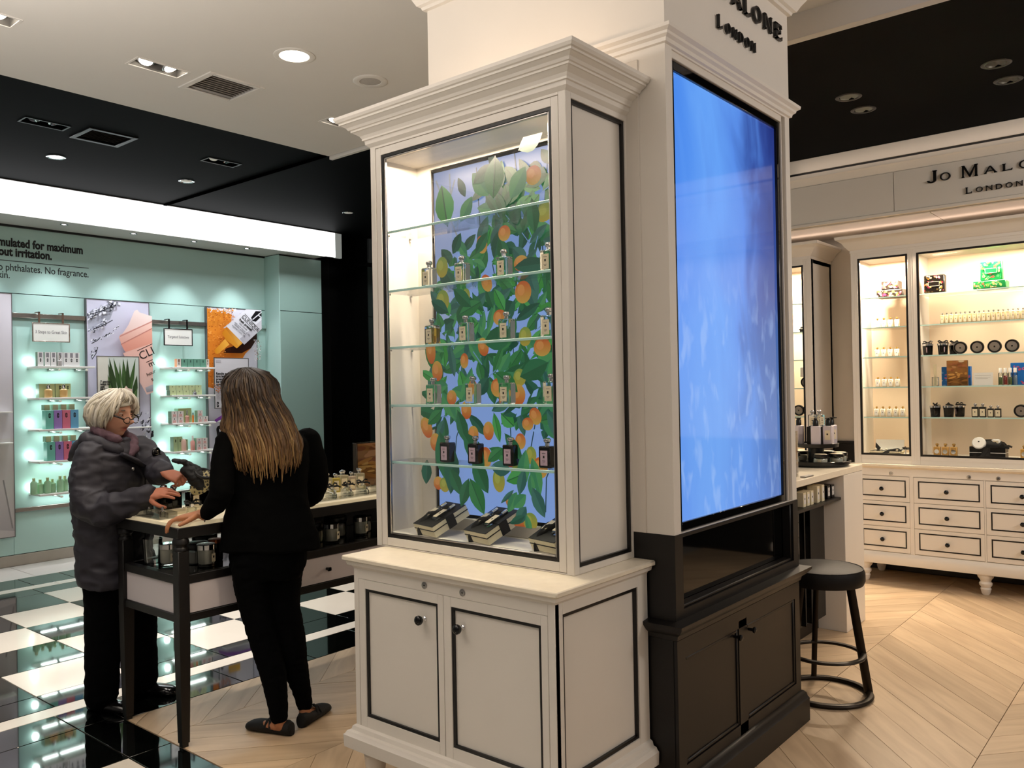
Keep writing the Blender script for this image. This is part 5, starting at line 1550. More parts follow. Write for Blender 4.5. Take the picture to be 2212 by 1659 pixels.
# left poster, only its right edge is in view
t, pc, o_ = poster('pale grey poster cut by the left photo edge', 2.34, 2.982)
pc.rect(0, pc.w, 0, pc.h, '#c9c2c6', '#d4cdd6')
pc.rect(pc.w * 0.75, pc.w, 0, 0.9, '#bdb7b6', '#cbc4c4')
pc.poly([(pc.w * 0.55, 0.1), (pc.w, 0.05), (pc.w * 0.93, 0.28), (pc.w * 0.7, 0.62)], '#a9a3a4', '#cfc9c9')
pc.strip([(pc.w * 0.86, 0.52), (pc.w * 0.97, 0.08)], 0.006, '#8f8a8a')
pc.obj('printed_picture', PRINT, t.o, o_)
for z in (1.14, 0.86):
    t.p('white_ledge', MB().box(0.0, 0.28, -0.14, -0.046, z, z + 0.012, 0.001), PAPER)
# middle poster: water splash and a peach jar
t, pc, o_ = poster('tall poster of a splash of water and a tilted peach cream jar', 3.642, 4.278)
H2 = pc.h
def Q(zx, zy):
    return ((zx * 0.1326 - 11) * 0.00467, H2 - (zy * 0.1326 - 8) * 0.00447)
pc.rect(0, pc.w, 0, H2, '#cfc8da', '#c6c3d6')
r = random.Random(5)
def splash(a, b, n, wd, cols, s0, s1):
    for k in range(n):
        f_ = r.random()
        x, y = Q(a[0] + (b[0] - a[0]) * f_ + r.uniform(-wd, wd), a[1] + (b[1] - a[1]) * f_ + r.uniform(-wd, wd) * 0.6)
        pc.disc(x, y, r.uniform(s0, s1), r.uniform(s0, s1) * 0.45, r.choice(cols), rot=r.uniform(0.3, 1.3), n=8)
WC_ = ['#26272e', '#4b4c55', '#8a8b96', '#dcdbe6', '#f4f3fa', '#3a3b44', '#b3b2c0']
pc.poly([Q(*p) for p in ((100, 330), (250, 270), (380, 190), (420, 110), (380, 80), (560, 80), (520, 180), (450, 380), (330, 440), (250, 510), (160, 560), (105, 600))], '#a8a8b6', '#8f909c')
splash((110, 360), (560, 90), 110, 70, WC_, 0.006, 0.030)
splash((120, 600), (400, 400), 70, 55, WC_, 0.004, 0.022)
splash((120, 760), (460, 620), 40, 30, WC_, 0.003, 0.016)
splash((110, 1040), (200, 830), 30, 28, WC_, 0.003, 0.016)
splash((460, 580), (545, 490), 14, 14, WC_, 0.003, 0.014)
splash((900, 1900), (1080, 2700), 60, 90, WC_, 0.006, 0.03)
for a in ((370, 90, 470, 160), (100, 320, 400, 190), (150, 560, 440, 400), (110, 800, 240, 700), (110, 1060, 200, 860)):
    pc.strip([Q(a[0], a[1]), Q((a[0] + a[2]) / 2 + 20, (a[1] + a[3]) / 2), Q(a[2], a[3])], 0.004, '#33343c')
pc.poly([Q(*p) for p in ((620, 590), (700, 460), (800, 220), (850, 200), (880, 240), (1100, 300), (1100, 400), (560, 660))], '#e9c4bc', '#eed9d6')
pc.poly([Q(*p) for p in ((540, 680), (560, 640), (1100, 380), (1100, 500), (575, 800))], '#dda294', '#efc8bd')
pc.poly([Q(*p) for p in ((575, 800), (1100, 500), (1100, 780), (640, 930), (600, 860))], '#d98f7e', '#e3a795')
pc.poly([Q(*p) for p in ((600, 950), (1100, 760), (1100, 1620), (985, 1660), (900, 1500))], '#e2bdb4', '#e7b2a5')
pc.strip([Q(560, 665), Q(1100, 385)], 0.006, '#c98a80')
pc.strip([Q(575, 800), Q(1100, 505)], 0.005, '#c07f74')
pc.poly([Q(*p) for p in ((960, 1540), (1100, 1480), (1100, 1600), (985, 1620))], '#8f8c96', '#b9b5be')
pc.strip([Q(835, 905), Q(1105, 770)], 0.003, '#1a1614')
pc.strip([Q(985, 1100), Q(1105, 1045)], 0.003, '#1a1614')
pc.obj('printed_picture', PRINT, t.o, o_)
def ptext(t, body, q, size, ang, bold=0.0, m=INK):
    return text(body, size, m, t.o, (o_[0] + q[0], o_[1] - 0.0004 - 0.0002 * 400 * 0 - 0.06 * 0, o_[2] + q[1]), spin(ang), bold=bold, ext=0.004)
for body, q, s_ in (('CLI', Q(893, 1065), 0.118), ('m', Q(1040, 1185), 0.085), ('hour', Q(1000, 1345), 0.052), ('s', Q(1075, 1430), 0.06)):
    g = text(body, s_, INK, t.o, (o_[0] + q[0], o_[1] - 0.075, o_[2] + q[1]), spin(R(25.6)), name='printed_word')
# depth of the layered print: words sit just proud of it
def settle(t, y):
    for ch in t.o.children:
        if ch.name.startswith('printed_word'):
            ch.location.y = y
settle(t, -0.0425 - 0.0002 * (pc.k + 2))
for i, z in enumerate((1.22,)):
    t.p('white_ledge', MB().box(-0.15, 0.28, -0.14, -0.05, z - PZ, z - PZ + 0.012, 0.001), PAPER)
# right poster: orange powder and a white tube
t3, pc, o_ = poster('tall poster of orange powder and a tilted white tube with orange cap', 4.925, 5.555)
def Q3(zx, zy):
    return ((zx * 0.1508 - 11.5) * 0.00578, H2 - (zy * 0.1508 - 14) * 0.00447)
pc.rect(0, pc.w, 0, H2, '#cdc5d4', '#d6d3de')
r = random.Random(9)
edge = [(70, 110), (160, 130), (260, 110), (330, 130), (420, 160), (440, 260), (330, 400)]
pc.poly([Q3(*p) for p in ((62, 105), (200, 130), (330, 140), (425, 190), (420, 300), (300, 420), (800, 420), (760, 560), (700, 740), (620, 830), (420, 1200), (300, 1350), (240, 1460), (160, 1420), (62, 1390))], '#cf7428', '#d9862c')
pc.poly([Q3(*p) for p in ((500, 690), (800, 330), (800, 560), (700, 740), (560, 830), (300, 830), (330, 760))], '#3a1a10', '#2a1612')
for k in range(420):
    x, y = r.uniform(62, 460), r.uniform(115, 1400)
    if x > 430 - max(0, (y - 300)) * 0.25 and y > 300:
        continue
    u, v = Q3(x, y)
    pc.disc(u, v, r.uniform(0.004, 0.011), r.uniform(0.003, 0.007), r.choice(['#b85f1e', '#e79a45', '#a8521a', '#f0aa58', '#c96c22']), n=6)
for k in range(90):
    u, v = Q3(r.uniform(66, 440), r.gauss(135, 22))
    pc.disc(u, v, r.uniform(0.004, 0.012), r.uniform(0.004, 0.009), r.choice(['#e8e4ea', '#e59a4a', '#d98a3a', '#f0ece8']), n=5)
for k in range(120):
    u, v = Q3(r.uniform(690, 800), r.uniform(600, 960))
    pc.disc(u, v, r.uniform(0.003, 0.007), r.uniform(0.003, 0.006), r.choice(['#e8e4ea', '#8a5530', '#f4f0ee', '#d8d0d0']), n=5)
for k in range(60):
    u, v = Q3(r.uniform(95, 250), r.gauss(1420, 40))
    pc.disc(u, v, r.uniform(0.004, 0.011), r.uniform(0.004, 0.008), r.choice(['#d98a3a', '#c96c22', '#d0c8d4']), n=5)
pc.poly([Q3(*p) for p in ((270, 400), (560, 100), (800, 100), (800, 400), (525, 695))], '#d8d4dc', '#e6e4ec', 0)
pc.poly([Q3(*p) for p in ((460, 600), (800, 250), (800, 400), (525, 695))], '#b5b0ba', '#cfcbd3', 0)
pc.poly([Q3(*p) for p in ((270, 410), (210, 520), (260, 620), (415, 760), (500, 670))], '#c87a18', '#e8a23a', 0)
pc.poly([Q3(*p) for p in ((255, 430), (290, 420), (480, 660), (440, 720))], '#b5640f', '#f0b450', 0)
pc.poly([Q3(*p) for p in ((250, 610), (310, 700), (150, 860), (110, 850), (100, 800))], '#d8881c', '#f2b048', 0)
pc.poly([Q3(*p) for p in ((630, 235), (700, 120), (800, 120), (800, 190), (700, 300), (650, 290))], '#121116')
pc.strip([Q3(655, 265), Q3(785, 135)], 0.006, '#dcd9e2')
pc.strip([Q3(735, 185), Q3(800, 235)], 0.006, '#dcd9e2')
pc.strip([Q3(540, 180), Q3(720, 390)], 0.0022, '#1a1818')
pc.strip([Q3(490, 240), Q3(680, 460)], 0.0022, '#1a1818')
for k in range(3):
    pc.disc(*Q3(*((470, 180), (145, 1500), (140, 1550))[k]), 0.004, 0.004, '#77727a', n=6)
# purple arc and lower mark
ax_, ay_ = Q3(330, 1760)
def Q4(zx, zy):          # from the closer view of the lower part
    return ((zx * 0.2622 + 250 - 441) * 0.00578, H2 - (zy * 0.2622 + 750 - 664) * 0.00447)
pc.poly([Q4(*p) for p in ((735, 725), (800, 680), (900, 648), (1000, 640), (1000, 690), (900, 690), (800, 715), (735, 755))], '#7a3f96', '#8a4aa8')
u, v = Q4(778, 865)
emblem(pc, u, v, 0.20, 0.12)
u, v = Q4(915, 1010)
pc.strip([Q4(745, 975), Q4(830, 945)], 0.002, '#1a1818')
pc.strip([Q4(745, 1030), Q4(830, 1000)], 0.002, '#1a1818')
pc.obj('printed_picture', PRINT, t3.o, o_)
for body, q, s_, a, bo in (('CLINIQUE', Q3(492, 232), 0.058, -38, 0.0), ('fresh pressed', Q3(452, 285), 0.036, -38, 0.0012), ('daily booster', Q3(452, 345), 0.024, -38, 0), ('with pure vitamin C 10%', Q3(385, 335), 0.024, -38, 0),
                           ('booster quotidien', Q3(382, 368), 0.024, -38, 0), ('vitamine C pure 10%', Q3(348, 385), 0.024, -38, 0), ('CLINIQUE', Q4(748, 1020), 0.075, 14, 0), ('fresh pressed', Q4(750, 1065), 0.045, 14, 0.0014), ('daily booster', Q4(752, 1120), 0.03, 14, 0)):
    text(body, s_, INK if bo or s_ > 0.05 else mat('grey_ink', '#5b5860', 0.5), t3.o, (o_[0] + q[0], 0, o_[2] + q[1]), spin(R(a)), name='printed_word', bold=bo)
settle(t3, -0.0425 - 0.0002 * (pc.k + 2))
t3.p('white_ledge', MB().box(-0.20, 0.20, -0.14, -0.158 + 0.11, 1.243 - PZ, 1.255 - PZ, 0.001), PAPER)
# two smaller cards in front of the posters
def card(label, x0, x1, z0, z1):
    t = T('info_card', label, 'card', ((x0 + x1) / 2, 8.36, z0))
    w2, h = x1 - x0, z1 - z0
    t.p('board', MB().box(-w2 / 2, w2 / 2, -0.006, 0, 0, h), PAPER)
    t.p('frame', ring(MB(), lambda u, v, d: (u, d, v), -w2 / 2 - 0.004, w2 / 2 + 0.004, -0.004, h + 0.004, 0.006, -0.009, 0.002, 0), FRAME)
    t.p('standoff', MB().box(-0.02, 0.02, 0, 0.03, h * 0.3, h * 0.36).box(-0.02, 0.02, 0, 0.03, h * 0.7, h * 0.76), STEEL)
    return t, Pic(w2 - 0.008, h - 0.008, 0.0002), (-w2 / 2 + 0.004, -0.0065, 0.004)
t, pc, o_ = card('white card printed with green aloe leaves in front of the splash poster', 3.700, 4.115, 1.36, 1.942)
def Qa(zx, zy):
    return ((zx - 310) / 680 * pc.w, pc.h - (zy - 965) * 0.1326 * 0.00447)
pc.rect(0, pc.w, 0, pc.h, '#d9d2c4', '#d6d3c8')
pc.rect(Qa(480, 0)[0], pc.w, Qa(0, 1650)[1], pc.h, '#b9c0b4', '#c9cfc8')
for a in ((600, 1640, 500, 980, 90), (700, 1640, 570, 980, 80), (760, 1600, 730, 985, 90), (800, 1620, 800, 985, 80), (820, 1600, 940, 985, 70), (560, 1640, 470, 1260, 70), (560, 1500, 480, 1080, 60), (900, 1650, 960, 1270, 80), (890, 1700, 960, 1500, 70), (680, 1500, 670, 1050, 40)):
    p0, p1 = Qa(a[0], a[1]), Qa(a[2], a[3])
    wd = a[4] * 0.1326 * 0.00467
    n = Vector((-(p1[1] - p0[1]), p1[0] - p0[0])).normalized() * wd / 2
    c1, c2 = r.choice([('#1c3018', '#38512a'), ('#24401f', '#4c6a38'), ('#2e4c28', '#5c7a44')])
    mid = ((p0[0] * 0.55 + p1[0] * 0.45), (p0[1] * 0.55 + p1[1] * 0.45))
    pc.poly([(p0[0] + n.x * 0.8, p0[1] + n.y * 0.8), p0, p1, (mid[0] + n.x, mid[1] + n.y)], c1, c2)
    pc.poly([p0, (p0[0] - n.x * 0.8, p0[1] - n.y * 0.8), (mid[0] - n.x, mid[1] - n.y), p1], c2, c1)
pc.poly([Qa(*p) for p in ((560, 1700), (640, 1520), (740, 1490), (770, 1450), (800, 1490), (870, 1510), (885, 1600), (940, 1720))], '#d9b5a8', '#e3c6ba')
pc.obj('printed_picture', PRINT, t.o, o_)
for k, s_ in enumerate(('7 genius', 'ways to', 'use', 'Moisture')):
    q = Qa(345, 1395 + 42 * k)
    text(s_, 0.030, INK, t.o, (o_[0] + q[0], 0, o_[2] + q[1]), RY, name='printed_word', bold=0.0012)
settle(t, -0.0065 - 0.0002 * (pc.k + 2))
t, pc, o_ = card('white text card in front of the orange powder poster', 4.955, 5.375, 1.395, 1.946)
pc.rect(0, pc.w, 0, pc.h, '#cdc8cc', '#d2cdd2')
emblem(pc, 0.030, 0.036, 0.062)
pc.rect(0.105, 0.25, 0.045, 0.13, '#d9a22c', '#e6b648')
for k in range(13):
    pc.rect(0.014, 0.20 if k % 5 else 0.12, 0.235 - 0.0125 * k, 0.239 - 0.0125 * k, '#a09aa0')
for k in range(2):
    pc.rect(0.012, 0.075, 0.513 - 0.014 * k, 0.518 - 0.014 * k, '#a09aa0')
pc.obj('printed_picture', PRINT, t.o, o_)
for k, s_ in enumerate(('Results equal', 'to a leading', 'prescription', 'for lines and', 'wrinkles.')):
    text(s_, 0.034, INK, t.o, (o_[0] + 0.012, 0, o_[2] + 0.365 - 0.0305 * k), RY, name='printed_word', bold=0.0012)
settle(t, -0.0065 - 0.0002 * (pc.k + 2))
# rails and hanging signs
for x0, x1, z0, z1, m, lb in ((2.986, 3.640, 2.291, 2.336, STEEL, 'brushed steel rail carrying the left hanging sign'), (4.282, 4.922, 2.296, 2.338, STEEL, 'brushed steel rail carrying the right hanging sign'),
                              (5.56, 5.688, 2.30, 2.345, MINT_DULL, 'short mint coloured rail right of the powder poster'), (2.986, 3.640, 0.494, 0.532, STEEL, 'low steel rail under the left bank of shelves'), (4.282, 4.922, 0.494, 0.532, STEEL, 'low steel rail under the right bank of shelves')):
    solo('wall_rail', MB().box(x0, x1, 8.455, 8.488, z0, z1, 0.003), m, lb, 'rail', group='rails of the mint wall')
def hang_sign(label, words, x0, x1, hook, fm):
    t = T('hanging_sign', label, 'sign', ((x0 + x1) / 2, 8.37, 2.075), group='signs hanging from the rails')
    w2 = x1 - x0
    t.p('board', MB().box(-w2 / 2, w2 / 2, -0.004, 0.004, 0, 0.165, 0.001), PAPER)
    t.p('frame', ring(MB(), lambda u, v, d: (u, d, v), -w2 / 2 - 0.008, w2 / 2 + 0.008, -0.008, 0.173, 0.010, -0.008, 0.008, 0.003), fm)
    text(words, 0.042 if x0 < 4 else 0.040, mat('grey_lettering', '#77727a', 0.5), t.o, (0, -0.0046, 0.072), RY, name='printed_word', align='CENTER', sx=0.78)
    for s_ in (-1, 1):
        t.p('hook', MB().box(s_ * w2 * 0.33 - 0.008, s_ * w2 * 0.33 + 0.008, -0.005, 0.005, 0.170, 0.272).box(s_ * w2 * 0.33 - 0.008, s_ * w2 * 0.33 + 0.008, -0.005, 0.084, 0.264, 0.272), hook)
hang_sign('white hanging sign with copper sheen frame, reads 3 Steps to Great Skin', '3 Steps to Great Skin', 3.130, 3.448, mat('copper_metal', '#8d7568', 0.3, metal=0.8), mat('rose_steel', '#a99a92', 0.25, metal=0.8))
hang_sign('white hanging sign with black frame, reads Targeted Solutions', 'Targeted Solutions', 4.400, 4.705, BLACK, BLACK)
# wall lettering
t = T('wall_lettering', 'black slogan lettering high on the mint wall at left', 'lettering', (3.0, 8.486, 2.85), world=True)
for body, size, x, z, bo in (('Formulated for maximum', 0.108, 3.640, 2.950, 0.0042), ('without irritation.', 0.108, 3.352, 2.862, 0.0042), ('No parabens. No phthalates. No fragrance.', 0.094, 3.692, 2.724, 0.0006), ('Just happy skin.', 0.094, 2.985, 2.652, 0.0006)):
    o = text(body, size, INK, t.o, (x - 3.0, 0.0, z - 2.85), RY, align='RIGHT', bold=bo, sx=0.78)
t.p('rule', MB().box(1.2, 3.692, 8.4855, 8.488, 2.812, 2.818), INK)

# ---- shelves with small lamps
SZ = [1.838, 1.546, 1.254, 0.960, 0.660]
LITGLOW = (0.86, 1.0, 0.95)
lvl = ['top', 'second', 'third', 'fourth', 'bottom']
proto = None
for b_, (x0, x1) in enumerate(((3.115, 3.625), (4.405, 4.890))):
    for k, z in enumerate(SZ):
        t = T('wall_shelf', 'white wall shelf with two small lamps, %s shelf of the %s bank' % (lvl[k], ['left', 'right'][b_]), 'shelf', ((x0 + x1) / 2, 8.36, z), group='white shelves on the mint wall')
        w2 = (x1 - x0) / 2
        t.p('board', MB().box(-w2, w2, -0.135, 0.127, -0.018, 0, 0.002), PAPER)
        for s_ in (-0.28, 0.68):
            q = t.p('lamp_bar', MB().tube([(s_ * w2, 0.12, -0.036), (s_ * w2, -0.13, -0.036)], 0.008, 8).box(s_ * w2 - 0.006, s_ * w2 + 0.006, 0.08, 0.127, -0.036, -0.018), STEEL)
            t.p('lamp_tip', MB().tube([(s_ * w2, -0.13, -0.036), (s_ * w2, -0.155, -0.036)], [0.011, 0.009], 10), BULB_DIM, q)
        lamp('POINT', 'shelf_glow', (x0 + 0.01, 8.445, z + 0.055), 0.42, LITGLOW, radius=0.03)
        lamp('AREA', 'under_shelf_glow', ((x0 + x1) / 2, 8.40, z - 0.022), 0.9, LITGLOW, ((x0 + x1) / 2, 8.43, z - 1), 0.40, 0.05)
GREEN_D, GREEN_P = mat('sage_green_card', '#7f9d84', 0.5), mat('pale_green_card', '#c9d8a6', 0.5)
def pack(label, x0, x1, h, shelf, y=8.27, d=0.05, side=GREEN_D, front='#eceaea', top=None, z=0.0, mark=True, group=None, pink=False):
    t = T('product_box', label, 'box', ((x0 + x1) / 2, y, SZ[shelf] + z + 0.0005), group=group)
    w2 = (x1 - x0) / 2 - 0.001
    t.p('carton', MB().box(-w2, w2, -d / 2, d / 2, 0, h, 0.001), side)
    p_ = Pic(2 * w2, h, 0.0001)
    p_.rect(0, 2 * w2, 0, h, front)
    if top:
        p_.rect(w2 * 0.5, w2 * 1.5, h * 0.62, h * 0.95, top)
    if pink:
        p_.rect(w2 * 0.5, w2 * 1.5, h * 0.12, h * 0.50, '#e2b0ac')
        p_.rect(w2 * 0.2, w2 * 1.8, h * 0.06, h * 0.09, '#d98a80')
    if mark:
        emblem(p_, w2, h * (0.42 if top else 0.72), min(h * 0.30, w2 * 1.3), cut=front)
    p_.obj('front_print', PRINT, t.o, (-w2, -d / 2 - 0.0004, 0), RY)
    return t
XL = lambda px: 3.127 + (px - 77) * 0.00407
XR = lambda px: 4.393 + (px - 360) * 0.00508
# left bank
for i, px in enumerate((81, 96, 109, 123, 136, 148, 160)):
    pack('slim white printed box, %s on the top shelf, left bank' % nth(i, 7), XL(px - 6.3), XL(px + 6.3), 0.128, 0, side=GREEN_D, top='#8e8a90', group='white boxes on the top shelf of the left bank')
def bottle_round(label, x, y, z, r, h, m, capm, caph=0.03, kind='bottle', group=None):
    t = T('toiletry_bottle', label, kind, (x, y, z + 0.0005), group=group)
    t.p('flask', MB().lathe(0, 0, [(r * 0.92, 0), (r, 0.004), (r, h * 0.86), (r * 0.6, h), (0.001, h + 0.001)], 18), m)
    t.p('cap', MB().lathe(0, 0, [(r * 0.42, h), (r * 0.42, h + caph), (r * 0.36, h + caph + 0.004), (0.001, h + caph + 0.005)], 16), capm)
    return t
bottle_round('clear bottle with silver cap before the white boxes, top shelf', XL(122), 8.235 + 0.01, SZ[0], 0.019, 0.055, mat('clear_serum', '#c8c2c2', 0.1), CHROME, 0.045)
for i, (a, b) in enumerate(((84, 118), (119, 139), (140, 153))):
    pack('pale green box behind amber bottles, %s on the second shelf, left bank' % nth(i, 3), XL(a), XL(b), 0.128, 1, y=8.36, d=0.08, front='#c2cc96', group='pale green boxes on the second shelf of the left bank')
AMBERG = mat('amber_lotion', '#e8bd7c', 0.15)
for i, px in enumerate((99, 132)):
    bottle_round('amber lotion bottle with silver cap, %s one on the second shelf' % ['left', 'right'][i], XL(px), 8.27, SZ[1], 0.034, 0.080, AMBERG, CHROME, 0.034, group='amber lotion bottles')
for sh in (2, 3):
    for i, (c, cn) in enumerate((('#74c0b0', 'teal'), ('#9c7cc0', 'violet'), ('#d8748c', 'rose'), ('#6aa9cf', 'blue'))):
        p0 = 90 + 18.2 * i + (2 if sh == 3 else 0)
        pack('%s box with black mark on the %s shelf, left bank' % (cn, lvl[sh]), XL(p0), XL(p0 + 17.8), 0.172, sh, d=0.08, y=8.29, side=mat('box_' + cn, c, 0.5), front=c)
        pack('pale green cube above the %s box, %s shelf' % (cn, lvl[sh]), XL(p0 + 3), XL(p0 + 15), 0.052, sh, y=8.34, d=0.07, side=GREEN_D, front='#d6deb4', z=0.1725 if False else 0.1735, mark=False)
for i, (px, h) in enumerate(((68, 0.12), (84, 0.10), (97, 0.115), (110, 0.095), (124, 0.12), (137, 0.115))):
    bottle_round('translucent pale green bottle, %s on the bottom shelf, left bank' % nth(i, 6), XL(px), 8.30 + 0.03 * (i % 2), SZ[4], 0.030, h, mat('green_soap', '#a9d6ae', 0.2), GREEN_P, 0.025, group='green bottles on the bottom shelf of the left bank')
# right bank
pack('small white box with orange side at the left end, top shelf, right bank', XR(374), XR(383), 0.085, 0, side=mat('orange_card', '#e08a4a', 0.5), front='#e6ddd4', top='#8a6a5a')
for i in range(4):
    pack('teal box, %s of four on the top shelf, right bank' % nth(i, 4), XR(383.5 + 14 * i), XR(397 + 14 * i), 0.085, 0, side=mat('teal_card', '#5f9482', 0.5), front='#6a9c88', group='teal boxes on the top shelf of the right bank')
pack('small white box at the right end, top shelf, right bank', XR(439.5), XR(446), 0.085, 0, front='#e6ddd4', top='#9a8a7a')
for j in range(2):
    for i in range(5):
        pack('pale green box, %s row, %s, second shelf, right bank' % (['lower', 'upper'][j], nth(i, 5)), XR(360 + 14.2 * i - (0 if j == 0 else 1)), XR(374 + 14.2 * i - (0 if j == 0 else 1)), 0.050, 1, y=8.30, d=0.07, front='#cfdba8', z=0.051 * j, group='pale green boxes stacked on the second shelf of the right bank')
bottle_round('little chrome lidded jar before the green boxes, second shelf', XR(412), 8.243, SZ[1], 0.019, 0.030, mat('silver_jar', '#b9bcc8', 0.2, metal=0.6), CHROME, 0.018, 'jar')
for j in range(2):
    for i in range(2):
        pack('white and pink box, %s %s of four, third shelf of the right bank' % (['lower', 'upper'][j], ['left', 'right'][i]), XR(361 + 13.5 * i), XR(374 + 13.5 * i), 0.062, 2, y=8.285, d=0.07, front='#efe6e2', pink=True, z=0.063 * j)
pack('big pale green box behind a pink bottle, third shelf of the right bank', XR(386), XR(416), 0.150, 2, y=8.39, d=0.08, front='#cdd8a4', mark=False)
bottle_round('pink bottle with grey cap on the third shelf, right bank', XR(396), 8.26, SZ[2], 0.022, 0.075, mat('pink_serum', '#e3a896', 0.15), STEEL, 0.050)
bottle_round('slim orange tube on the third shelf, right bank', XR(408.5), 8.255, SZ[2], 0.011, 0.080, mat('orange_tube', '#e08a3c', 0.3), INK, 0.020)
for i, (px, z) in enumerate(((423, 0), (435, 0), (423, 0.0635))):
    pack('pink and white box, %s of the three right of the orange tube' % ['lower left', 'lower right', 'upper'][i], XR(px - 6), XR(px + 6), 0.062, 2, y=8.27, d=0.06, front='#efe6e2', pink=True, z=z)
for i in range(2):
    pack('tall sage green box on the fourth shelf, %s one, right bank' % ['left', 'right'][i], XR(366 + 10 * i), XR(375.5 + 10 * i), 0.152, 3, y=8.30, d=0.07, front='#a8bd8e')
bottle_round('pale pink tube standing on its cap, fourth shelf', XR(388), 8.265, SZ[3], 0.027, 0.120, mat('blush_tube', '#ecc3b2', 0.35), PAPER, 0.006, 'tube')
pack('narrow sage box behind the pink tube and bottle, fourth shelf', XR(394), XR(401), 0.118, 3, y=8.33, d=0.06, front='#8f9f78', mark=False)
bottle_round('pink bottle with pale cap on the fourth shelf, right bank', XR(407), 8.255, SZ[3], 0.024, 0.105, mat('pink_toner', '#e0a096', 0.15), PAPER, 0.045)
for j in range(2):
    for i in range(2):
        pack('pink and white box, %s %s of four at the right end, fourth shelf' % (['lower', 'upper'][j], ['left', 'right'][i]), XR(414 + 13 * i), XR(426.5 + 13 * i), 0.062, 3, y=8.28, d=0.07, front='#f0e4e0', pink=True, z=0.063 * j)
for i in range(2):
    pack('pale green carton on the bottom shelf, %s one, right bank' % ['left', 'right'][i], XR(388 + 18 * i), XR(405 + 18 * i), 0.095, 4, y=8.30, d=0.08, front='#cdd8a4', mark=False)

# ================================================================== TESTER TABLE
TT = 0.966
t = T('tester_table', 'long black framed tester table with cream top and white drawers', 'table', (3.2, 3.76, 0), world=True)
X0, X1, Y0, Y1 = 1.870, 4.62, 3.470, 4.050
t.p('top_edge', MB().box(X0, X1, Y0, Y1, 0.918, TT, 0.003), BLACK_SOFT)
t.p('cream_top', MB().box(X0 + 0.006, X1 - 0.006, Y0 + 0.002, Y1 - 0.004, TT, 0.984, 0.002), mat('glowing_cream_top', '#f3e6c6', 0.25, emit=0.22, ecol='#ffe9bd'))  # brightness of the cream top put into the material as weak emission
for x in (1.900, 4.59):
    for y in (3.502, 4.018):
        g = MB().lathe(x, y, [(0.030, 0.918), (0.036, 0.905), (0.036, 0.893), (0.028, 0.886), (0.026, 0.878), (0.030, 0.872), (0.030, 0.862), (0.026, 0.858)], 20)
        g.box(x - 0.026, x + 0.026, y - 0.026, y + 0.026, 0.54, 0.862, 0.003)
        g.loft([[(x - s_, y - s_, z), (x + s_, y - s_, z), (x + s_, y + s_, z), (x - s_, y + s_, z)] for s_, z in ((0.026, 0.545), (0.022, 0.25), (0.018, 0.018), (0.014, 0.016), (0.014, 0.0))])
        t.p('leg', g, BLACK_SOFT)
t.p('glass_shelf', MB().box(1.925, 4.57, 3.525, 4.0, 0.738, 0.748), BLACK_GLOSS)
t.p('upper_rail', MB().box(1.925, 4.57, 3.484, 3.520, 0.714, 0.752, 0.002).box(1.925, 4.57, 4.0, 4.036, 0.714, 0.752, 0.002).box(1.882, 1.918, 3.525, 3.995, 0.714, 0.752, 0.002), BLACK_SOFT)
t.p('lower_rail', MB().box(1.925, 4.57, 3.484, 3.520, 0.545, 0.580, 0.002).box(1.925, 4.57, 4.0, 4.036, 0.545, 0.580, 0.002).box(1.882, 1.918, 3.525, 3.995, 0.545, 0.580, 0.002), BLACK_SOFT)
LILACW = mat('cool_white_panel', '#d3cbcd', 0.3, noise=0.01, nscale=3)
t.p('end_panel', MB().box(1.892, 1.905, 3.525, 3.995, 0.580, 0.714), LILACW)
t.p('back_panel', MB().box(1.925, 4.57, 4.005, 4.015, 0.580, 0.714).box(2.48, 4.57, 3.985, 3.995, 0.752, 0.918), BLACK)
t.p('drawer_case', MB().box(1.925, 4.57, 3.51, 4.0, 0.580, 0.712), BLACK)
for x0, x1, kx in ((1.928, 2.42, 2.17), (2.424, 2.905, 2.680), (2.909, 3.40, 3.15), (3.404, 3.98, 3.69), (3.984, 4.568, 4.27)):
    d = t.p('drawer_front', MB().box(x0, x1, 3.490, 3.508, 0.582, 0.712, 0.001), LILACW)
    t.p('drawer_knob', MB().box(kx - 0.008, kx + 0.008, 3.468, 3.490, 0.640, 0.654, 0.003).box(kx - 0.011, kx + 0.011, 3.460, 3.470, 0.637, 0.657, 0.003), BLACK_GLOSS, d)
Z = 0.9845
# left end: acrylic tray with sloped divisions, black scents, cream cards with bows
def tester_tray(label, x0, x1, y0, y1, n):
    t = T('acrylic_tester_tray', label, 'tray', ((x0 + x1) / 2, (y0 + y1) / 2, Z), group='clear acrylic tester trays')
    w2, d = (x1 - x0) / 2, (y1 - y0) / 2
    t.p('tray', MB().box(-w2, w2, -d, d, 0, 0.004).box(-w2, w2, -d, -d + 0.003, 0.004, 0.030).box(-w2, w2, d - 0.003, d, 0.004, 0.046), ACRYLIC)
    for k in range(n + 1):
        x = -w2 + (2 * w2 - 0.003) * k / n
        t.p('divider', MB().prism([(-d + 0.003, 0.004), (d - 0.003, 0.004), (d - 0.003, 0.044), (-d + 0.003, 0.028)], x, x + 0.003, lambda u, v, dd: (dd, u, v)), ACRYLIC)
    return t
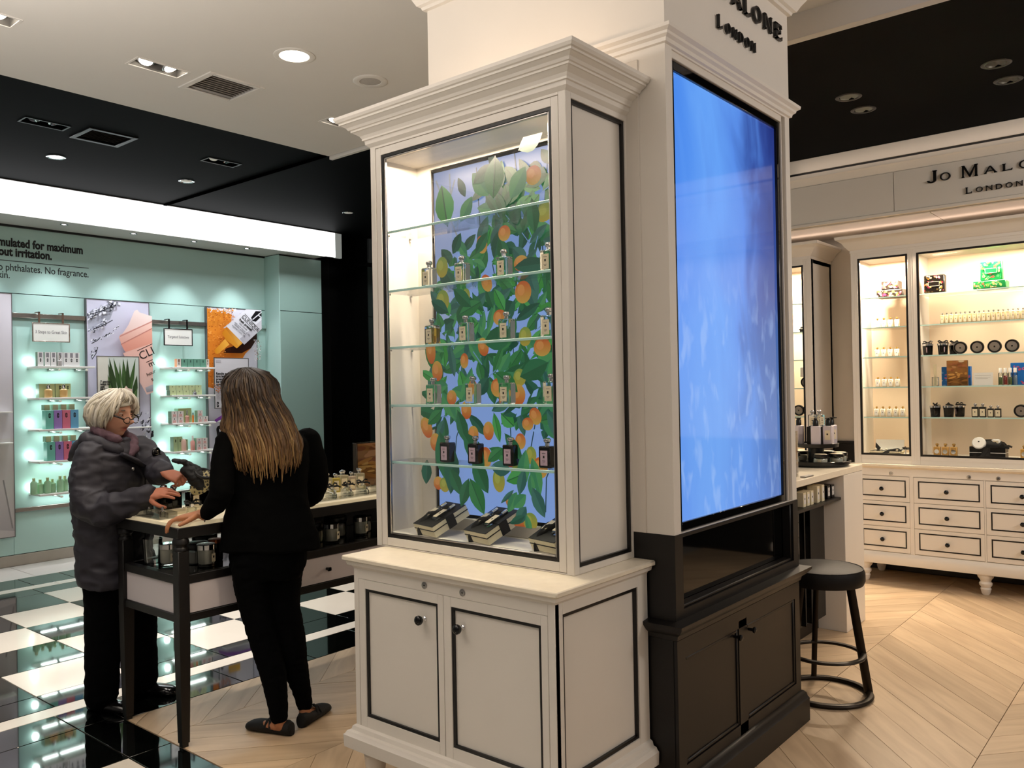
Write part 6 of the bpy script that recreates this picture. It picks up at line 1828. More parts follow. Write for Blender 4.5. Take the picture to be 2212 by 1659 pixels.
# trays run along the table front; the one at the near end is turned
tray = tester_tray('clear acrylic tester tray at the near end of the table', 1.885, 1.972, 3.66, 3.90, 2)
for i, (x, y) in enumerate(((1.928, 3.840), (1.928, 3.710))):
    bottle_round('tiny clear tester phial in the near acrylic tray, %s one' % ['far', 'near'][i], x, y, Z + 0.004, 0.012, 0.028, JAR_GLASS, CHROME, 0.016, 'phial')
bk = perfume_bottle('black_tester_bottle', 'x', BLACK_GLOSS, CHROME, body=(0.062, 0.055, 0.094), lab=LABEL, labw=0.5, txt=False)
for i, (x, y, rz, s_, lb) in enumerate(((2.015, 3.865, 180, 1.05, 'black tester bottle turned away, alone at the left of the group'), (2.085, 3.90, 180, 0.98, 'black tester bottle at the back left of the group on the table'), (2.150, 3.835, 90, 0.98, 'black tester bottle with pale label, front left of the group'), (2.205, 3.90, 180, 0.98, 'black tester bottle at the back middle of the group'),
                                       (2.245, 3.825, 90, 0.98, 'black tester bottle with pale label, beside the saleswoman'), (2.31, 3.92, 90, 0.98, 'black tester bottle at the back right of the group'))):
    r = bk.o if i == 0 else dup(bk.o, (0, 0, 0))
    r.location = (x, y, Z)
    r.rotation_euler = (0, 0, R(rz))
    r.scale = (s_,) * 3
    tag(r, lb, group='black tester bottles on the table')
def bowed_flacon(label):
    t = T('bowed_tester', label, 'perfume tester', group='small testers tied with black bows')
    t.p('flask', MB().box(-0.019, 0.019, -0.015, 0.015, 0, 0.036, 0.003), JAR_GLASS)
    t.p('cap', MB().lathe(0, 0, [(0.010, 0.036), (0.011, 0.052), (0.001, 0.053)], 14), CHROME)
    t.p('bow', bow(MB(), (0, 0, 0.050), 0.032, ax=1), RIBBON)
    return t
bf = bowed_flacon('x')
spots = [(2.065, 3.70, Z, 'bow tied tester on a cream card, nearest the hand on the table'), (2.19, 3.72, Z, 'bow tied tester on a cream card, second from the table end'), (2.675, 3.668, Z, 'bow tied tester beside the saleswoman elbow on the lit top'),
         (2.765, 3.672, Z, 'bow tied tester behind the long tray, second right of the saleswoman'), (2.870, 3.676, Z, 'bow tied tester behind the long tray, third right of the saleswoman'), (2.975, 3.680, Z, 'bow tied tester behind the long tray, fourth right of the saleswoman'), (3.085, 3.684, Z, 'bow tied tester under the amber picture, nearest the tall cabinet')]
for i, (x, y, z, lb) in enumerate(spots):
    r = bf.o if i == 0 else dup(bf.o, (0, 0, 0), label=lb)
    tag(r, lb)
    r.location = (x, y, z)
    r.rotation_euler = (0, 0, 0.25 * (i % 3) - 0.2)
for i, (x, y) in enumerate(((2.02, 3.745), (2.15, 3.765))):
    solo('cream_card', MB().box(x - 0.055, x + 0.055, y + 0.015, y + 0.07, Z, Z + 0.012).box(x - 0.055, x + 0.055, y + 0.03, y + 0.07, Z + 0.012, Z + 0.022), CREAM, 'stepped cream display card behind the bow tied tester, %s one' % ['nearer', 'farther'][i], 'card')
tester_tray('long clear acrylic tray along the lit table front right of the saleswoman', 2.57, 3.30, 3.525, 3.625, 7)
for i in range(6):
    x = 2.68 + 0.11 * i
    bottle_round('tiny clear phial standing in the long tray, %s one' % nth(i, 6), x, 3.556, Z + 0.0045, 0.013, 0.024, JAR_GLASS, CHROME, 0.012, 'phial', group='tiny phials in the long acrylic tray')
# clear and yellow colognes behind
CLR = mat('clear_cologne_glass', '#efe6c2', 0.06, trans=0.6, ior=1.2)
YEL = mat('yellow_cologne_glass', '#e6d06a', 0.08, trans=0.5, ior=1.2)
PNK = mat('blush_cologne_glass', '#f0dac2', 0.08, trans=0.5, ior=1.2)
for i, (x, y, m, s_, lb) in enumerate(((2.925, 3.79, CLR, 1.0, 'clear cologne bottle with pale label beside the saleswoman elbow'), (2.965, 3.85, CLR, 0.95, 'clear cologne bottle behind the leftmost labelled one'), (2.99, 3.80, YEL, 0.92, 'yellow cologne bottle second from the left on the lit table top'), (3.045, 3.80, CLR, 1.05, 'clear cologne bottle right of the yellow one'),
                                     (3.09, 3.87, PNK, 0.95, 'blush cologne bottle behind the group on the lit top'), (3.105, 3.80, PNK, 0.92, 'blush cologne bottle beside the amber picture'), (3.150, 3.785, CLR, 1.08, 'clear cologne bottle nearest the amber picture'))):
    r = perfume_bottle('cologne_tester', lb, m, CHROME, body=(0.050, 0.040, 0.088), lab=LABEL, labw=0.6, txt=False, group='cologne testers on the lit table top').o
    r.location = (x, y, Z)
    r.rotation_euler = (0, 0, R(72))
    r.scale = (s_,) * 3
t = T('amber_picture_stand', 'acrylic stand with amber landscape picture at the back of the table', 'picture', (3.33, 3.84, Z))
t.p('acrylic_block', MB().box(-0.168, 0.20, -0.018, 0.018, 0, 0.265, 0.002), ACRYLIC)
t.p('dark_edge', MB().box(-0.165, -0.155, -0.014, 0.014, 0.004, 0.26), mat('brown_print_edge', '#3a2a1e', 0.4))
t.p('print_board', MB().box(-0.155, 0.19, -0.004, 0.004, 0.004, 0.258), mat('brown_board', '#5a3c20', 0.5))
amber(t, 0.345, 0.254, (-0.155, -0.0044, 0.004), RY, 17)
# shelf under the top: candles and jars
ZS = 0.7485
def candle(label, m=CANDLE, s_=1.0):
    t = T('glass_candle', label, 'candle', group='candles on the black shelf of the tester table')
    t.p('glass', MB().lathe(0, 0, [(0.036, 0), (0.040, 0.003), (0.041, 0.090), (0.038, 0.091)], 26), JAR_GLASS)
    t.p('wax', MB().lathe(0, 0, [(0.034, 0.014), (0.037, 0.018), (0.0375, 0.078), (0.001, 0.079)], 24), m)
    t.p('silver_lid', MB().lathe(0, 0, [(0.042, 0.080), (0.0425, 0.102), (0.040, 0.105), (0.001, 0.106)], 26), CHROME)
    t.p('label', MB().box(-0.012, 0.012, -0.0420, -0.0400, 0.024, 0.062).use(1).box(-0.0045, 0.0045, -0.0428, -0.0420, 0.042, 0.052), [LABEL, INK])
    return t
ca = candle('ivory candle in glass with silver lid, in front under the lit table top')
for i, (x, y, rz, lb) in enumerate(((2.800, 3.60, 20, None), (3.045, 3.655, 15, 'ivory candle in glass with silver lid, beside the cabinet edge under the table top'), (2.085, 3.612, 20, 'ivory candle in glass at the front of the black shelf near the saleswoman'), (1.99, 3.78, 0, 'ivory candle behind the turned table leg'))):
    r = ca.o if i == 0 else dup(ca.o, (0, 0, 0), label=lb)
    r.location = (x, y, ZS)
    r.rotation_euler = (0, 0, R(rz))
def lidded(label, m):
    t = T('lidded_jar', label, 'jar', group='black lidded jars on the table shelf')
    t.p('glass', MB().lathe(0, 0, [(0.044, 0), (0.048, 0.004), (0.048, 0.06), (0.045, 0.064)], 26), JAR_GLASS)
    t.p('contents', MB().lathe(0, 0, [(0.041, 0.005), (0.042, 0.01), (0.042, 0.052), (0.001, 0.053)], 24), m)
    t.p('lid', MB().lathe(0, 0, [(0.048, 0.062), (0.050, 0.066), (0.050, 0.086), (0.047, 0.090)], 26), BLACK)
    t.p('lid_top', MB().lathe(0, 0, [(0.040, 0.090), (0.037, 0.0915), (0.001, 0.092)], 24), mat('grey_lid_top', '#8f8b84', 0.4))
    return t
gw = mat('grey_cream', '#9c978c', 0.4)
lj = lidded('low jar with black lid behind the front candle on the table shelf', gw)
for i, (x, y, s_, lb) in enumerate(((2.765, 3.71, 1.15, None), (2.945, 3.75, 1.25, 'larger jar with black lid between the two candles'), (3.145, 3.75, 1.0, 'jar with black lid half hidden by the tall cabinet'), (2.10, 3.72, 1.1, 'black lidded jar behind the front candle near the saleswoman'), (2.215, 3.85, 1.2, 'black lidded jar at the back of the shelf near the saleswoman'))):
    r = lj.o if i == 0 else dup(lj.o, (0, 0, 0), label=lb)
    r.location = (x, y, ZS)
    r.scale = (s_,) * 3
t = T('glass_tumbler', 'empty clear glass tumbler on the black shelf near the table leg', 'glass', (1.955, 3.865, ZS))
t.p('tumbler', MB().lathe(0, 0, [(0.034, 0), (0.038, 0.004), (0.046, 0.125), (0.044, 0.125), (0.035, 0.012), (0.001, 0.012)], 28), JAR_GLASS)
t = T('copper_candle', 'small copper lidded candle behind the jars beside the saleswoman', 'candle', (2.185, 3.70, ZS))
t.p('glass', MB().lathe(0, 0, [(0.030, 0), (0.033, 0.004), (0.033, 0.085), (0.001, 0.086)], 22), BLACK_GLOSS)
t.p('lid', MB().lathe(0, 0, [(0.034, 0.086), (0.034, 0.104), (0.001, 0.106)], 22), mat('copper_lid', '#b8643a', 0.3, metal=0.8))
# dim perfume bottles on black shelves of the far black wall
dk_ = mat('smoked_glass', '#25282a', 0.06, spec=0.7)
for k, z in enumerate((0.55, 1.08, 1.62, 2.10)):
    solo('black_wall_shelf', MB().box(6.42, 6.65, 5.0, 7.30, z, z + 0.02, 0.002), BLACK, 'black shelf on the far black wall, %s from the floor' % ['first', 'second', 'third', 'fourth'][k], 'shelf', group='shelves on the far black wall')
n = 0
for k, z in enumerate((1.101, 1.641)):
    for i in range(6):
        r = dup(bk.o, (6.52, 7.15 - 0.16 * i, z), rz=0, label='dark bottle on the %s black wall shelf, %s' % (['lower', 'upper'][k], nth(i, 6)), group='dark bottles on the far black wall', scale=1.3)

# ================================================================== PEOPLE
def fuse(name, mb, mats, voxel, smooth=4, wrinkle=None, color=None):
    """one continuous surface from overlapping closed shells"""
    o = link('tmp', mb.mesh('tmp', mats if isinstance(mats, (list, tuple)) else [mats]))
    m = o.modifiers.new('r', 'REMESH')
    m.mode = 'VOXEL'
    m.voxel_size = voxel
    if smooth:
        q = o.modifiers.new('s', 'SMOOTH')
        q.factor = 0.5
        q.iterations = smooth
    bpy.context.view_layer.update()
    me = bpy.data.meshes.new_from_object(o.evaluated_get(bpy.context.evaluated_depsgraph_get()))
    src = o.data
    bpy.data.objects.remove(o)
    bpy.data.meshes.remove(src)
    me.name = name
    if wrinkle:
        amp, fr = wrinkle[:2]
        st = wrinkle[2] if len(wrinkle) > 2 else (1, 1, 1)
        nv = len(me.vertices)
        co, no = [0.0] * (nv * 3), [0.0] * (nv * 3)
        me.vertices.foreach_get('co', co)
        me.vertex_normals.foreach_get('vector', no)
        for i in range(0, nv * 3, 3):
            q = Vector((co[i] * fr * st[0], co[i + 1] * fr * st[1], co[i + 2] * fr * st[2]))
            n = amp * (1 - 2.0 * abs(mnoise.noise(q) + 0.5 * mnoise.noise(q * 2.3)))
            for j in range(3):
                co[i + j] += no[i + j] * n
        me.vertices.foreach_set('co', co)
    if color:
        ca = me.color_attributes.new('Col', 'FLOAT_COLOR', 'POINT')
        buf = []
        for v in me.vertices:
            buf += [*color(v.co), 1.0]
        ca.data.foreach_set('color', buf)
    me.polygons.foreach_set('use_smooth', [True] * len(me.polygons))
    me.update()
    return me
def ell(c, ax, ay, a, b, n=24, p=2.0):
    out = []
    for j in range(n):
        t_ = 2 * PI * j / n
        ct, st = math.cos(t_), math.sin(t_)
        out.append(Vector(c) + ax * (a * math.copysign(abs(ct) ** (2 / p), ct)) + ay * (b * math.copysign(abs(st) ** (2 / p), st)))
    return out
def limb(mb, pts, rs, n=16):
    """tapered limb with rounded ends"""
    pts = [Vector(p) for p in pts]
    d0, d1 = (pts[0] - pts[1]).normalized(), (pts[-1] - pts[-2]).normalized()
    P_ = [pts[0] + d0 * rs[0] * 0.85, pts[0] + d0 * rs[0] * 0.5] + pts + [pts[-1] + d1 * rs[-1] * 0.5, pts[-1] + d1 * rs[-1] * 0.85]
    R_ = [rs[0] * 0.45, rs[0] * 0.85] + list(rs) + [rs[-1] * 0.85, rs[-1] * 0.45]
    # refine
    pp, rr = [], []
    for i in range(len(P_) - 1):
        for k in range(3):
            f_ = k / 3
            pp.append(P_[i].lerp(P_[i + 1], f_))
            rr.append(R_[i] * (1 - f_) + R_[i + 1] * f_)
    pp.append(P_[-1])
    rr.append(R_[-1])
    return mb.tube(pp, rr, n)
def hand(mb, wrist, f, n, side, curls, spread=(0.16, 0.04, -0.06, -0.18), thumb_in=0.0, s_=1.0):
    f = Vector(f).normalized()
    n = Vector(n)
    n = (n - f * n.dot(f)).normalized()
    s = f.cross(n) * side
    w_ = Vector(wrist)
    rows = [(-0.02, 0.024, 0.019), (0.0, 0.026, 0.018), (0.03, 0.034, 0.016), (0.065, 0.040, 0.0145), (0.088, 0.039, 0.011), (0.094, 0.034, 0.006)]
    mb.loft([ell(w_ + f * (t_ * s_) - n * (0.004 * t_ / 0.09), s, n, a * s_, b * s_, 16, 2.4) for t_, a, b in rows])
    for k in range(4):
        L = (0.070, 0.078, 0.072, 0.057)[k] * s_
        p = w_ + (f * (0.084 - (0.0, -0.003, 0.001, 0.008)[k]) + s * (0.029, 0.010, -0.010, -0.028)[k] + n * 0.001) * s_
        d = (f + s * spread[k]).normalized()
        ang = 0.0
        pts = [p - d * 0.012, p]
        nn = n.copy()
        for q, (a, fr) in enumerate(zip(curls[k], (0.44, 0.31, 0.25))):
            ax = d.cross(nn).normalized()
            rot = Matrix.Rotation(-a, 3, ax)
            d = (rot @ d).normalized()
            nn = (rot @ nn).normalized()
            p = p + d * (L * fr)
            pts.append(p)
        r = 0.0088 * s_ * (1.0, 1.03, 0.98, 0.86)[k]
        limb(mb, pts, [r, r, r * 0.94, r * 0.86, r * 0.72], 10)
    b = w_ + (f * 0.018 + s * 0.022 - n * 0.004) * s_
    t1 = (f * 0.62 + s * (0.72 - thumb_in) - n * (0.22 + thumb_in)).normalized()
    t2 = (f * 0.92 + s * (0.30 - thumb_in) - n * (0.25 + thumb_in * 0.6)).normalized()
    p1 = b + t1 * 0.042 * s_
    p2 = p1 + (t1 + t2).normalized() * 0.030 * s_
    p3 = p2 + t2 * 0.026 * s_
    limb(mb, [b, p1, p2, p3], [0.0145 * s_, 0.0115 * s_, 0.0098 * s_, 0.0078 * s_], 10)
    return mb
def head(mb, c, yaw, pitch=0.0, s_=1.0, age=0.0):
    """sculpted head; local x forwards, y left, z up"""
    M4 = Matrix.Translation(c) @ Matrix.Rotation(yaw, 4, 'Z') @ Matrix.Rotation(pitch, 4, 'Y') @ Matrix.Scale(s_, 4)
    g = lambda v, m, sd: math.exp(-((v - m) / sd) ** 2 / 2)
    N, K = 72, 54
    rings = []
    for i in range(K + 1):
        th = PI * min(max(i, 0.15), K - 0.15) / K
        row_ = []
        for j in range(N):
            ph = 2 * PI * j / N
            x, y, z = math.sin(th) * math.cos(ph), math.sin(th) * math.sin(ph), math.cos(th)
            px, py, pz = x * 0.096, y * 0.074, z * 0.116
            low = max(0.0, min(1.0, (-pz - 0.015) / 0.09))
            py *= 1 - 0.30 * low
            if x > 0:
                px *= 1 - 0.06 * low + 0.0
            else:
                px *= 1 - 0.45 * low
                px -= 0.008 * (1 - low)
            fr = max(0.0, x)
            face = fr ** 0.8
            dx = 0.0
            dx += 0.030 * g(py, 0, 0.0095) * g(pz, -0.024, 0.011) * face          # nose tip
            dx += 0.017 * g(py, 0, 0.0080) * g(pz, -0.002, 0.017) * face          # bridge
            dx += 0.010 * (g(py, 0.013, 0.007) + g(py, -0.013, 0.007)) * g(pz, -0.030, 0.008) * face
            dx += 0.006 * g(py, 0, 0.034) * g(pz, 0.036, 0.012) * face            # brow
            dx -= 0.014 * (g(py, 0.031, 0.013) + g(py, -0.031, 0.013)) * g(pz, 0.014, 0.012) * face
            dx += 0.006 * (g(py, 0.040, 0.016) + g(py, -0.040, 0.016)) * g(pz, -0.022, 0.018) * face
            dx += 0.010 * g(py, 0, 0.019) * g(pz, -0.0515, 0.0055) * face          # upper lip
            dx += 0.011 * g(py, 0, 0.016) * g(pz, -0.0665, 0.006) * face          # lower lip
            dx -= 0.009 * g(py, 0, 0.022) * g(pz, -0.0590, 0.0030) * face         # mouth line
            dx -= 0.004 * g(py, 0, 0.018) * g(pz, -0.078, 0.006) * face
            dx += 0.018 * g(py, 0, 0.018) * g(pz, -0.095, 0.014) * face ** 0.5           # chin
            dx -= 0.003 * age * (g(abs(py), 0.034 + 0.25 * max(0, -pz - 0.03), 0.004)) * g(pz, -0.05, 0.02) * face
            row_.append(M4 @ Vector((px + dx, py, pz)))
        rings.append(row_)
    mb.loft(rings)
    for sd in (1, -1):      # ears
        mb.loft([[M4 @ Vector((-0.006 + a * math.cos(t_) * 0.014, sd * (0.066 + h), 0.0 + a * math.sin(t_) * 0.030)) for t_ in [2 * PI * k / 14 for k in range(14)]] for a, h in ((0.6, 0.0), (1.0, 0.008), (0.95, 0.013), (0.4, 0.012))])
    return M4
def shoe(heel, toe, h=1.0, wd=1.0, low=0.0):
    a, b = Vector((*heel, 0)), Vector((*toe, 0))
    d = (b - a).normalized()
    s = Vector((-d.y, d.x, 0))
    L = (b - a).length
    rings = []
    for t_, w2, hh in ((0.0, 0.016, 0.030), (0.03, 0.026, 0.052), (0.12, 0.033, 0.060), (0.30, 0.033, 0.056 - low), (0.48, 0.036, 0.050 - low), (0.62, 0.041, 0.047), (0.78, 0.042, 0.043), (0.90, 0.036, 0.036), (0.97, 0.024, 0.027), (1.0, 0.010, 0.015)):
        r_ = []
        for k in range(20):
            an = 2 * PI * k / 20
            z = math.sin(an) * hh * h
            r_.append(a + d * (t_ * L) + s * (w2 * wd * math.copysign(abs(math.cos(an)) ** 0.7, math.cos(an))) + Vector((0, 0, max(0.001, z * 0.5 + hh * h * 0.5))))
        rings.append(r_)
    return MB().loft(rings)
def eye_parts(t, M4, iris, s_=1.0):
    for sd in (1, -1):
        c = M4 @ Vector((0.0725, 0.031 * sd, 0.012))
        e = t.p('eye', MB().ball((0, 0, 0), 0.0118 * s_, 16, 12).xf(Matrix.Translation(c)), mat('eye_white', '#d9d2cb', 0.2))
        fwd = (M4.to_3x3() @ Vector((1, -0.10, -0.06))).normalized()
        q = fwd.to_track_quat('Z', 'Y').to_matrix().to_4x4()
        t.p('iris', MB().lathe(0, 0, [(0.0052, 0.0108), (0.005, 0.0116), (0.001, 0.0122)], 14).xf(Matrix.Translation(c) @ q @ Matrix.Scale(s_, 4)), iris, e)
        # lids
        for up_, zz in ((1, 0.0052), (-1, -0.0066)):
            pts = [M4 @ Vector((0.0725 + 0.0128 * math.cos(an) , 0.031 * sd + 0.0132 * math.sin(an), 0.012 + zz * math.cos(an) ** 0.8)) for an in [R(x) for x in range(-80, 81, 16)]]
            t.p('eyelid', MB().tube(pts, [0.0022 * s_] * len(pts), 6), t.skin, e)
        pts = [M4 @ Vector((0.0885 - 0.10 * (abs(x) / 0.03) ** 2 * 0.08, sd * (0.031 + x), 0.036 - 3.0 * (x - 0.004) ** 2)) for x in [-0.018 + 0.006 * k for k in range(7)]]
        t.p('eyebrow', MB().tube(pts, [0.0016, 0.0028, 0.003, 0.003, 0.0026, 0.002, 0.001], 6), t.brow)
def strands(rows_, lat, back, count, seed, roots, cols, z_top, r0=0.005, amin=-92, amax=92, endz=None, bulge=0.10):
    """locks of hair falling over a stack of (cx, cy, z, half width, back depth)"""
    rn = random.Random(seed)
    v, f, c = [], [], []
    def at(z, ph):
        for i in range(len(rows_) - 1):
            a, b = rows_[i], rows_[i + 1]
            if a[2] >= z >= b[2]:
                k = (a[2] - z) / max(a[2] - b[2], 1e-6)
                q = [a[n_] * (1 - k) + b[n_] * k for n_ in range(5)]
                break
        else:
            q = rows_[0] if z > rows_[0][2] else rows_[-1]
        return Vector((q[0], q[1], z)) + lat * (q[3] * math.sin(ph)) + back * (q[4] * math.cos(ph)), (lat * math.sin(ph) + back * math.cos(ph)).normalized()
    for n_ in range(count):
        ph = R(amin + (amax - amin) * (n_ + rn.random()) / count)
        lift = rn.uniform(-0.003, 0.010)
        zend = endz(ph, rn)
        ph2 = ph + rn.uniform(-0.10, 0.10)
        steps = 16
        rad = r0 * rn.uniform(0.7, 1.35)
        shade = rn.choice(cols)
        wob, wf = rn.uniform(0.0, 0.006), rn.uniform(14, 26)
        b0 = len(v)
        K = 5
        for i in range(steps + 1):
            k = i / steps
            z = z_top + (zend - z_top) * (k ** 1.25)
            pa = ph * min(1, 0.35 + k * 3.2) + (ph2 - ph) * k
            p, nr = at(z, pa)
            tang = Vector((-nr.y, nr.x, 0)).normalized()
            p = p + nr * (lift + wob * math.sin(z * wf * 3 + n_)) + tang * (wob * math.cos(z * wf * 2 + n_))
            rr = rad * (0.55 + 0.7 * min(1, k * 3)) * (1 - 0.86 * max(0, (k - 0.72) / 0.28) ** 1.5)
            for j in range(K):
                an = 2 * PI * j / K
                v.append(p + tang * (math.cos(an) * rr) + nr * (math.sin(an) * rr * 0.5))
                a, m_, e = roots[0], shade[0], shade[1]
                c.append(tuple((a[q] * (1 - k * 2) + m_[q] * k * 2) if k < 0.5 else (m_[q] * (2 - k * 2) + e[q] * (k * 2 - 1)) for q in range(3)))
        for i in range(steps):
            for j in range(K):
                f.append((b0 + i * K + j, b0 + i * K + (j + 1) % K, b0 + (i + 1) * K + (j + 1) % K, b0 + (i + 1) * K + j))
    return v, f, c
def colored(name, v, f, c, m):
    me = bpy.data.meshes.new(name)
    me.from_pydata([tuple(p) for p in v], [], f)
    me.materials.append(m)
    ca = me.color_attributes.new('Col', 'FLOAT_COLOR', 'POINT')
    ca.data.foreach_set('color', [x for q in c for x in (*q, 1.0)])
    me.polygons.foreach_set('use_smooth', [True] * len(me.polygons))
    me.update()
    return link(name, me)
HAIR = attr_mat('hair_strands', 0.42, spec=0.5)
SKIN = attr_mat('skin', 0.5, spec=0.35)
UP = Vector((0, 0, 1))

# ------------------------------------------------------------------ saleswoman, seen from behind
t = T('person', 'saleswoman in black seen from behind, long brown hair with caramel ends, hand on table', 'person', (2.30, 3.30, 0))
lat = Vector((0.64, -0.768, 0))         # her left to right
bk_ = Vector((-0.768, -0.64, 0))        # towards her back
JK = [(2.203, 3.387, 1.432, 0.047, 0.05), (2.214, 3.375, 1.396, 0.100, 0.07), (2.233, 3.366, 1.365, 0.162, 0.085), (2.245, 3.352, 1.324, 0.190, 0.10), (2.247, 3.345, 1.228, 0.188, 0.115), (2.245, 3.345, 1.12, 0.176, 0.115),
      (2.235, 3.335, 1.013, 0.192, 0.105), (2.232, 3.318, 0.905, 0.220, 0.098), (2.232, 3.316, 0.833, 0.231, 0.098)]
aL = [(2.098, 3.430, 1.337), (2.064, 3.415, 1.239), (2.035, 3.390, 1.113), (2.022, 3.425, 1.055), (2.000, 3.478, 1.008)]
aR = [(2.41, 3.265, 1.331), (2.443, 3.257, 1.227), (2.462, 3.267, 1.126), (2.486, 3.320, 1.062), (2.528, 3.420, 1.025), (2.570, 3.520, 1.015)]
lL = [(2.18, 3.385, 0.80), (2.186, 3.400, 0.686), (2.196, 3.387, 0.578), (2.214, 3.352, 0.425), (2.228, 3.305, 0.274), (2.231, 3.286, 0.18), (2.232, 3.270, 0.085)]
lR = [(2.321, 3.330, 0.80), (2.32, 3.347, 0.67), (2.321, 3.347, 0.557), (2.34, 3.325, 0.399), (2.358, 3.305, 0.238), (2.377, 3.291, 0.136), (2.385, 3.287, 0.085)]
mb = MB()
head(mb, (2.196, 3.398, 1.545), R(98), 0.08, 0.93)
limb(mb, [(2.200, 3.392, 1.47), (2.205, 3.385, 1.40)], [0.050, 0.055])
mb.loft([ell((x, y, z), lat, bk_, a * 0.82, b * 0.85, 20) for x, y, z, a, b in JK])
limb(mb, aL, [0.040, 0.038, 0.036, 0.034, 0.025])
limb(mb, aR, [0.040, 0.038, 0.036, 0.034, 0.028, 0.025])
limb(mb, lL + [(2.236, 3.262, 0.045)], [0.085, 0.075, 0.066, 0.055, 0.047, 0.038, 0.030, 0.028])
limb(mb, lR + [(2.375, 3.276, 0.045)], [0.085, 0.075, 0.064, 0.055, 0.043, 0.032, 0.028, 0.027])
limb(mb, [(2.240, 3.255, 0.040), (2.215, 3.34, 0.030), (2.20, 3.41, 0.022)], [0.026, 0.024, 0.014])
limb(mb, [(2.370, 3.272, 0.040), (2.45, 3.305, 0.030), (2.52, 3.335, 0.022)], [0.026, 0.024, 0.014])
hand(mb, (1.990, 3.500, 1.012), (-0.93, 0.33, -0.10), (0.05, 0.12, 1), -1, [(0.24, 0.55, 0.4), (0.34, 0.62, 0.4), (0.38, 0.66, 0.4), (0.32, 0.55, 0.35)], s_=1.08)
hand(mb, (2.585, 3.545, 1.014), (0.35, 0.93, -0.05), (0, 0.05, 1), -1, [(0.2, 0.4, 0.3)] * 4, s_=0.9)
sk = lin('#a8714e')
t.skin = None
o = link('body', fuse('body', mb, SKIN, 0.0045, 3, color=lambda p: sk))
o.parent = t.o
o.location = (-2.30, -3.30, 0)
def off(o, t, base):
    o.parent = t.o
    o.location = (-base[0], -base[1], -base[2])
    return o
BASE = (2.30, 3.30, 0)
KNIT = mat('black_knit', '#050505', 0.9, spec=0.08, noise=0.15, nscale=40)
TROUSER = mat('black_trouser_cloth', '#040405', 0.95, spec=0.08, noise=0.1, nscale=30)
mb = MB()
mb.loft([ell((x, y, z), lat, bk_, a, b, 26, 2.2) for x, y, z, a, b in JK])
limb(mb, aL[:4] + [(2.006, 3.462, 1.020)], [0.056, 0.054, 0.052, 0.047, 0.033])
limb(mb, aR[:5] + [(2.56, 3.50, 1.020)], [0.057, 0.057, 0.055, 0.050, 0.042, 0.034])
off(link('jacket', fuse('jacket', mb, KNIT, 0.008, 5, wrinkle=(0.004, 7, (1, 1, 1.6)))), t, BASE)
mb = MB()
mb.loft([ell(c_, lat, bk_, a, b, 24) for c_, a, b in (((2.24, 3.33, 0.95), 0.15, 0.09), ((2.238, 3.34, 0.84), 0.178, 0.105), ((2.242, 3.352, 0.76), 0.175, 0.105), ((2.246, 3.36, 0.70), 0.150, 0.09))])
limb(mb, lL, [0.088, 0.083, 0.0735, 0.066, 0.057, 0.0485, 0.039])
limb(mb, lR, [0.088, 0.083, 0.0725, 0.067, 0.053, 0.040, 0.035])
off(link('trousers', fuse('trousers', mb, TROUSER, 0.007, 4, wrinkle=(0.003, 14, (1, 1, 2.0)))), t, BASE)
SHOE = mat('black_suede', '#0d0c0b', 0.8, noise=0.1, nscale=60)
for a, b, st in (((2.264, 3.215), (2.190, 3.460), ((2.215, 3.36), (2.232, 3.32))), ((2.335, 3.255), (2.560, 3.345), ((2.455, 3.302), (2.415, 3.287)))):
    mb = shoe(a, b, 1.08, 1.02, 0.006)
    d = Vector((b[0] - a[0], b[1] - a[1], 0)).normalized()
    s = Vector((-d.y, d.x, 0))
    q = t.p('shoe', mb.xf(Matrix.Translation((-2.30, -3.30, 0))), SHOE)
    for k, e in ((0.40, 0.52), (0.52, 0.40)):
        p0, p1 = Vector((*a, 0)) + d * (0.25 * k), Vector((*a, 0)) + d * (0.25 * e)
        pts = [p0 - s * 0.036 + UP * 0.030, p0.lerp(p1, 0.25) - s * 0.022 + UP * 0.060, p0.lerp(p1, 0.5) + UP * 0.069, p0.lerp(p1, 0.75) + s * 0.022 + UP * 0.060, p1 + s * 0.036 + UP * 0.030]
        t.p('strap', MB().tube([p - Vector(BASE) for p in pts], [(0.0035, 0.007)] * 5, 8), SHOE, q)
t.p('wristwatch', MB().tube([Vector((1.998, 3.482, 1.011)) + Vector((0.30, 0.92, 0.1)).normalized().cross(Vector((-0.93, 0.33, -0.1))).normalized() * 0.030 * math.cos(a_) + Vector((0.30, 0.92, 0.0)) * 0.030 * math.sin(a_) - Vector(BASE) for a_ in [2 * PI * k / 18 for k in range(19)]], [(0.008, 0.003)] * 19, 8), BLACK_GLOSS)
# long straight hair
HR = [(2.190, 3.410, 1.672, 0.020, 0.02), (2.190, 3.408, 1.667, 0.047, 0.045), (2.194, 3.394, 1.648, 0.0938, 0.080), (2.188, 3.386, 1.609, 0.1106, 0.095), (2.183, 3.379, 1.567, 0.1209, 0.098), (2.185, 3.367, 1.524, 0.1227, 0.090), (2.190, 3.352, 1.475, 0.1329, 0.080),
      (2.193, 3.338, 1.429, 0.150, 0.075), (2.193, 3.328, 1.389, 0.164, 0.075), (2.202, 3.305, 1.335, 0.158, 0.075), (2.207, 3.292, 1.276, 0.152, 0.078), (2.207, 3.286, 1.235, 0.148, 0.078), (2.209, 3.283, 1.17, 0.134, 0.075)]
core = MB().loft([ell((x, y, z), lat, bk_, a * 0.93, b * 0.86, 24) for x, y, z, a, b in HR[:-2]])
v, f, c = [Vector(p) for p in core.v], core.f, [lin('#21170f')] * len(core.v)
L_ = lin
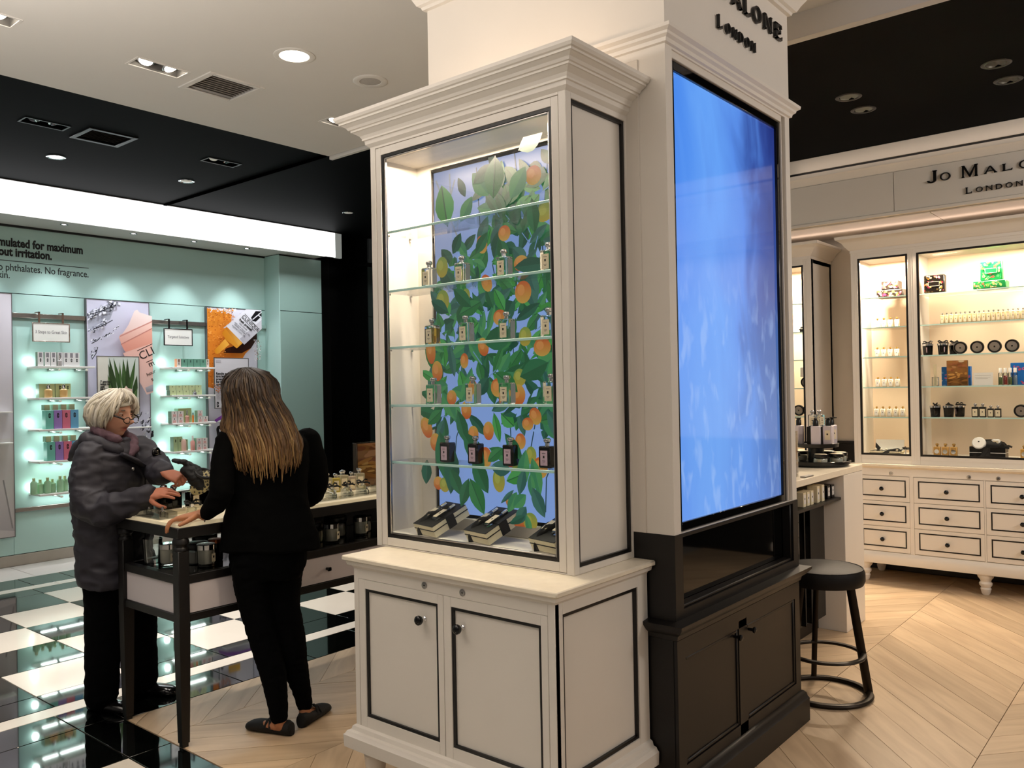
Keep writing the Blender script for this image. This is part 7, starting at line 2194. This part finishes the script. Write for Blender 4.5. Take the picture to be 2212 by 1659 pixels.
cols = [(L_('#4a3522'), L_('#7d5c36')), (L_('#5a4228'), L_('#94703f')), (L_('#3a291a'), L_('#6a4c2c')), (L_('#7b6140'), L_('#a98653')), (L_('#332417'), L_('#80592f'))]
def ez(ph, rn):
    q = abs(math.sin(ph))
    return rn.uniform(1.17, 1.24) + 0.05 * q ** 3 + (rn.random() < 0.12) * -0.03
for cnt, sd, rad in ((150, 3, 0.0058), (120, 8, 0.0036)):
    v2, f2, c2_ = strands(HR, lat, bk_, cnt, sd, [L_('#2a1e14')], cols, 1.668, rad, -96, 96, ez)
    b0 = len(v)
    v += v2
    f += [tuple(b0 + i for i in q) for q in f2]
    c += c2_
off(colored('hair', v, f, c, HAIR), t, BASE)

# ------------------------------------------------------------------ customer in the dark coat
BASE = (1.95, 4.20, 0)
t = T('person', 'older customer with short silver hair and glasses in a dark padded coat', 'person', BASE)
F_ = Vector((0.47, -0.883, 0)).normalized()
L2 = Vector((-F_.y, F_.x, 0))           # her left
HC, HY = (1.936, 4.208, 1.452), R(-64)
hidx = Matrix.Translation(HC) @ Matrix.Rotation(HY, 4, 'Z') @ Matrix.Rotation(0.10, 4, 'Y')
CT = [(1.937, 4.212, 1.335, 0.085, 0.080), (1.934, 4.216, 1.300, 0.135, 0.110), (1.934, 4.222, 1.262, 0.180, 0.130), (1.938, 4.226, 1.18, 0.205, 0.150), (1.938, 4.228, 1.07, 0.208, 0.152), (1.941, 4.228, 0.94, 0.200, 0.148), (1.946, 4.226, 0.80, 0.196, 0.145), (1.949, 4.224, 0.622, 0.198, 0.145)]
aR = [(1.825, 4.165, 1.262), (1.786, 4.143, 1.142), (1.776, 4.106, 1.040), (1.806, 4.026, 1.005), (1.858, 3.929, 1.040), (1.921, 3.842, 1.080)]
aL = [(2.060, 4.190, 1.268), (2.095, 4.095, 1.190), (2.068, 4.010, 1.168), (2.050, 3.925, 1.170)]
l1 = [(1.878, 4.205, 0.70), (1.878, 4.205, 0.539), (1.874, 4.212, 0.312), (1.868, 4.228, 0.075)]
l2 = [(2.047, 4.215, 0.70), (2.055, 4.215, 0.504), (2.075, 4.245, 0.266), (2.104, 4.288, 0.075)]
mb = MB()
M4 = head(mb, HC, HY, 0.10, 0.96, 1.0)
limb(mb, [(1.924, 4.230, 1.40), (1.926, 4.232, 1.30)], [0.052, 0.062])
mb.loft([ell((x, y, z), L2, F_, a * 0.78, b * 0.80, 20) for x, y, z, a, b in CT])
limb(mb, aR, [0.050, 0.048, 0.045, 0.042, 0.036, 0.028])
limb(mb, aL, [0.050, 0.045, 0.042, 0.028])
limb(mb, l1, [0.075, 0.065, 0.055, 0.040])
limb(mb, l2, [0.075, 0.065, 0.055, 0.040])
limb(mb, [(1.866, 4.235, 0.04), (1.92, 4.13, 0.022)], [0.026, 0.018])
limb(mb, [(2.105, 4.29, 0.04), (2.165, 4.19, 0.022)], [0.026, 0.018])
hand(mb, (1.915, 3.846, 1.086), (0.62, -0.74, 0.10), (-0.45, -0.25, 0.86), 1, [(0.02, 0.12, 0.10), (0.12, 0.20, 0.15), (0.26, 0.28, 0.2), (0.40, 0.35, 0.2)], spread=(0.34, 0.10, -0.06, -0.20), thumb_in=0.25)
hand(mb, (2.040, 3.900, 1.176), (0.42, -0.86, -0.28), (-0.35, -0.30, 0.88), -1, [(1.0, 1.1, 0.6), (1.0, 1.15, 0.6), (1.05, 1.1, 0.6), (1.05, 1.1, 0.6)], thumb_in=0.2, s_=0.98)
inv = hidx.inverted()
s1, s2, s3 = lin('#c4937a'), lin('#94483f'), lin('#cd947c')
def skin_col(p):
    if p.z < 1.30:
        return lin('#b06f55')
    q = inv @ p
    lip = math.exp(-(q.y / 0.020) ** 4 - ((q.z + 0.057) / 0.0105) ** 4) if q.x > 0.05 else 0
    ck = 0.5 * math.exp(-((abs(q.y) - 0.040) / 0.02) ** 2 - ((q.z + 0.022) / 0.022) ** 2) if q.x > 0.03 else 0
    return tuple(s1[i] * (1 - lip) * (1 - ck) + s2[i] * lip + s3[i] * ck * (1 - lip) for i in range(3))
off(link('body', fuse('body', mb, SKIN, 0.0042, 2, color=skin_col)), t, BASE)
t.skin = mat('lid_skin', '#ae7a60', 0.5)
t.brow = mat('grey_brow', '#7a685a', 0.7)
Ml = Matrix.Translation(-Vector(BASE)) @ M4
eye_parts(t, Ml, mat('brown_iris', '#2e2018', 0.2))
# coat
COAT = mat('charcoal_padded_cloth', '#28262e', 0.62, noise=0.12, nscale=12)
mb = MB()
mb.loft([ell((x, y, z), L2, F_, a, b, 28, 2.3) for x, y, z, a, b in CT])
limb(mb, aR, [0.080, 0.082, 0.080, 0.072, 0.060, 0.046])
limb(mb, aL, [0.074, 0.066, 0.060, 0.046])
coat = off(link('coat', fuse('coat', mb, COAT, 0.008, 3, wrinkle=(0.011, 8, (1, 1, 1.7)))), t, BASE)
def P_(a, b, z):
    return Vector((1.936, 4.212, 0)) + F_ * a + L2 * b + UP * z
# hood lying on the shoulders and stand up collar
mb = MB()
limb(mb, [P_(0.10, -0.085, 1.285), P_(0.03, -0.118, 1.318), P_(-0.06, -0.11, 1.338), P_(-0.105, -0.02, 1.345), P_(-0.07, 0.095, 1.338), P_(0.03, 0.110, 1.322), P_(0.11, 0.07, 1.285)], [0.020, 0.030, 0.036, 0.038, 0.036, 0.030, 0.020])
limb(mb, [P_(-0.07, -0.09, 1.322), P_(-0.14, -0.08, 1.280), P_(-0.195, -0.06, 1.238)], [0.042, 0.036, 0.010])
limb(mb, [P_(-0.08, 0.04, 1.325), P_(-0.14, 0.0, 1.275), P_(-0.18, -0.04, 1.24)], [0.045, 0.046, 0.016])
h_ = off(link('hood', fuse('hood', mb, COAT, 0.008, 4, wrinkle=(0.006, 12))), t, BASE)
mb = MB()
for a, b in (((0.115, -0.10, 1.27), (0.165, 0.02, 1.195)), ((0.10, 0.10, 1.28), (0.165, 0.02, 1.195))):
    p, q = P_(*a), P_(*b)
    mb.tube([p, p.lerp(q, 0.5) + F_ * 0.012, q], [(0.012, 0.045), (0.012, 0.05), (0.010, 0.03)], 10)
off(link('lapel', fuse('lapel', mb, COAT, 0.007, 3)), t, BASE)
t.p('snap_button', MB().ball(tuple(P_(0.166, -0.075, 1.195) - Vector(BASE)), 0.009, 12, 8), STEEL)
t.p('coat_zip', MB().tube([P_(0.165, 0.02, 1.20) - Vector(BASE), P_(0.163, 0.02, 1.0) - Vector(BASE), P_(0.155, 0.02, 0.66) - Vector(BASE)], 0.004, 6), INK)
mb = MB()
limb(mb, [P_(0.075, -0.065, 1.335), P_(0.02, -0.085, 1.36), P_(-0.05, -0.06, 1.385), P_(-0.065, 0.03, 1.385), P_(0.0, 0.08, 1.36), P_(0.07, 0.055, 1.325), P_(0.115, 0.0, 1.285), P_(0.12, -0.03, 1.26)], [0.022, 0.024, 0.024, 0.024, 0.024, 0.026, 0.026, 0.016])
off(link('scarf', fuse('scarf', mb, mat('mauve_scarf', '#5e4650', 0.8, noise=0.2, nscale=40), 0.006, 3, wrinkle=(0.004, 25))), t, BASE)
mb = MB()
limb(mb, l1, [0.098, 0.090, 0.082, 0.077])
limb(mb, l2, [0.098, 0.088, 0.080, 0.075])
mb.loft([ell((1.95, 4.215, z), L2, F_, 0.175, 0.115, 20) for z in (0.82, 0.70, 0.62)])
off(link('trousers', fuse('trousers', mb, TROUSER, 0.009, 4, wrinkle=(0.004, 9, (1, 1, 1.6)))), t, BASE)
LEATHER = mat('polished_black_leather', '#0b0a0a', 0.18, noise=0.1, nscale=30, coat=0.3)
for a, b in (((1.838, 4.300), (1.945, 4.075)), ((2.082, 4.350), (2.203, 4.125))):
    t.p('shoe', shoe(a, b, 1.12, 1.05).xf(Matrix.Translation(-Vector(BASE))), LEATHER)
# silver bob
def hl(x, y, z):
    return M4 @ Vector((x, y, z))
v, f, c = [], [], []
g = MB()
K, N = 26, 48
rings = []
for i in range(K + 1):
    th = R(2 + 118 * i / K)
    row_ = []
    for j in range(N):
        ph = 2 * PI * j / N
        az = abs((ph + PI) % (2 * PI) - PI)                    # 0 = front
        lim = R(62) + (R(118) - R(62)) * min(1, max(0, (az - R(38)) / R(42))) ** 0.8
        tt = min(th, lim)
        low = max(0, math.degrees(tt) - 80) / 40
        rx, ry, rz_ = 0.124, 0.106, 0.136
        k = 1 - 0.16 * low
        inn = 0.86 if th > lim + 0.05 else 1.0
        row_.append(hl((rx * math.sin(tt) * math.cos(ph) * k - 0.012) * inn, ry * math.sin(tt) * math.sin(ph) * k * inn, rz_ * math.cos(tt) - 0.005 + 0.006 * math.sin(3 * ph)))
    rings.append(row_)
g.loft(rings, cap=True)
v, f, c = [Vector(p) for p in g.v], list(g.f), [lin('#b9b2a4')] * len(g.v)
rn = random.Random(4)
HCOL = [lin(x) for x in ('#e4decf', '#cfc7b6', '#b8af9d', '#dcd3be', '#9a9182', '#ece7da')]
def lock(pts, r0, col):
    b0 = len(v)
    m_ = MB().tube(pts, [(r0 * q, r0 * 0.45 * q) for q in ([0.5] + [1.0] * (len(pts) - 3) + [0.7, 0.15])], 6)
    v.extend(Vector(p) for p in m_.v)
    f.extend(tuple(b0 + i for i in q) for q in m_.f)
    w_ = 0.8 + 0.3 * rn.random()
    c.extend([tuple(q * w_ for q in col)] * len(m_.v))
for n_ in range(300):
    az = rn.uniform(-PI, PI)
    if abs(az) < R(30) and rn.random() < 0.8:
        continue
    part = (0.02, 0.028)
    endt = R(62) + (R(120) - R(62)) * min(1, max(0, (abs(az) - R(38)) / R(42))) ** 0.8 + rn.uniform(-0.12, 0.06)
    puff = rn.uniform(0.98, 1.10)
    wv, ph_ = rn.uniform(0.01, 0.05), rn.uniform(0, 6.28)
    pts = []
    for i in range(9):
        k = i / 8
        tt = 0.06 + (endt - 0.06) * k
        a2 = az * (0.55 + 0.45 * min(1, k * 1.8)) - 0.25 * math.sin(k * PI) * (1 if az > 0 else -0.6)
        low = max(0, math.degrees(tt) - 80) / 40
        q = (1 - 0.16 * low) * puff
        curl = -0.016 * max(0, k - 0.8) / 0.2
        q += wv * math.sin(k * 7.5 + ph_)
        a2 += wv * 2.2 * math.cos(k * 6 + ph_)
        pts.append(hl(0.126 * math.sin(tt) * math.cos(a2) * q - 0.012 + part[0] * (1 - k) + curl * math.cos(a2), 0.108 * math.sin(tt) * math.sin(a2) * q + part[1] * (1 - k) * 0.6 + curl * math.sin(a2), 0.138 * math.cos(tt) * (puff * 0.5 + 0.5) - 0.005))
    lock(pts, rn.uniform(0.005, 0.012), rn.choice(HCOL))
for n_ in range(40):         # fringe swept across to both temples
    sd = -1 if n_ % 5 < 3 else 1
    e = rn.uniform(0, 1)
    st_ = Vector((0.055 + rn.uniform(-0.02, 0.02), 0.020, 0.118))
    en = Vector((0.070 - 0.055 * e, sd * (0.060 + 0.022 * e), 0.045 - 0.085 * e)) if sd < 0 else Vector((0.078 - 0.05 * e, 0.062 + 0.018 * e, 0.050 - 0.06 * e))
    mid = Vector((0.102 - 0.03 * e, sd * 0.030, 0.098 - 0.012 * e))
    pts = []
    for i in range(8):
        k = i / 7
        p = st_.lerp(mid, k).lerp(mid.lerp(en, k), k)
        pts.append(hl(*p))
    lock(pts, rn.uniform(0.005, 0.009), rn.choice(HCOL))
off(colored('hair', v, f, c, HAIR), t, BASE)
# reading glasses low on the nose
gl = MB()
for sd in (1, -1):
    pts = [Ml @ Vector((0.118 - 0.25 * (0.021 * math.cos(a_)) ** 2 / 0.02, 0.032 * sd + 0.0235 * math.cos(a_), -0.014 + 0.0155 * math.sin(a_))) for a_ in [2 * PI * k / 22 for k in range(23)]]
    gl.tube(pts, 0.0022, 6)
    gl.tube([Ml @ Vector(p) for p in ((0.114, 0.056 * sd, -0.008), (0.104, 0.068 * sd, 0.0), (0.04, 0.083 * sd, 0.016), (-0.01, 0.086 * sd, 0.022))], [(0.0045, 0.002)] * 4, 8)
gl.tube([Ml @ Vector(p) for p in ((0.118, 0.010, -0.010), (0.123, 0, -0.007), (0.118, -0.010, -0.010))], 0.002, 6)
q = t.p('eyeglasses', gl, mat('tortoise_frame', '#1d120c', 0.2))
for sd in (1, -1):
    t.p('lens', MB().add([Ml @ Vector((0.118, 0.032 * sd + 0.022 * math.cos(a_), -0.014 + 0.014 * math.sin(a_))) for a_ in [2 * PI * k / 18 for k in range(18)]], [tuple(range(18))]), PANE_GLASS, q)
# things she holds or wears loose
c0 = P_(0.205, 0.075, 1.245)
g = MB()
for a, b, z, r_ in ((0.0, -0.022, 0.02, 0.030), (0.012, 0.034, -0.025, 0.026)):
    p = c0 + F_ * a + L2 * b + UP * z
    e = MB().ball((0, 0, 0), (0.014, r_, r_ * 0.85), 18, 12).xf(Matrix.Translation(p) @ Matrix.Rotation(math.atan2(F_.y, F_.x), 4, 'Z') @ Matrix.Rotation(0.4, 4, 'X'))
    g.add(e.v, e.f)
g.tube([c0 + L2 * -0.02 + UP * 0.02, c0 + F_ * 0.012 + UP * 0.0, c0 + L2 * 0.03 - UP * 0.02], 0.006, 8)
solo('sunglasses', g, BLACK_GLOSS, 'glossy black sunglasses hooked on the front of the dark coat', 'sunglasses')
LEO = bpy.data.materials.new('leopard_cloth')
LEO.use_nodes = True
nt = LEO.node_tree
tc, vo, rp = nt.nodes.new('ShaderNodeTexCoord'), nt.nodes.new('ShaderNodeTexVoronoi'), nt.nodes.new('ShaderNodeValToRGB')
vo.inputs['Scale'].default_value = 70
rp.color_ramp.elements[0].position = 0.40
rp.color_ramp.elements[0].color = (*lin('#17120c'), 1)
rp.color_ramp.elements[1].position = 0.50
rp.color_ramp.elements[1].color = (*lin('#a89a6c'), 1)
nt.links.new(tc.outputs['Object'], vo.inputs['Vector'])
nt.links.new(vo.outputs['Distance'], rp.inputs['Fac'])
nt.links.new(rp.outputs['Color'], nt.nodes['Principled BSDF'].inputs['Base Color'])
HB = (2.112, 3.762, 1.100)
t = T('gloves', 'pair of black gloves with leopard print cuffs held in her left hand', 'gloves', HB)
mb = MB()
limb(mb, [(-0.018, 0.045, 0.085), (0.0, 0.022, 0.075), (0.02, 0.0, 0.045), (0.03, -0.02, 0.012)], [0.022, 0.034, 0.042, 0.034])
limb(mb, [(-0.06, 0.075, 0.135), (-0.02, 0.04, 0.122), (0.03, 0.01, 0.085)], [0.008, 0.014, 0.016])
q = link('glove', fuse('glove', mb, RIBBON, 0.005, 3, wrinkle=(0.004, 30)))
q.parent = t.o
t.p('leopard_cuff', MB().loft([ell(c_, Vector((0.64, -0.768, 0)), Vector((0.5, 0.42, 0.75)), a, b, 20) for c_, a, b in (((0.030, -0.030, 0.070), 0.012, 0.010), ((0.035, -0.035, 0.062), 0.042, 0.026), ((0.030, -0.030, 0.030), 0.052, 0.034), ((0.018, -0.018, -0.004), 0.046, 0.030), ((0.012, -0.012, -0.018), 0.030, 0.020))]), LEO)
t.p('fur_edge', MB().torus((0, 0, 0), 0.040, 0.008, 28, 7).xf(Matrix.Translation((0.036, -0.036, 0.068)) @ Matrix.Rotation(0.5, 4, 'X')), RIBBON)
